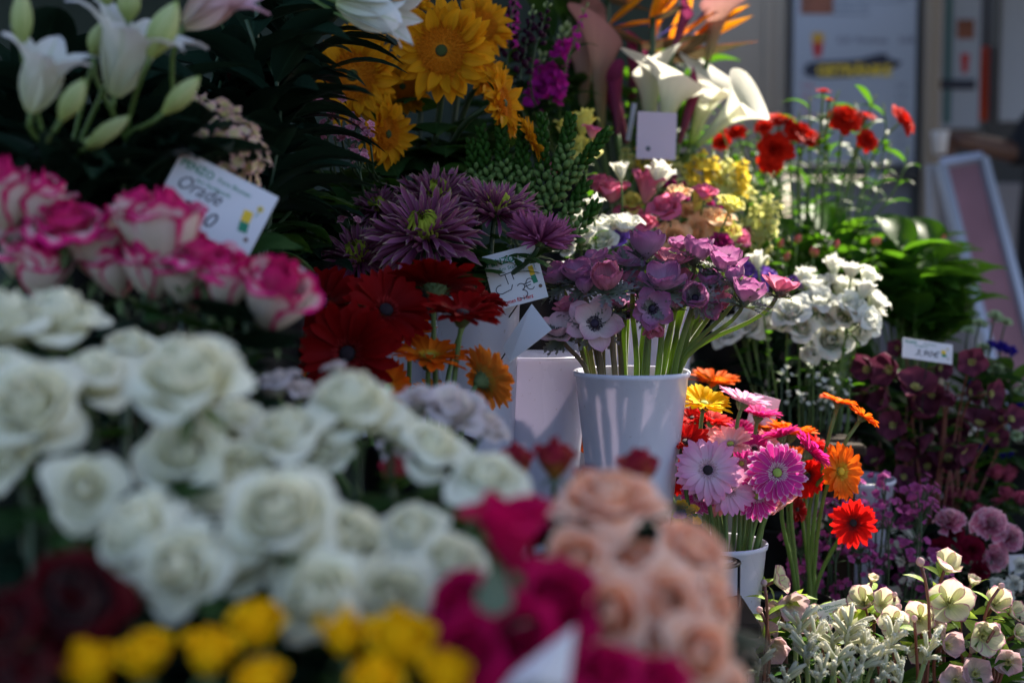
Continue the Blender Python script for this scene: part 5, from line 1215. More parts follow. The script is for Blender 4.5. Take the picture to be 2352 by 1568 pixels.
for b, t, n, lab in (((1195, 175), (1225, 20), 30, 'black purple fritillary spike leaning right above the profile sunflower'), ((1165, 140), (1180, -40), 24, 'black purple fritillary spike behind the largest sunflower'), ((1230, 110), (1260, 5), 16, 'fritillary spike with green top')):
    spike('fritillary', lab, 'fritillary', g, b, t, 2.50, 2.52, 'stoc', 'fritil', bell, n, S(17, 2.5), 'stem_dark', tipbud=(bd, .82), taper=.5, lv=(4, 'lance', 'leaf_deep', .09, .5, .9))
g = 'green star of Bethlehem spikes'
for i, (b, t, n) in enumerate((((1130, 470), (1105, 300), 34), ((1165, 450), (1150, 290), 34), ((1205, 470), (1200, 300), 36), ((1250, 500), (1245, 270), 40), ((1265, 480), (1300, 310), 36), ((1290, 520), (1345, 420), 30), ((1270, 450), (1395, 305), 44), ((1300, 470), (1425, 375), 0), ((1180, 520), (1175, 380), 26), ((1230, 540), (1215, 400), 26), ((1290, 400), (1310, 270), 30), ((1100, 440), (1080, 330), 22), ((1310, 555), (1370, 470), 20))):
    if not n: continue
    spike('star_of_bethlehem', ('green budded spike', 'between the sunflowers and the lisianthus'), 'flower spike', g, b, t, 2.24, 2.26, 'orn', 'bud_green', orn, int(n * 1.5), S(19, 2.25), 'stem_dark', tipbud=(orn_t, .45), taper=.3, spread=.35)
g = 'yellow snapdragons'
for i, (b, t, n, fs) in enumerate((((1560, 430), (1545, 350), 16, 24), ((1590, 440), (1592, 345), 18, 25), ((1630, 450), (1640, 350), 20, 26), ((1665, 455), (1670, 355), 20, 28), ((1700, 450), (1705, 360), 20, 26), ((1480, 400), (1470, 330), 14, 22), ((1440, 385), (1435, 335), 12, 20), ((1525, 400), (1520, 350), 12, 22), ((1615, 400), (1610, 340), 12, 22))):
    spike('snapdragon', ('yellow snapdragon spike', 'in front of the callas'), 'snapdragon', g, b, t, 2.78, 2.80, 'snap', 'snap_yellow', fl_snapy if i % 3 else fl_snapc, int(n * .7), S(fs, 2.8), lv=(3, 'lance', 'leaf_mid', .07, .5, .8), tipbud=(bd, .85))
g = 'cream yellow stocks'
for i, (b, t, n, fs) in enumerate((((1720, 560), (1735, 440), 24, 24), ((1750, 570), (1770, 400), 28, 22), ((1700, 590), (1715, 480), 20, 24), ((1765, 540), (1800, 430), 16, 16), ((1680, 600), (1690, 520), 16, 22), ((1735, 610), (1755, 520), 18, 24), ((1715, 480), (1735, 410), 12, 18))):
    spike('stock', ('cream yellow stock spike', 'right of the apricot lisianthus'), 'stock flower', g, b, t, 2.74, 2.76, 'snap', 'snap_cream', fl_snapc, n, S(fs, 2.75), lv=(3, 'lance', 'leaf_mid', .07, .5, .8), tipbud=(bd, .7))
g = 'plum snapdragons'
for i, (b, t) in enumerate((((1560, 460), (1565, 415)), ((1655, 490), (1668, 450)), ((1540, 440), (1545, 400)), ((1690, 560), (1720, 520)), ((1620, 470), (1625, 430)))):
    spike('snapdragon', ('plum red snapdragon spike', 'between the yellow and apricot flowers'), 'snapdragon', g, b, t, 2.70, 2.72, 'snap', 'snap_plum', fl_plum, 8, S(19, 2.7), tipbud=(bd, .85))

# ---- callas
g = 'calla lilies'
def calla(px0, py0, px1, py1, d, matk, op, lip, tall, lab, spin=None):
    b = P(px0, py0, d); t = P(px1, py1, d - .02); ax = (t - b).normalized(); L = (t - b).length
    foot, rim = hub('call', b)
    root = thing('calla_lily', lab, 'calla lily', foot, g, head=t)
    pts = stem_pts(foot, rim, b, ax)
    part('stem', stem_mesh(pts, .007, .006, 'stem'), root)
    H = frame(b, ax, 0 if spin is None else spin, L / (1.22 * tall))
    for nm, me, M in calla_head(matk, op, lip, tall): part(nm, me, root, H @ M)
for a in ((1520, 330, 1545, 165, 2.84, 'calla_white', .8, .75, 1.5, 'large white calla right behind the blank grey card', .6), (1600, 335, 1725, 215, 2.80, 'calla_white', .8, .8, 1.6, 'white calla opening to the right on a bent green stem', 5.0), (1590, 330, 1640, 165, 2.95, 'calla_white', .9, .8, 1.5, 'white calla behind the two front ones', 5.4), (1490, 330, 1500, 140, 2.92, 'calla_white', .4, .3, 1.8, 'narrow half closed cream calla', 3.6),
          (1380, 300, 1375, 60, 2.95, 'calla_pink', .45, .35, 2.2, 'large blush calla with a rolled rim', 2.8), (1340, 290, 1345, 80, 3.05, 'calla_pink', .4, .3, 2.2, 'blush calla behind the magenta stock', 3.2), (1418, 310, 1412, 165, 2.90, 'calla_plum', .0, .1, 1.8, 'closed plum calla left of the card', 0), (1440, 330, 1400, 190, 2.98, 'calla_plum', .0, .1, 1.8, 'second closed plum calla', 0),
          (1545, 120, 1580, 10, 2.92, 'calla_plum', .0, .2, 1.8, 'plum stemmed closed calla rising among the orange crane flowers', 0), (1560, 330, 1600, 185, 2.88, 'calla_plum', .0, .0, 2.2, 'slim reddish closed calla between the white ones', 0), (1450, 250, 1462, 100, 3.08, 'calla_plum', .1, .1, 1.7, 'brownish calla in the shade behind the cream one', 0), (1625, 140, 1660, 0, 3.0, 'calla_pink', .3, .6, 1.4, 'sunlit pale pink calla at the upper edge', 2.6), (1355, 170, 1350, 20, 3.1, 'calla_pink', .3, .4, 1.5, 'dim blush calla at the upper edge', 3.3)):
    calla(*a[:-1], spin=a[-1])
# ---- crane flowers
g = 'orange crane flowers'
def boat_d(L, W, Hh):
    V = []; UV = []; n = 12; m = 8
    for j in range(n + 1):
        v = j / n; wv = W * math.sin(math.pi * min(1, v * .9 + .1)) ** .7 * (1 - v) ** .35 if v < 1 else 0
        for i in range(m + 1):
            u = -1 + 2 * i / m; a = u * 1.45
            V.append((wv * math.sin(a) * .8, L * v, -Hh * (1 - v) ** .6 * math.cos(a) * (wv / W + .1) + .02)); UV.append(((u + 1) / 2, v))
    return V, gridF(m, n), UV
def crane(px0, py0, px1, py1, d, lab, seps):
    b = P(px0, py0, d); t = P(px1, py1, d); ax = (t - b); L = ax.length; ax.normalize()
    foot, rim = hub('call', b)
    root = thing('crane_flower', lab, 'crane flower', foot, g, head=t)
    pts = stem_pts(foot, rim, b + Vector((0, 0, -.03)), UP) + [b]
    part('stem', stem_mesh(pts, .006, .006, 'stem_dark'), root)
    q = ax.to_track_quat('Y', 'Z').to_matrix().to_4x4(); H = Matrix.Translation(b) @ q @ Sc(L)
    part('bract', cmesh('crane_bract', lambda: boat_d(1, .16, .18), 'strel_bract'), root, H)
    so = cmesh('crane_sepal', lambda: blade_d(.7, .20, 'lance', 0, 12, cup=.5, nu=4, nv=8), 'strel_orange')
    sb = cmesh('crane_arrow', lambda: blade_d(.7, .07, 'lance', 0, 5, cup=.8, nu=2, nv=7), 'strel_blue')
    for k, (t_, el, tw) in enumerate(seps):
        part('sepal', so, root, H @ Tr(0, t_, .02) @ Rx(R(el)) @ Ry(R(tw)))
    part('blue_petal', sb, root, H @ Tr(0, .2, .03) @ Rx(R(22)))
crane(1470, 100, 1640, 78, 2.98, 'crane flower with long dark beak pointing right below the upper edge', [(.15, 50, 20), (.2, 75, -60), (.55, 22, 10)])
crane(1500, 122, 1745, 100, 3.02, 'lowest crane flower with pink edged beak pointing right', [(.3, 14, 30)])
crane(1370, 45, 1512, 118, 3.06, 'crane flower beak hanging down to the right over the callas', [(.3, 30, 0), (.2, 60, 30)])
crane(1395, -10, 1500, 30, 3.08, 'crane flower with orange sepals at the upper edge', [(.2, 60, 0), (.4, 40, 60), (.3, 90, 20)])
crane(1540, 120, 1712, 20, 3.0, 'crane flower whose orange sepal points up to the right', [(.30, 0, 0), (.36, -6, 40), (.0, 35, 70)])
crane(1500, 40, 1600, 0, 2.9, 'crane flower with a glowing yellow orange sepal at the upper edge', [(.2, 60, 80), (.3, 30, 70), (.1, 20, -40)])

# ---- red ranunculus
g = 'red ranunculus at the back'
for px, py, sz, ax, lab in (
    (1943, 270, 66, look(0, .8, .6), 'largest red ranunculus in front of the menu board'), (1791, 270, 62, look(0, .3, 1), 'glowing red ranunculus beside the white calla'), (1830, 300, 50, look(.1, .7, .5), 'red ranunculus in the middle of three in a row'),
    (1856, 310, 56, look(.2, .6, .7), 'red ranunculus right one of three in a row'), (1781, 340, 66, look(-.1, .8, .3), 'sunlit red ranunculus below the row of three'), (1772, 372, 50, look(0, .8, 0), 'lowest red ranunculus of its bunch'), (1990, 264, 40, look(.2, .3, 1), 'small red ranunculus right of the largest'),
    (1993, 322, 44, look(.3, .8, .3), 'red ranunculus hanging below the small one'), (2080, 272, 60, look(.6, .5, .5), 'crimson ranunculus farthest right before the post'), (1891, 207, 26, look(0, .2, 1), 'topmost tiny red ranunculus bud'), (1692, 302, 38, look(-.3, .6, .6), 'dark red ranunculus behind the calla'),
    (1655, 300, 28, look(-.2, .5, .7), 'small red ranunculus at the left of its bunch'), (1658, 326, 34, look(-.2, .8, .3), 'red ranunculus low at the left of its bunch'), (1755, 288, 36, look(-.2, .6, .6), 'dim red ranunculus left of the glowing one'), (1730, 262, 28, look(-.3, .3, .8), 'small red bud just under the white calla lip'), (1905, 228, 20, look(.1, .1, 1), 'tiny pink bud near the topmost one')):
    flower('ranunculus', lab, 'ranunculus', g, rose_head('ran', 'ran_red', .1), px, py, sz * 1.1, 3.0 + jit(.05), ax, 'ran', .4, 'stem', .0026, (4, 'small', 'leaf_mid', .045, .5, .95))
for i, (px, py) in enumerate(((1860, 230), (1925, 215), (1965, 240), (2030, 245), (2045, 330), (2010, 225), (1975, 300), (1905, 330), (1880, 265), (1835, 262), (1700, 265), (1740, 320), (1650, 275), (2085, 345))):
    flower('ranunculus_shoot', ('thin green leafy shoot', 'among the red ranunculus'), 'leafy shoot', 'leafy shoots of the ranunculus', [('bud', bd, Sc(.9))], px, py, 14, 3.02 + jit(.08), look(jit(.5), jit(.3), 1), 'ran', 0, 'stem', .0018, (5, 'lance', 'leaf_mid', .07, .6, 1.0))

# ---- leafy stems, light and dark
def leafy(px, py, d, ax, bk, label, group, kind, matk, size, n, stem='stem', t0=.45, name='leafy_stem', cat='leafy stem', bud=None):
    head = [('bud', bud, Sc(1))] if bud else []
    return flower(name, label, cat, group, head, px, py, 26, d, ax, bk, 0, stem, .0024, (n, kind, matk, size, t0, 1.0))
alb = cmesh('alstroemeria_bud', lambda: bud_d(.45, 1.5, 8, 5), 'alstro')
g = 'leafy green stems on the right'
for i in range(46):
    px = 1800 + 410 * rnd.random(); py = 500 + 60 * rnd.random() + max(0, px - 2000) * .32 + 120 * rnd.random() ** 2
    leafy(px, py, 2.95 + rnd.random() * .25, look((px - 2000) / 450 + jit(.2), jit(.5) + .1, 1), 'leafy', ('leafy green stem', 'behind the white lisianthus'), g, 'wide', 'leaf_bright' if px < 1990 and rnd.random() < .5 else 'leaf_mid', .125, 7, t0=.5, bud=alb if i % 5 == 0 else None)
for i in range(16):
    px = 2080 + 160 * rnd.random(); py = 620 + 130 * rnd.random()
    leafy(px, py, 3.0, look(.9 + jit(.2), .2, .5), 'leafy', ('drooping leafy stem', 'at the right end of the green bunch'), 'drooping leafy stems', 'wide', 'leaf_mid', .10, 7, t0=.45)
for px, py in ((1790, 570), (1830, 560), (1920, 572), (1868, 590), (2010, 565), (1805, 600)):
    flower('alstroemeria', ('pink and green alstroemeria bud', 'in the green bunch'), 'alstroemeria', 'alstroemeria buds in the green bunch', [('bud', alb, Rx(R(a_)) @ Rz(a_)) for a_ in (-25, 0, 25)], px, py, 32, 2.84, look(jit(.3), .3, 1), 'leafy', 0, 'stem', .002, (3, 'broad', 'leaf_bright', .06, .5, .95))

# ---- plum hellebores
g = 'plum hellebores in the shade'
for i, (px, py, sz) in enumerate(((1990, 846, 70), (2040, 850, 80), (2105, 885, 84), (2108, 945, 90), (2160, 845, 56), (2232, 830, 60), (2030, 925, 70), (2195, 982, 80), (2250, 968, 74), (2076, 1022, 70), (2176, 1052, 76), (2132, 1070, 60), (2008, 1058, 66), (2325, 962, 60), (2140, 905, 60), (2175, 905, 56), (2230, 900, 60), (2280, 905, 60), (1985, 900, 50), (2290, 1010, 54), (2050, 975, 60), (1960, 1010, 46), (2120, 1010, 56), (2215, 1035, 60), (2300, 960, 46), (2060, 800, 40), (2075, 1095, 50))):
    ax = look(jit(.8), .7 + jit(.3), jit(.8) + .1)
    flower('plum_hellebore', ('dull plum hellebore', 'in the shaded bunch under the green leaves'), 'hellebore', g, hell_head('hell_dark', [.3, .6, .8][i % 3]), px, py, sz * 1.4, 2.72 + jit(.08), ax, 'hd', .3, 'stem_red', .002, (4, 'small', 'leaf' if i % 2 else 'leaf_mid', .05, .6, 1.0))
# ---- waxflowers and other fine sprigs
def sprig(px, py, d, bk, lab, g, matk, n, fs, spread, name='waxflower', cat='waxflower', stem='stem_dark'):
    top = P(px, py, d); foot, rim = hub(bk, top)
    root = thing(name, lab, cat, foot, g, head=top)
    pts = stem_pts(foot, rim, top - UP * spread * .8, UP, 6)
    me = cmesh('five_petal_floret', lambda: join_d([(blade_d(1, .85, 'obov', 35, 5, cup=.2, nu=2, nv=3), Rz(R(72 * k))) for k in range(5)] + [(ellip_d(.2, .2, .15, 6, 4), Tr(0, 0, .1))]), matk)
    tw = []
    for k in range(n):
        a = rnd.uniform(0, 6.28); r = spread * math.sqrt(rnd.random())
        e = top + Vector((r * math.cos(a), r * math.sin(a) * .7, jit(spread) * .8 - r * .3))
        tw.append((tube_d([pts[-1] + Vector((0, 0, -.01)), pts[-1].lerp(e, .6) + Vector((0, 0, -.004)), e], [.0012, .0009, .0006], 4, False), Matrix.Identity(4)))
        part('floret', me, root, frame(e, look(math.cos(a) * .6, .5 + jit(.4), .7), a, fs * rnd.uniform(.7, 1.15)))
    part('twigs', mesh('twigs', *join_d(tw + [(tube_d(pts, .0018, 5), Matrix.Identity(4))]), MT[stem]), root)
for px, py in ((1795, 850), (1880, 870), (1905, 878), (1815, 905), (1850, 910), (1935, 880), (1905, 925)):
    sprig(px, py, 2.62, 'wax', ('white waxflower sprig', 'right of the anemone stems'), 'white waxflower sprigs', 'wax_white', 6, S(8, 2.62), S(24, 2.62))
for i in range(60):
    px = 1815 + 340 * rnd.random(); py = 1115 + 270 * rnd.random()
    if px < 1880 and py < 1200: py += 90
    sprig(px, py, 2.42 + rnd.random() * .18, 'waxp', ('purple waxflower sprig', 'in the lilac mass behind the cream hellebores'), 'purple waxflower sprigs', 'wax_purple' if i % 9 else 'wax_white', 11, S(12, 2.45), S(42, 2.45))
for px, py in ((715, 225), (745, 262), (775, 240), (812, 268), (835, 295), (850, 300), (800, 300), (770, 300), (820, 330), (825, 365), (745, 300), (790, 475), (800, 490), (700, 215), (760, 330)):
    sprig(px, py, 2.12, 'sunf', ('small pink flower sprig', 'between the left sunflowers and the dark leaves'), 'small pink flower sprigs', 'dian', 5, S(14, 2.12), S(24, 2.12), 'pink_sprig', 'pink flowers')
# ---- carnations
g = 'carnations at the right edge'
for px, py, sz, ax, matk, lab in ((2275, 1205, 100, look(-.1, .8, .5), 'carn_pink', 'big pale pink carnation at the right edge'), (2320, 1235, 80, look(.2, .8, .3), 'carn_pink', 'pink carnation cut by the right edge'), (2182, 1195, 84, look(-.2, .5, .8), 'carn_pink', 'pink carnation with dark centre left of the big pale one'), (2286, 1280, 76, look(.1, .9, 0), 'carn_pink', 'shaded pink carnation under the big pale one'), (2185, 1225, 70, look(-.1, .8, .2), 'carn_dark', 'crimson carnation under the left pink one'), (2232, 1262, 74, look(0, .8, .2), 'carn_dark', 'crimson carnation in the middle of the bunch'), (2160, 1260, 60, look(-.3, .7, .1), 'carn_dark', 'crimson carnation at the left of the bunch'), (2250, 1310, 60, look(0, .8, 0), 'carn_dark', 'crimson carnation lowest of the bunch')):
    flower('carnation', lab, 'carnation', g, carn_head(matk), px, py, sz, 2.55, ax, 'carn', .3, 'stem_dark', .002, (3, 'lance', 'leaf_grey', .06, .5, .9))
for i, (px, py) in enumerate(((2330, 1340), (2290, 1345), (2345, 1300), (2310, 1365))):
    flower('white_carnation', ('small white carnation', 'at the right edge above the cream hellebores'), 'carnation', 'white carnations at the right edge', carn_head('wax_white', 26), px, py, 50, 2.5, look(0, .8, .4), 'carn', .3, 'stem_dark', .002)
for i in range(22):
    px = 2070 + 290 * rnd.random(); py = 1075 + 110 * rnd.random()
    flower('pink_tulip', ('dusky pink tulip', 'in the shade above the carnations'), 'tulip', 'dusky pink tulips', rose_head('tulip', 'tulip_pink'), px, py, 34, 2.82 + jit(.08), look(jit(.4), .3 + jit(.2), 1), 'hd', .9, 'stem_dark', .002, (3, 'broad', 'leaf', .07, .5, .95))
# ---- far right: mint scabiosa and blue statice
for i, (px, py, sz) in enumerate(((2250, 745, 44), (2285, 728, 48), (2310, 742, 40), (2225, 760, 36), (2330, 872, 46), (2260, 800, 40), (2290, 850, 44), (2335, 1000, 36), (2220, 820, 34), (2345, 900, 34))):
    flower('mint_scabiosa', ('mint green button flower', 'at the far right before the pavement sign'), 'scabiosa', 'mint green button flowers', carn_head('scab', 26), px, py, sz, 2.9, look(.1, .5, .9), 'far', .3, 'stem_dark', .002)
for i, (px, py, sz) in enumerate(((2300, 795, 40), (2322, 805, 36), (2280, 790, 30), (2340, 925, 34), (2210, 1020, 40), (2250, 1030, 40), (2190, 1040, 30), (2310, 1040, 36), (2340, 955, 30), (2235, 880, 26), (2225, 1075, 36), (2290, 1060, 30))):
    flower('blue_statice', ('deep blue flower', 'in the dark at the right edge'), 'blue flower', 'deep blue flowers', [('floret', fl_stat, Rz(k) @ Tr(.5 * math.cos(k * 1.3), .5 * math.sin(k * 1.3), 0) @ Sc(.6)) for k in range(6)], px, py, sz, 2.88, look(jit(.3), .6, .8), 'far', .2, 'stem_dark', .002, (2, 'lance', 'leaf_deep', .06, .5, .9))

# ---- cream hellebores, lower right, sharp and sunlit
g = 'cream and pink hellebores at the lower right'
hb = cmesh('hellebore_bud', lambda: bud_d(.62, 1.5, 10, 6, pk=.5), 'hell_pink')
def hext(root, pts, H, r):
    for k in range(3):
        a = rnd.uniform(0, 6.28)
        part('bract', cmesh('leaf_small', LEAF['small'], 'leaf_lime'), root, H @ Rz(a) @ Tr(0, .1, -.35) @ Rx(R(jit(30))) @ Sc(.9 + jit(.2)))
for px, py, sz, d, ax, matk, op, lab in (
    (2175, 1296, 92, 2.12, look(.15, .6, .9), 'hell_white', .4, 'topmost cream hellebore glowing against the dark carnations'),
    (2182, 1382, 118, 2.04, look(-.1, .85, .45), 'hell_white', .75, 'largest cream hellebore facing the camera'),
    (1790, 1332, 78, 2.14, look(.75, .4, .3), 'hell_white', .7, 'cream hellebore in profile beside the gerbera bucket'),
    (1818, 1388, 84, 2.12, look(.2, .9, -.1), 'hell_pink', .7, 'dusty hellebore under the profile one'),
    (1782, 1400, 60, 2.16, look(-.5, .6, .1), 'hell_pink', .4, 'pinkish hellebore touching the gerbera bucket'),
    (1982, 1378, 86, 2.10, look(-.3, .5, .6), 'hell_white', .6, 'cream hellebore above the small price card'),
    (2030, 1384, 78, 2.06, look(.2, .8, .6), 'hell_white', .65, 'cream hellebore with lime leaves in the middle'),
    (2112, 1420, 92, 2.04, look(-.3, .8, .3), 'hell_white', .6, 'pink flushed hellebore left of the largest'),
    (2052, 1430, 84, 2.03, look(-.2, .9, .2), 'hell_white', .7, 'cream hellebore above the tallest kangaroo paws'),
    (1945, 1425, 80, 2.12, look(0, .8, .5), 'hell_white', .7, 'pale green hellebore behind the kangaroo paws'),
    (2290, 1382, 90, 2.08, look(.1, .6, .5), 'hell_white', .4, 'cupped cream hellebore at the right'),
    (2330, 1405, 70, 2.10, look(.5, .6, .4), 'hell_white', .5, 'cream hellebore cut by the right edge'),
    (2262, 1462, 96, 2.04, look(.1, .8, .1), 'hell_white', .6, 'cream hellebore low at the right with a bud before it'),
    (2180, 1480, 88, 2.02, look(.3, .8, .3), 'hell_pink', .3, 'cupped dusty pink hellebore under the largest'),
    (2145, 1440, 70, 2.05, look(0, .9, .2), 'hell_pink', .5, 'dusty hellebore in shadow of the largest'),
    (1755, 1455, 84, 2.10, look(-.3, .9, .2), 'hell_pink', .5, 'mauve edged hellebore at the left of the bunch'),
    (1775, 1488, 92, 2.06, look(.2, .9, -.2), 'hell_pink', .4, 'hanging dusty hellebore left of the kangaroo paws'),
    (2318, 1520, 86, 2.04, look(-.2, .9, .1), 'hell_pink', .4, 'dark eyed dusty hellebore at the right edge'),
    (2241, 1545, 90, 2.02, look(0, .9, .3), 'hell_pink', .6, 'shaded hellebore near the lower right corner'),
    (2195, 1560, 80, 2.02, look(-.2, .8, .5), 'hell_pink', .7, 'hellebore cut by the lower edge'),
    (2110, 1495, 70, 2.06, look(-.2, .9, 0), 'hell_white', .5, 'hellebore behind the single right kangaroo paw'),
    (1850, 1440, 60, 2.16, look(0, .6, .6), 'hell_pink', .5, 'hellebore behind the left kangaroo paws'),
    (1735, 1540, 70, 2.08, look(-.2, .8, .2), 'hell_pink', .6, 'hellebore in the lower left shade of its bunch'),
    (2340, 1455, 60, 2.08, look(.3, .7, .4), 'hell_white', .4, 'small cream hellebore at the right edge'),
    (2235, 1335, 50, 2.12, look(.4, .3, .9), 'hell_white', .3, 'half open cream hellebore on a bent stem at the right'),
    (1870, 1410, 56, 2.18, look(-.2, .5, .8), 'hell_white', .5, 'small cream hellebore left of the small price card'),
    (2005, 1330, 40, 2.14, look(.2, .4, .9), 'hell_white', .3, 'small hellebore opening among lime leaves')):
    flower('cream_hellebore', lab, 'hellebore', g, hell_head(matk, op), px, py, sz * 1.12, d, ax, 'hw' if px > 1900 else 'hw2', .35, 'stem_red', .0024, (4, 'small', 'leaf_lime' if py < 1420 else 'leaf_mid', .05, .6, 1.0), extra=hext)
for i, (px, py, sz) in enumerate(((2114, 1290, 48), (1755, 1338, 36), (2063, 1394, 40), (2100, 1420, 36), (2290, 1440, 40), (2055, 1365, 30), (2235, 1490, 44), (1905, 1440, 34), (2300, 1345, 34), (1745, 1400, 36))):
    flower('hellebore_bud', ('nodding dusty pink hellebore bud', 'in the cream hellebore bunch'), 'flower bud', 'hellebore buds', [('bud', hb, Sc(.7))], px, py, sz, 2.03 + jit(.05), look(jit(.6), .3, .8), 'hw' if px > 1900 else 'hw2', .5, 'stem_red', .0022, (2, 'small', 'leaf_lime', .035, .8, 1.0))
# ---- kangaroo paws
g = 'felted kangaroo paws at the lower edge'
def fing(k): return tube_d([(0, 0, 0), (0, .10, .25), (0, .22, .52), (0, .30 + .05 * k, .78), (0, .36 + .1 * k, .98)], [.055, .08, .10, .11, .065], 8)
fg = [cmesh('paw_finger%d' % k, lambda: fing(k), 'paw') for k in (0, 1, 2)]
lip = cmesh('paw_lip', lambda: join_d([(blade_d(.26, .11, 'lance', 50, -10, nu=2, nv=3), Rz(R(72 * k)) @ Tr(0, .02, 0)) for k in range(5)]), 'paw')
for i, (px, py, sz, d, lean) in enumerate(((1832, 1420, 90, 1.99, .1), (1867, 1452, 80, 1.95, .3), (1948, 1436, 96, 1.97, .15), (1912, 1452, 70, 2.0, -.1), (1982, 1474, 84, 1.95, .1), (2043, 1452, 96, 1.97, .25), (2129, 1474, 90, 1.96, .3), (1915, 1503, 84, 1.92, .1), (1974, 1500, 90, 1.93, .2), (2010, 1492, 80, 1.94, .4), (1740, 1508, 76, 1.97, .1), (1798, 1545, 84, 1.93, .2), (2066, 1535, 80, 1.94, .2), (1852, 1480, 80, 1.93, -.1), (1885, 1530, 70, 1.90, .3), (1950, 1545, 70, 1.9, .2), (2025, 1530, 70, 1.92, .4))):
    b = P(px - lean * 20, py + sz * .55, d); ax = look(lean, .1 + jit(.2), 1)
    foot, rim = hub('paw', b)
    root = thing('kangaroo_paw', ('felted cream kangaroo paw', 'at the lower edge'), 'kangaroo paw', foot, g, head=P(px, py, d))
    pts = stem_pts(foot, rim, b, ax)
    part('stem', stem_mesh(pts, .0035, .0032, 'paw_stem'), root)
    s = S(sz, d)
    part('branch', mesh('branch', *tube_d([b, b + ax * s * .3, b + ax * s * .55 + Vector((lean * .1 * s, 0, 0))], [.0034, .0040, .0024], 7), MT['paw']), root)
    m = 8 + i % 3
    for k in range(m):
        f = k / m; p = b + ax * s * (.12 + .42 * f)
        fan = (k % 2 * 2 - 1) * (48 - 34 * f) + jit(10)
        M = frame(p, ax, 0) @ Matrix.Rotation(R(fan), 4, 'Y') @ Rx(R(jit(22))) @ Rz(R(90 if fan > 0 else -90) + jit(.6) * -1) @ Sc(s * (.46 + .06 * f))
        kk_ = rnd.randrange(3)
        M2 = frame(p, ax, 0) @ Rz(jit(.7) + (0 if fan > 0 else math.pi)) @ Rz(-math.pi / 2) @ Rx(R(-abs(fan) * .8)) @ Sc(s * (.56 + .04 * f))
        o = part('finger', fg[kk_], root, M2)
        part('lip', lip, root, M2 @ Tr(0, .36 + .1 * kk_, .93) @ Rx(R(-25)) @ Sc(.75))

# ---- lilies upper left
g = 'white lilies at the upper left'
def lily(label, flowers, buds, base, bk='lily', lvn=7, pink=False):
    top = P(base[0], base[1], base[2]); foot, rim = hub(bk, top)
    root = thing('lily', label, 'lily', foot, g, head=P(*flowers[0][:2], base[2]) if flowers else top)
    pts = stem_pts(foot, rim, top, UP)
    part('stem', stem_mesh(pts, .005, .004, 'stem_dark'), root)
    for px, py, tx, ty, d, op in flowers:
        b = P(px, py, d); t = P(tx, ty, d - .02); ax = (t - b); L = ax.length; ax.normalize()
        part('pedicel', mesh('pedicel', *tube_d(bez(top, top + UP * .02, b - ax * .03, b, 5), [.003] * 6, 6), MT['stem']), root)
        H = frame(b, ax, rnd.uniform(0, 1), L / 1.5)
        bl = part('bloom', cmesh('lily_throat', lambda: bud_d(.13, .4, 8, 4, pk=.6), 'lily_bud'), root, H)
        for nm, me, M in lily_head('lily_pink' if pink else 'lily', op): part(nm, me, bl, H @ M)
        for k in range(5): part('stamen', cmesh('lily_stamen', lambda: tube_d([(0, 0, 0), (0, .12, .7), (0, .22, 1.1), (0, .18, 1.15)], [.012, .012, .02, .03], 5), 'bud_green'), bl, H @ Rz(k * 1.256))
    for px, py, tx, ty, wd, d in buds:
        b = P(px, py, d); t = P(tx, ty, d - .01); ax = (t - b); L = ax.length; ax.normalize()
        part('pedicel', mesh('pedicel', *tube_d(bez(top, top + UP * .02, b - ax * .03, b, 5), [.0028] * 6, 6), MT['stem']), root)
        part('bud', cmesh('lily_bud', lambda: bud_d(.40, 1, 12, 8, .10, pk=.45), 'lily_bud'), root, frame(b, ax, rnd.uniform(0, 2)) @ Matrix.Diagonal((S(wd, d), S(wd, d), L, 1)))
    leaves(root, pts, lvn - 1, 'broad', 'leaf_deep', .14, .4, .85)
lily('white lily with the widest open bloom and green buds around it', [(262, 220, 322, 45, 1.50, .72)], [(345, 130, 408, 2, 82, 1.47), (375, 260, 460, 175, 60, 1.5), (215, 130, 235, 50, 60, 1.52)], (290, 330, 1.56))
lily('white lily opening at the far left', [(70, 258, 112, 118, 1.47, .5)], [(140, 275, 195, 180, 62, 1.42), (50, 105, 50, -30, 62, 1.46)], (110, 360, 1.52))
lily('green budded lily low under the open white blooms', [], [(200, 335, 300, 265, 50, 1.48), (175, 345, 260, 310, 40, 1.5), (295, 48, 300, -40, 66, 1.5), (240, 20, 250, -60, 50, 1.52)], (150, 420, 1.56))
lily('pale pink lily cut by the upper edge', [(425, 60, 540, -25, 1.56, .3)], [], (400, 260, 1.62), pink=True)
lily('green white lily bloom hanging into view at the upper edge', [(775, 5, 905, 40, 1.75, .12)], [(850, 60, 915, 42, 30, 1.75)], (590, -70, 1.95), bk='hyd', lvn=3)
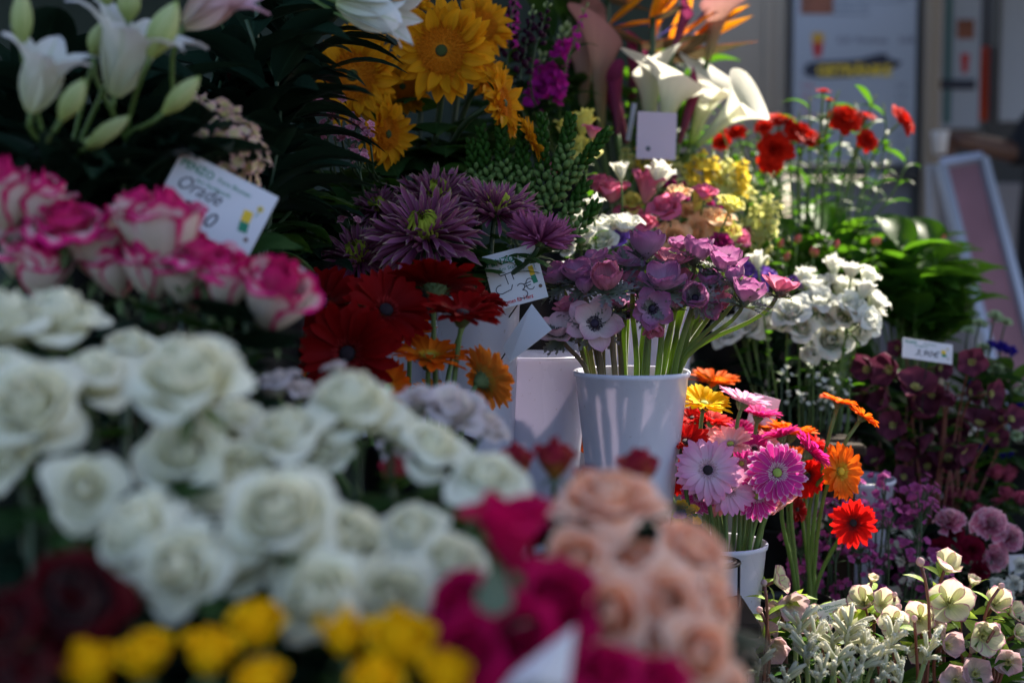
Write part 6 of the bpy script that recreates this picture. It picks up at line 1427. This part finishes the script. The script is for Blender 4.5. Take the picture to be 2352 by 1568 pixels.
# ---- hydrangea
g = 'pink hydrangeas'
def hydr(px, py, sx, sy, tilt, d, lab, n):
    c = P(px, py, d); foot, rim = hub('hyd', c)
    root = thing('hydrangea', lab, 'hydrangea', foot, g, head=c)
    pts = stem_pts(foot, rim, c, UP); part('stem', stem_mesh(pts, .004, .003, 'stem_dark'), root)
    me = cmesh('hydrangea_floret', lambda: join_d([(blade_d(1, .92, 'obov', 34, -6, cup=.25, nu=4, nv=5, ruff=.05, ph=k), Rz(R(90 * k))) for k in range(4)] + [(ellip_d(.13, .13, .1, 6, 4), Tr(0, 0, .1))]), 'hydr')
    for k in range(n):
        z = 1 - 2 * (k + .5) / n; a = k * 2.39996; r = math.sqrt(1 - z * z)
        nv_ = Vector((r * math.cos(a), r * math.sin(a), z))
        p = Vector((nv_.x * S(sx, d) / 2, nv_.y * S(sy, d) / 2, nv_.z * S(sy, d) / 2)); p *= 1 + jit(.10); p.rotate(Quaternion((0, 1, 0), R(tilt)))
        part('floret', me, root, frame(c + p * (1 if k % 2 else .86), nv_ + Vector((jit(.6), jit(.6), jit(.6))), rnd.uniform(0, 6), S(20 + jit(3), d)))
    leaves(root, pts, 3, 'heart', 'leaf', .10, .3, .7)
hydr(515, 320, 240, 140, 42, 1.66, 'dusty pink hydrangea head above the handwritten card', 84)
hydr(250, 425, 90, 60, 40, 1.85, 'hydrangea deep in the shade left of the card', 20)
hydr(430, 245, 90, 70, 20, 1.80, 'small hydrangea cluster behind the white lily bud', 24)
# ---- anthurium-like red leaves in the dark
for px, py, tx, ty, lab in ((600, 250, 585, 60, 'dark red broad leaf deep behind the lilies'), (560, 200, 600, 75, 'second dark red leaf behind the lilies')):
    b = P(px, py, 1.95); foot, rim = hub('hyd', b); root = thing('red_leaf', lab, 'leaf', foot, 'dark red leaves', head=b)
    pts = stem_pts(foot, rim, b, UP); part('stem', stem_mesh(pts, .003, .002, 'stem_dark'), root)
    leaf_at(root, 'heart', 'dark_red', b, P(tx, ty, 1.9) - b, .08)

# ---- long dark leaves and foliage between the bunches
LC = {'lance': 'long narrow', 'broad': 'broad pointed', 'heart': 'heart shaped', 'lobed': 'lobed', 'rose': 'serrated'}
def foliage(n, x0, x1, y0, y1, d0, d1, bks, kind, matk, size, nl, g, where, t0=.35, axf=None):
    for i in range(n):
        px = rnd.uniform(x0, x1); py = rnd.uniform(y0, y1); d = rnd.uniform(d0, d1)
        ax = axf() if axf else look(jit(.7), jit(.5), 1)
        bk = min(bks, key=lambda b: (BK[b]['c'] - P(px, py, d)).length)
        flower('foliage_stem', ('%s leaved stem' % LC[kind], where), 'foliage stem', g, [], px, py, 20, d, ax, bk, 0, 'stem_dark', .0025, (nl, kind, matk, size, t0, 1.0))
foliage(10, 470, 660, 40, 300, 1.85, 2.0, ['hyd'], 'broad', 'leaf_deep', .19, 7, 'dark foliage between lilies and sunflowers', 'between the lilies and the sunflowers', .4)
foliage(4, 640, 720, -40, 100, 2.0, 2.15, ['hyd', 'sunf'], 'lance', 'leaf_deep', .17, 11, 'narrow foliage before the sunflowers', 'hanging before the left sunflowers', .5, lambda: look(.3 + jit(.4), .6, .6))
foliage(9, 560, 740, 330, 560, 2.05, 2.25, ['hyd', 'chr2'], 'heart', 'leaf', .10, 7, 'heart shaped foliage left of the chrysanthemums', 'left of the chrysanthemums', .4)
foliage(8, 640, 740, 450, 640, 1.98, 2.15, ['hyd', 'chr2'], 'broad', 'leaf_deep', .11, 7, 'shaded foliage beside the hydrangea', 'right of the handwritten card', .4)
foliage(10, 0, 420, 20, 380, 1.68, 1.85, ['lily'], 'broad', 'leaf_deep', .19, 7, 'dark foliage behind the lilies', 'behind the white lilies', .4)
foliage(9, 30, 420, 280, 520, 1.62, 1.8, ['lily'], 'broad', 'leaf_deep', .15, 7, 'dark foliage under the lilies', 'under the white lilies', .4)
foliage(12, 830, 1120, 300, 470, 2.38, 2.5, ['sunf'], 'heart', 'leaf', .13, 7, 'heart shaped sunflower foliage', 'under the sunflowers', .45)
foliage(8, 950, 1150, 320, 430, 2.28, 2.36, ['sunf'], 'heart', 'leaf_mid', .085, 5, 'small sunflower foliage', 'between the largest sunflower and the chrysanthemums', .55)
foliage(6, 1090, 1290, 200, 330, 2.78, 2.9, ['sunf', 'stoc'], 'broad', 'leaf', .12, 7, 'foliage behind the profile sunflowers', 'behind the profile sunflowers', .45)
foliage(8, 880, 1180, 560, 640, 2.08, 2.2, ['chr', 'chr2'], 'lobed', 'leaf', .085, 7, 'lobed chrysanthemum foliage', 'under the chrysanthemums', .5)
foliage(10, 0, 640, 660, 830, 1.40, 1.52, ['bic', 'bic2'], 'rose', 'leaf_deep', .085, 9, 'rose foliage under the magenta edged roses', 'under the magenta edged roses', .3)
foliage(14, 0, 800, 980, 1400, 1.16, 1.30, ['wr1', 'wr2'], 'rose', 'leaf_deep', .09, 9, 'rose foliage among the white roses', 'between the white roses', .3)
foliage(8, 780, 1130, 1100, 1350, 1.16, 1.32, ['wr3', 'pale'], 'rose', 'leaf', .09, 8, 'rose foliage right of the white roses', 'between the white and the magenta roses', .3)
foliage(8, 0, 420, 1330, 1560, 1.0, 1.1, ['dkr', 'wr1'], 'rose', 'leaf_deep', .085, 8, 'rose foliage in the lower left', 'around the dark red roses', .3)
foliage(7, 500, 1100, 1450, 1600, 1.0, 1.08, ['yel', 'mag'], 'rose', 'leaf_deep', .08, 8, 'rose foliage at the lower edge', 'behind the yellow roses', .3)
foliage(8, 1220, 1680, 1380, 1600, 1.08, 1.2, ['pea'], 'rose', 'leaf_deep', .08, 8, 'rose foliage among the peach roses', 'behind the peach roses', .3)
foliage(6, 1200, 1520, 1110, 1250, 1.36, 1.44, ['redy'], 'rose', 'leaf_deep', .06, 8, 'dark foliage before the buckets', 'in front of the white buckets', .4)
foliage(12, 1640, 1960, 770, 1010, 2.74, 2.92, ['wax', 'lisw'], 'broad', 'leaf_deep', .12, 8, 'dark foliage under the white lisianthus', 'under the right white lisianthus', .35)
foliage(12, 1960, 2340, 800, 1150, 2.86, 3.0, ['hd', 'far'], 'broad', 'leaf', .11, 8, 'foliage behind the plum hellebores', 'behind the plum hellebores', .35)
foliage(10, 1830, 2350, 1180, 1420, 2.62, 2.75, ['carn', 'waxp'], 'broad', 'leaf_deep', .10, 8, 'foliage behind the carnations', 'behind the carnations and purple waxflowers', .35)
foliage(10, 1730, 2350, 1450, 1590, 2.12, 2.2, ['hw', 'hw2'], 'broad', 'leaf', .085, 8, 'foliage under the cream hellebores', 'under the cream hellebores', .35)
foliage(7, 1600, 1760, 560, 700, 2.86, 2.95, ['lisw', 'snap'], 'lance', 'leaf_mid', .10, 8, 'foliage behind the anemones', 'behind the rightmost anemones', .4)
foliage(6, 1380, 1560, 120, 330, 3.08, 3.18, ['call'], 'broad', 'leaf_mid', .14, 7, 'foliage behind the callas', 'behind the calla lilies', .4)
foliage(9, 1120, 1400, 20, 260, 3.05, 3.2, ['stoc', 'call'], 'broad', 'leaf', .14, 8, 'foliage behind the stocks', 'behind the magenta stocks', .35)
foliage(6, 1660, 1900, 330, 520, 3.1, 3.2, ['ran'], 'lance', 'leaf_mid', .10, 9, 'foliage under the ranunculus', 'under the red ranunculus', .35)

# yellow wallflowers with a violet one at the foot of the anemone bucket
for i, (px, py, sz, mk) in enumerate(((1590, 1170, 40, 'lis_wall'), (1565, 1158, 36, 'lis_wall'), (1600, 1195, 30, 'lis_wall'), (1562, 1180, 36, 'lis_purple'), (1345, 1085, 28, 'lis_wall'), (1385, 1100, 26, 'lis_wall'), (1240, 1165, 28, 'lis_wall'), (1258, 1172, 22, 'lis_wall'))):
    if mk not in MT and mk == 'lis_wall': MT[mk] = petal_mat('golden_wallflower_petal', (.75, .38, .01), (.82, .50, .01), veins=.1, trans=.35)
    flower('wallflower' if mk == 'lis_wall' else 'violet_freesia', (('golden yellow wallflower' if mk == 'lis_wall' else 'violet freesia'), 'at the foot of the anemone bucket'), 'wallflower' if mk == 'lis_wall' else 'freesia', 'small flowers at the foot of the buckets',
           [('floret', cmesh('ruffled_floret', ruffle_d, mk), Rz(k) @ Tr(.45 * math.cos(k * 1.5), .45 * math.sin(k * 1.5), 0) @ Rx(R(25 * math.cos(k))) @ Sc(.6)) for k in range(5)], px, py, sz, 2.0, look(jit(.5), .6, .8), 'gerb' if px > 1450 else 'redy', .2, 'stem_dark', .0018, (3, 'small', 'leaf_mid', .025, .7, 1.0))

# ------------------------------------------------------------------ price cards
def card(label, px, py, wpx, hpx, d, rot, yaw=0., pitch=0., stick=True, matk='card', foot=None):
    c = P(px, py, d); w_, h_ = S(wpx, d), S(hpx, d)
    M = Matrix.Translation(c) @ Rz(R(yaw)) @ Rx(R(90 - pitch)) @ Rz(R(rot))
    root = thing('price_card', label, 'price card', tuple(c))
    part('sheet', bbox_mesh('card_sheet', -w_ / 2, w_ / 2, -h_ / 2, h_ / 2, -.0006, .0006, matk, .0002), root, M)
    if stick:
        e = M @ Vector((0, -h_ * .42, -.002)); f = Vector(foot) if foot is not None else e + Vector((jit(.02), .02, -.22))
        part('stick', mesh('card_stick', *tube_d([M @ Vector((0, h_ * .2, -.002)), e, e.lerp(f, .5), f], .0011, 6), MT['wire']), root)
    return root, M @ Tr(0, 0, .0009), w_, h_
def strokes(root, M, lst, wd, matk, name='handwriting'):
    for pts in lst: part(name, mesh('pen_stroke', *ribbon_d(pts, wd), MT[matk], False), root, M)
def logo(root, M, w_, h_, big=1.0):
    text('PENZO', h_ * .17, M @ Tr(-w_ * .46, h_ * .28, 0), 'ink_green', root, off=h_ * .003, sx=.95)
    text('Flora Blumen', h_ * .10, M @ Tr(-w_ * .08, h_ * .30, 0), 'ink_green', root)
    text('Am Stadtwerk', h_ * .095, M @ Tr(-w_ * .26, h_ * .16, 0), 'ink_green', root)
    # small sunflower emblem with a yellow and green badge under it
    fx, fy = w_ * .40, h_ * .22
    pet = [(fx + (h_ * (.055 if k % 2 else .038)) * math.cos(k * math.pi / 10), fy + (h_ * (.055 if k % 2 else .038)) * math.sin(k * math.pi / 10)) for k in range(20)]
    part('emblem', mesh('emblem_flower', *flat_poly(pet, .0002), MT['ink_yellow'], False), root, M)
    part('emblem', mesh('emblem_eye', *flat_poly([(fx + h_ * .022 * math.cos(k * .785), fy + h_ * .022 * math.sin(k * .785)) for k in range(8)], .0003), MT['ink_green'], False), root, M @ Tr(0, 0, .0001))
    part('emblem', mesh('emblem_stem', *ribbon_d([(fx, fy - h_ * .05), (fx - w_ * .01, fy - h_ * .14)], h_ * .012), MT['ink_green'], False), root, M)
    part('emblem', mesh('emblem_yellow', *flat_poly([(w_ * .27, h_ * .12), (w_ * .36, h_ * .13), (w_ * .37, -h_ * .04), (w_ * .28, -h_ * .05)][::-1], .0002), MT['ink_yellow'], False), root, M)
    part('emblem', mesh('emblem_green', *flat_poly([(w_ * .28, -h_ * .055), (w_ * .37, -h_ * .045), (w_ * .39, -h_ * .19), (w_ * .30, -h_ * .20)][::-1], .0002), MT['ink_green'], False), root, M)
    part('emblem', mesh('emblem_shoe', *flat_poly([(w_ * .41 + h_ * .035 * math.cos(k * .785), -h_ * .27 + h_ * .035 * math.sin(k * .785)) for k in range(8)], .0002), MT['ink_brown'], False), root, M)
c1, M1, w1, h1 = card('sharp printed price card reading 3 euro in green, black and red between chrysanthemums and anemones', 1183, 636, 125, 128, 2.075, 15, yaw=-3, pitch=6, foot=P(1120, 800, 2.15))
logo(c1, M1, w1, h1)
strokes(c1, M1, [[(-w1 * .28, h1 * .12), (-w1 * .25, h1 * .08), (-w1 * .05, h1 * .10)], [(-w1 * .17, h1 * .08), (-w1 * .15, -h1 * .10)], [(-w1 * .05, h1 * .10), (-w1 * .03, -h1 * .04)],
                arc(-w1 * .30, -h1 * .16, w1 * .10, h1 * .08, 80, 270) + [(-w1 * .12, -h1 * .2), (-w1 * .08, -h1 * .12)],
                arc(.06 * w1, -h1 * .20, w1 * .07, h1 * .06, 150, -80, 8) + arc(.06 * w1, -h1 * .335, w1 * .09, h1 * .075, 80, -140, 10)], .0013, 'ink_black')
strokes(c1, M1, [arc(w1 * .24, -h1 * .19, w1 * .08, h1 * .10, 40, 320, 14), [(w1 * .12, -h1 * .17), (w1 * .26, -h1 * .15)], [(w1 * .12, -h1 * .215), (w1 * .25, -h1 * .20)]], .0012, 'ink_black')
text('Blumen für Herz', h1 * .105, M1 @ Tr(-w1 * .36, -h1 * .44, 0), 'ink_red', c1, off=h1 * .002, sx=.82)
# blank folded card in front of the middle bucket
d2 = 2.0
r2, M2_, w2, h2 = card('blank folded white card leaning before the middle bucket', 1206, 768, 8, 8, d2 + .03, 46, stick=False)
quad = [P(1221, 698, d2 + .02), P(1267, 757, d2 - .01), P(1170, 832, d2 + .01), P(1154, 797, d2 + .03)]
nn = (quad[1] - quad[0]).cross(quad[3] - quad[0]).normalized() * .0012
part('folded_sheet', mesh('folded_sheet', [tuple(p) for p in quad] + [tuple(p + nn) for p in quad], [(0, 1, 2, 3), (7, 6, 5, 4), (0, 4, 5, 1), (1, 5, 6, 2), (2, 6, 7, 3), (3, 7, 4, 0)], [(0, 0)] * 8, MT['card'], False), r2)
part('stick', mesh('card_stick', *tube_d([P(1200, 760, d2 + .035), P(1160, 812, d2 + .03), P(1128, 860, d2 + .06)], .0011, 6), MT['wire']), r2)
# blurred handwritten card upper left
c3, M3, w3, h3 = card('blurred handwritten price card tilted under the hydrangea', 494, 468, 245, 158, 1.58, -27, yaw=4, pitch=8)
logo(c3, M3, w3, h3)
text('Orade', h3 * .30, M3 @ Tr(-w3 * .42, -h3 * .02, 0), 'ink_black', c3, 'LEFT', 'handwriting', .35, sx=.9)
text('3,50', h3 * .34, M3 @ Tr(-w3 * .30, -h3 * .36, 0), 'ink_black', c3, 'LEFT', 'handwriting', .25)
c4_, M4, w4, h4 = card('blank grey card standing before the white callas', 1508, 312, 92, 108, 2.74, -2, yaw=6, pitch=2, matk='card_pink')
part('magnet', mesh('card_dot', *ellip_d(.005, .005, .002, 10, 4), MT['ink_grey']), c4_, M4 @ Tr(-w4 * .2, -h4 * .28, 0))
c5, M5, w5, h5 = card('narrow white card seen edge on left of the grey one', 1450, 280, 14, 86, 2.80, -14, yaw=-50, stick=False)
c6, M6, w6, h6 = card('handwritten price card lying on the plum hellebores', 2130, 806, 114, 54, 2.66, -10, yaw=0, pitch=36)
logo(c6, M6, w6, h6); text('3,90€', h6 * .42, M6 @ Tr(-w6 * .25, -h6 * .28, 0), 'ink_black', c6, 'LEFT', 'handwriting', .3)
c7, M7, w7, h7 = card('small printed price card half hidden behind the kangaroo paws', 1915, 1410, 72, 56, 2.17, 15, yaw=0, pitch=10)
logo(c7, M7, w7, h7); text('3,50', h7 * .3, M7 @ Tr(-w7 * .3, -h7 * .2, 0), 'ink_black', c7, 'LEFT', 'handwriting', .25)
c8, M8, w8, h8 = card('lilac blank card behind the bright gerberas', 1752, 950, 62, 84, 2.30, -14, yaw=-18, pitch=0, matk='card_pink')
c9, M9, w9, h9 = card('white card standing at the right edge above the hellebores', 2335, 1300, 36, 54, 2.60, 2, yaw=0)
# folded wrapping paper at the lower edge
wp = thing('wrapping_paper', 'folded sheet of pale wrapping paper at the lower edge among the magenta roses', 'wrapping paper', tuple(P(1250, 1560, .92)))
wq = [P(1130, 1600, .93), P(1180, 1545, .92), P(1322, 1438, .90), P(1305, 1570, .90), P(1290, 1640, .92), P(1230, 1560, .885)]
part('sheet', mesh('paper', [tuple(p) for p in wq] + [tuple(p + Vector((0, .002, 0))) for p in wq], [(0, 1, 5), (1, 2, 5), (2, 3, 5), (3, 4, 5), (4, 0, 5), (6, 11, 7), (7, 11, 8), (8, 11, 9), (9, 11, 10), (10, 11, 6)], [(0, 0)] * 12, MT['card'], False), wp)

# ------------------------------------------------------------------ labels of look-alikes: counted from the left
ORD = ['leftmost', 'second', 'third', 'fourth', 'fifth', 'sixth', 'seventh', 'eighth', 'ninth', 'tenth', 'eleventh', 'twelfth', 'thirteenth', 'fourteenth', 'fifteenth', 'sixteenth', 'seventeenth', 'eighteenth', 'nineteenth', 'twentieth'] + \
      ['twenty-' + w_ for w_ in ('first', 'second', 'third', 'fourth', 'fifth', 'sixth', 'seventh', 'eighth', 'ninth')] + ['thirtieth'] + ['thirty-' + w_ for w_ in ('first', 'second', 'third', 'fourth', 'fifth', 'sixth', 'seventh', 'eighth', 'ninth')] + ['fortieth'] + ['forty-' + w_ for w_ in ('first', 'second', 'third', 'fourth', 'fifth', 'sixth', 'seventh', 'eighth', 'ninth')] + ['fiftieth'] + ['fifty-' + w_ for w_ in ('first', 'second', 'third', 'fourth', 'fifth', 'sixth', 'seventh', 'eighth', 'ninth')] + ['sixtieth'] + ['sixty-' + w_ for w_ in ('first', 'second', 'third', 'fourth', 'fifth', 'sixth', 'seventh', 'eighth', 'ninth')] + ['seventieth'] + ['seventy-' + w_ for w_ in ('first', 'second', 'third', 'fourth', 'fifth', 'sixth', 'seventh', 'eighth', 'ninth')] + ['eightieth'] + ['eighty-' + w_ for w_ in ('first', 'second', 'third', 'fourth', 'fifth', 'sixth', 'seventh', 'eighth', 'ninth')]
for (desc, where), lst in GROUPED.items():
    lst.sort(key=lambda t: px_of(t[1])[0])
    for i, (o, hpos) in enumerate(lst):
        if len(lst) == 1: o['label'] = desc + ' ' + where
        else: o['label'] = '%s %s, %s' % (desc, where, ORD[i] if i == 0 else ORD[i] + ' from left')
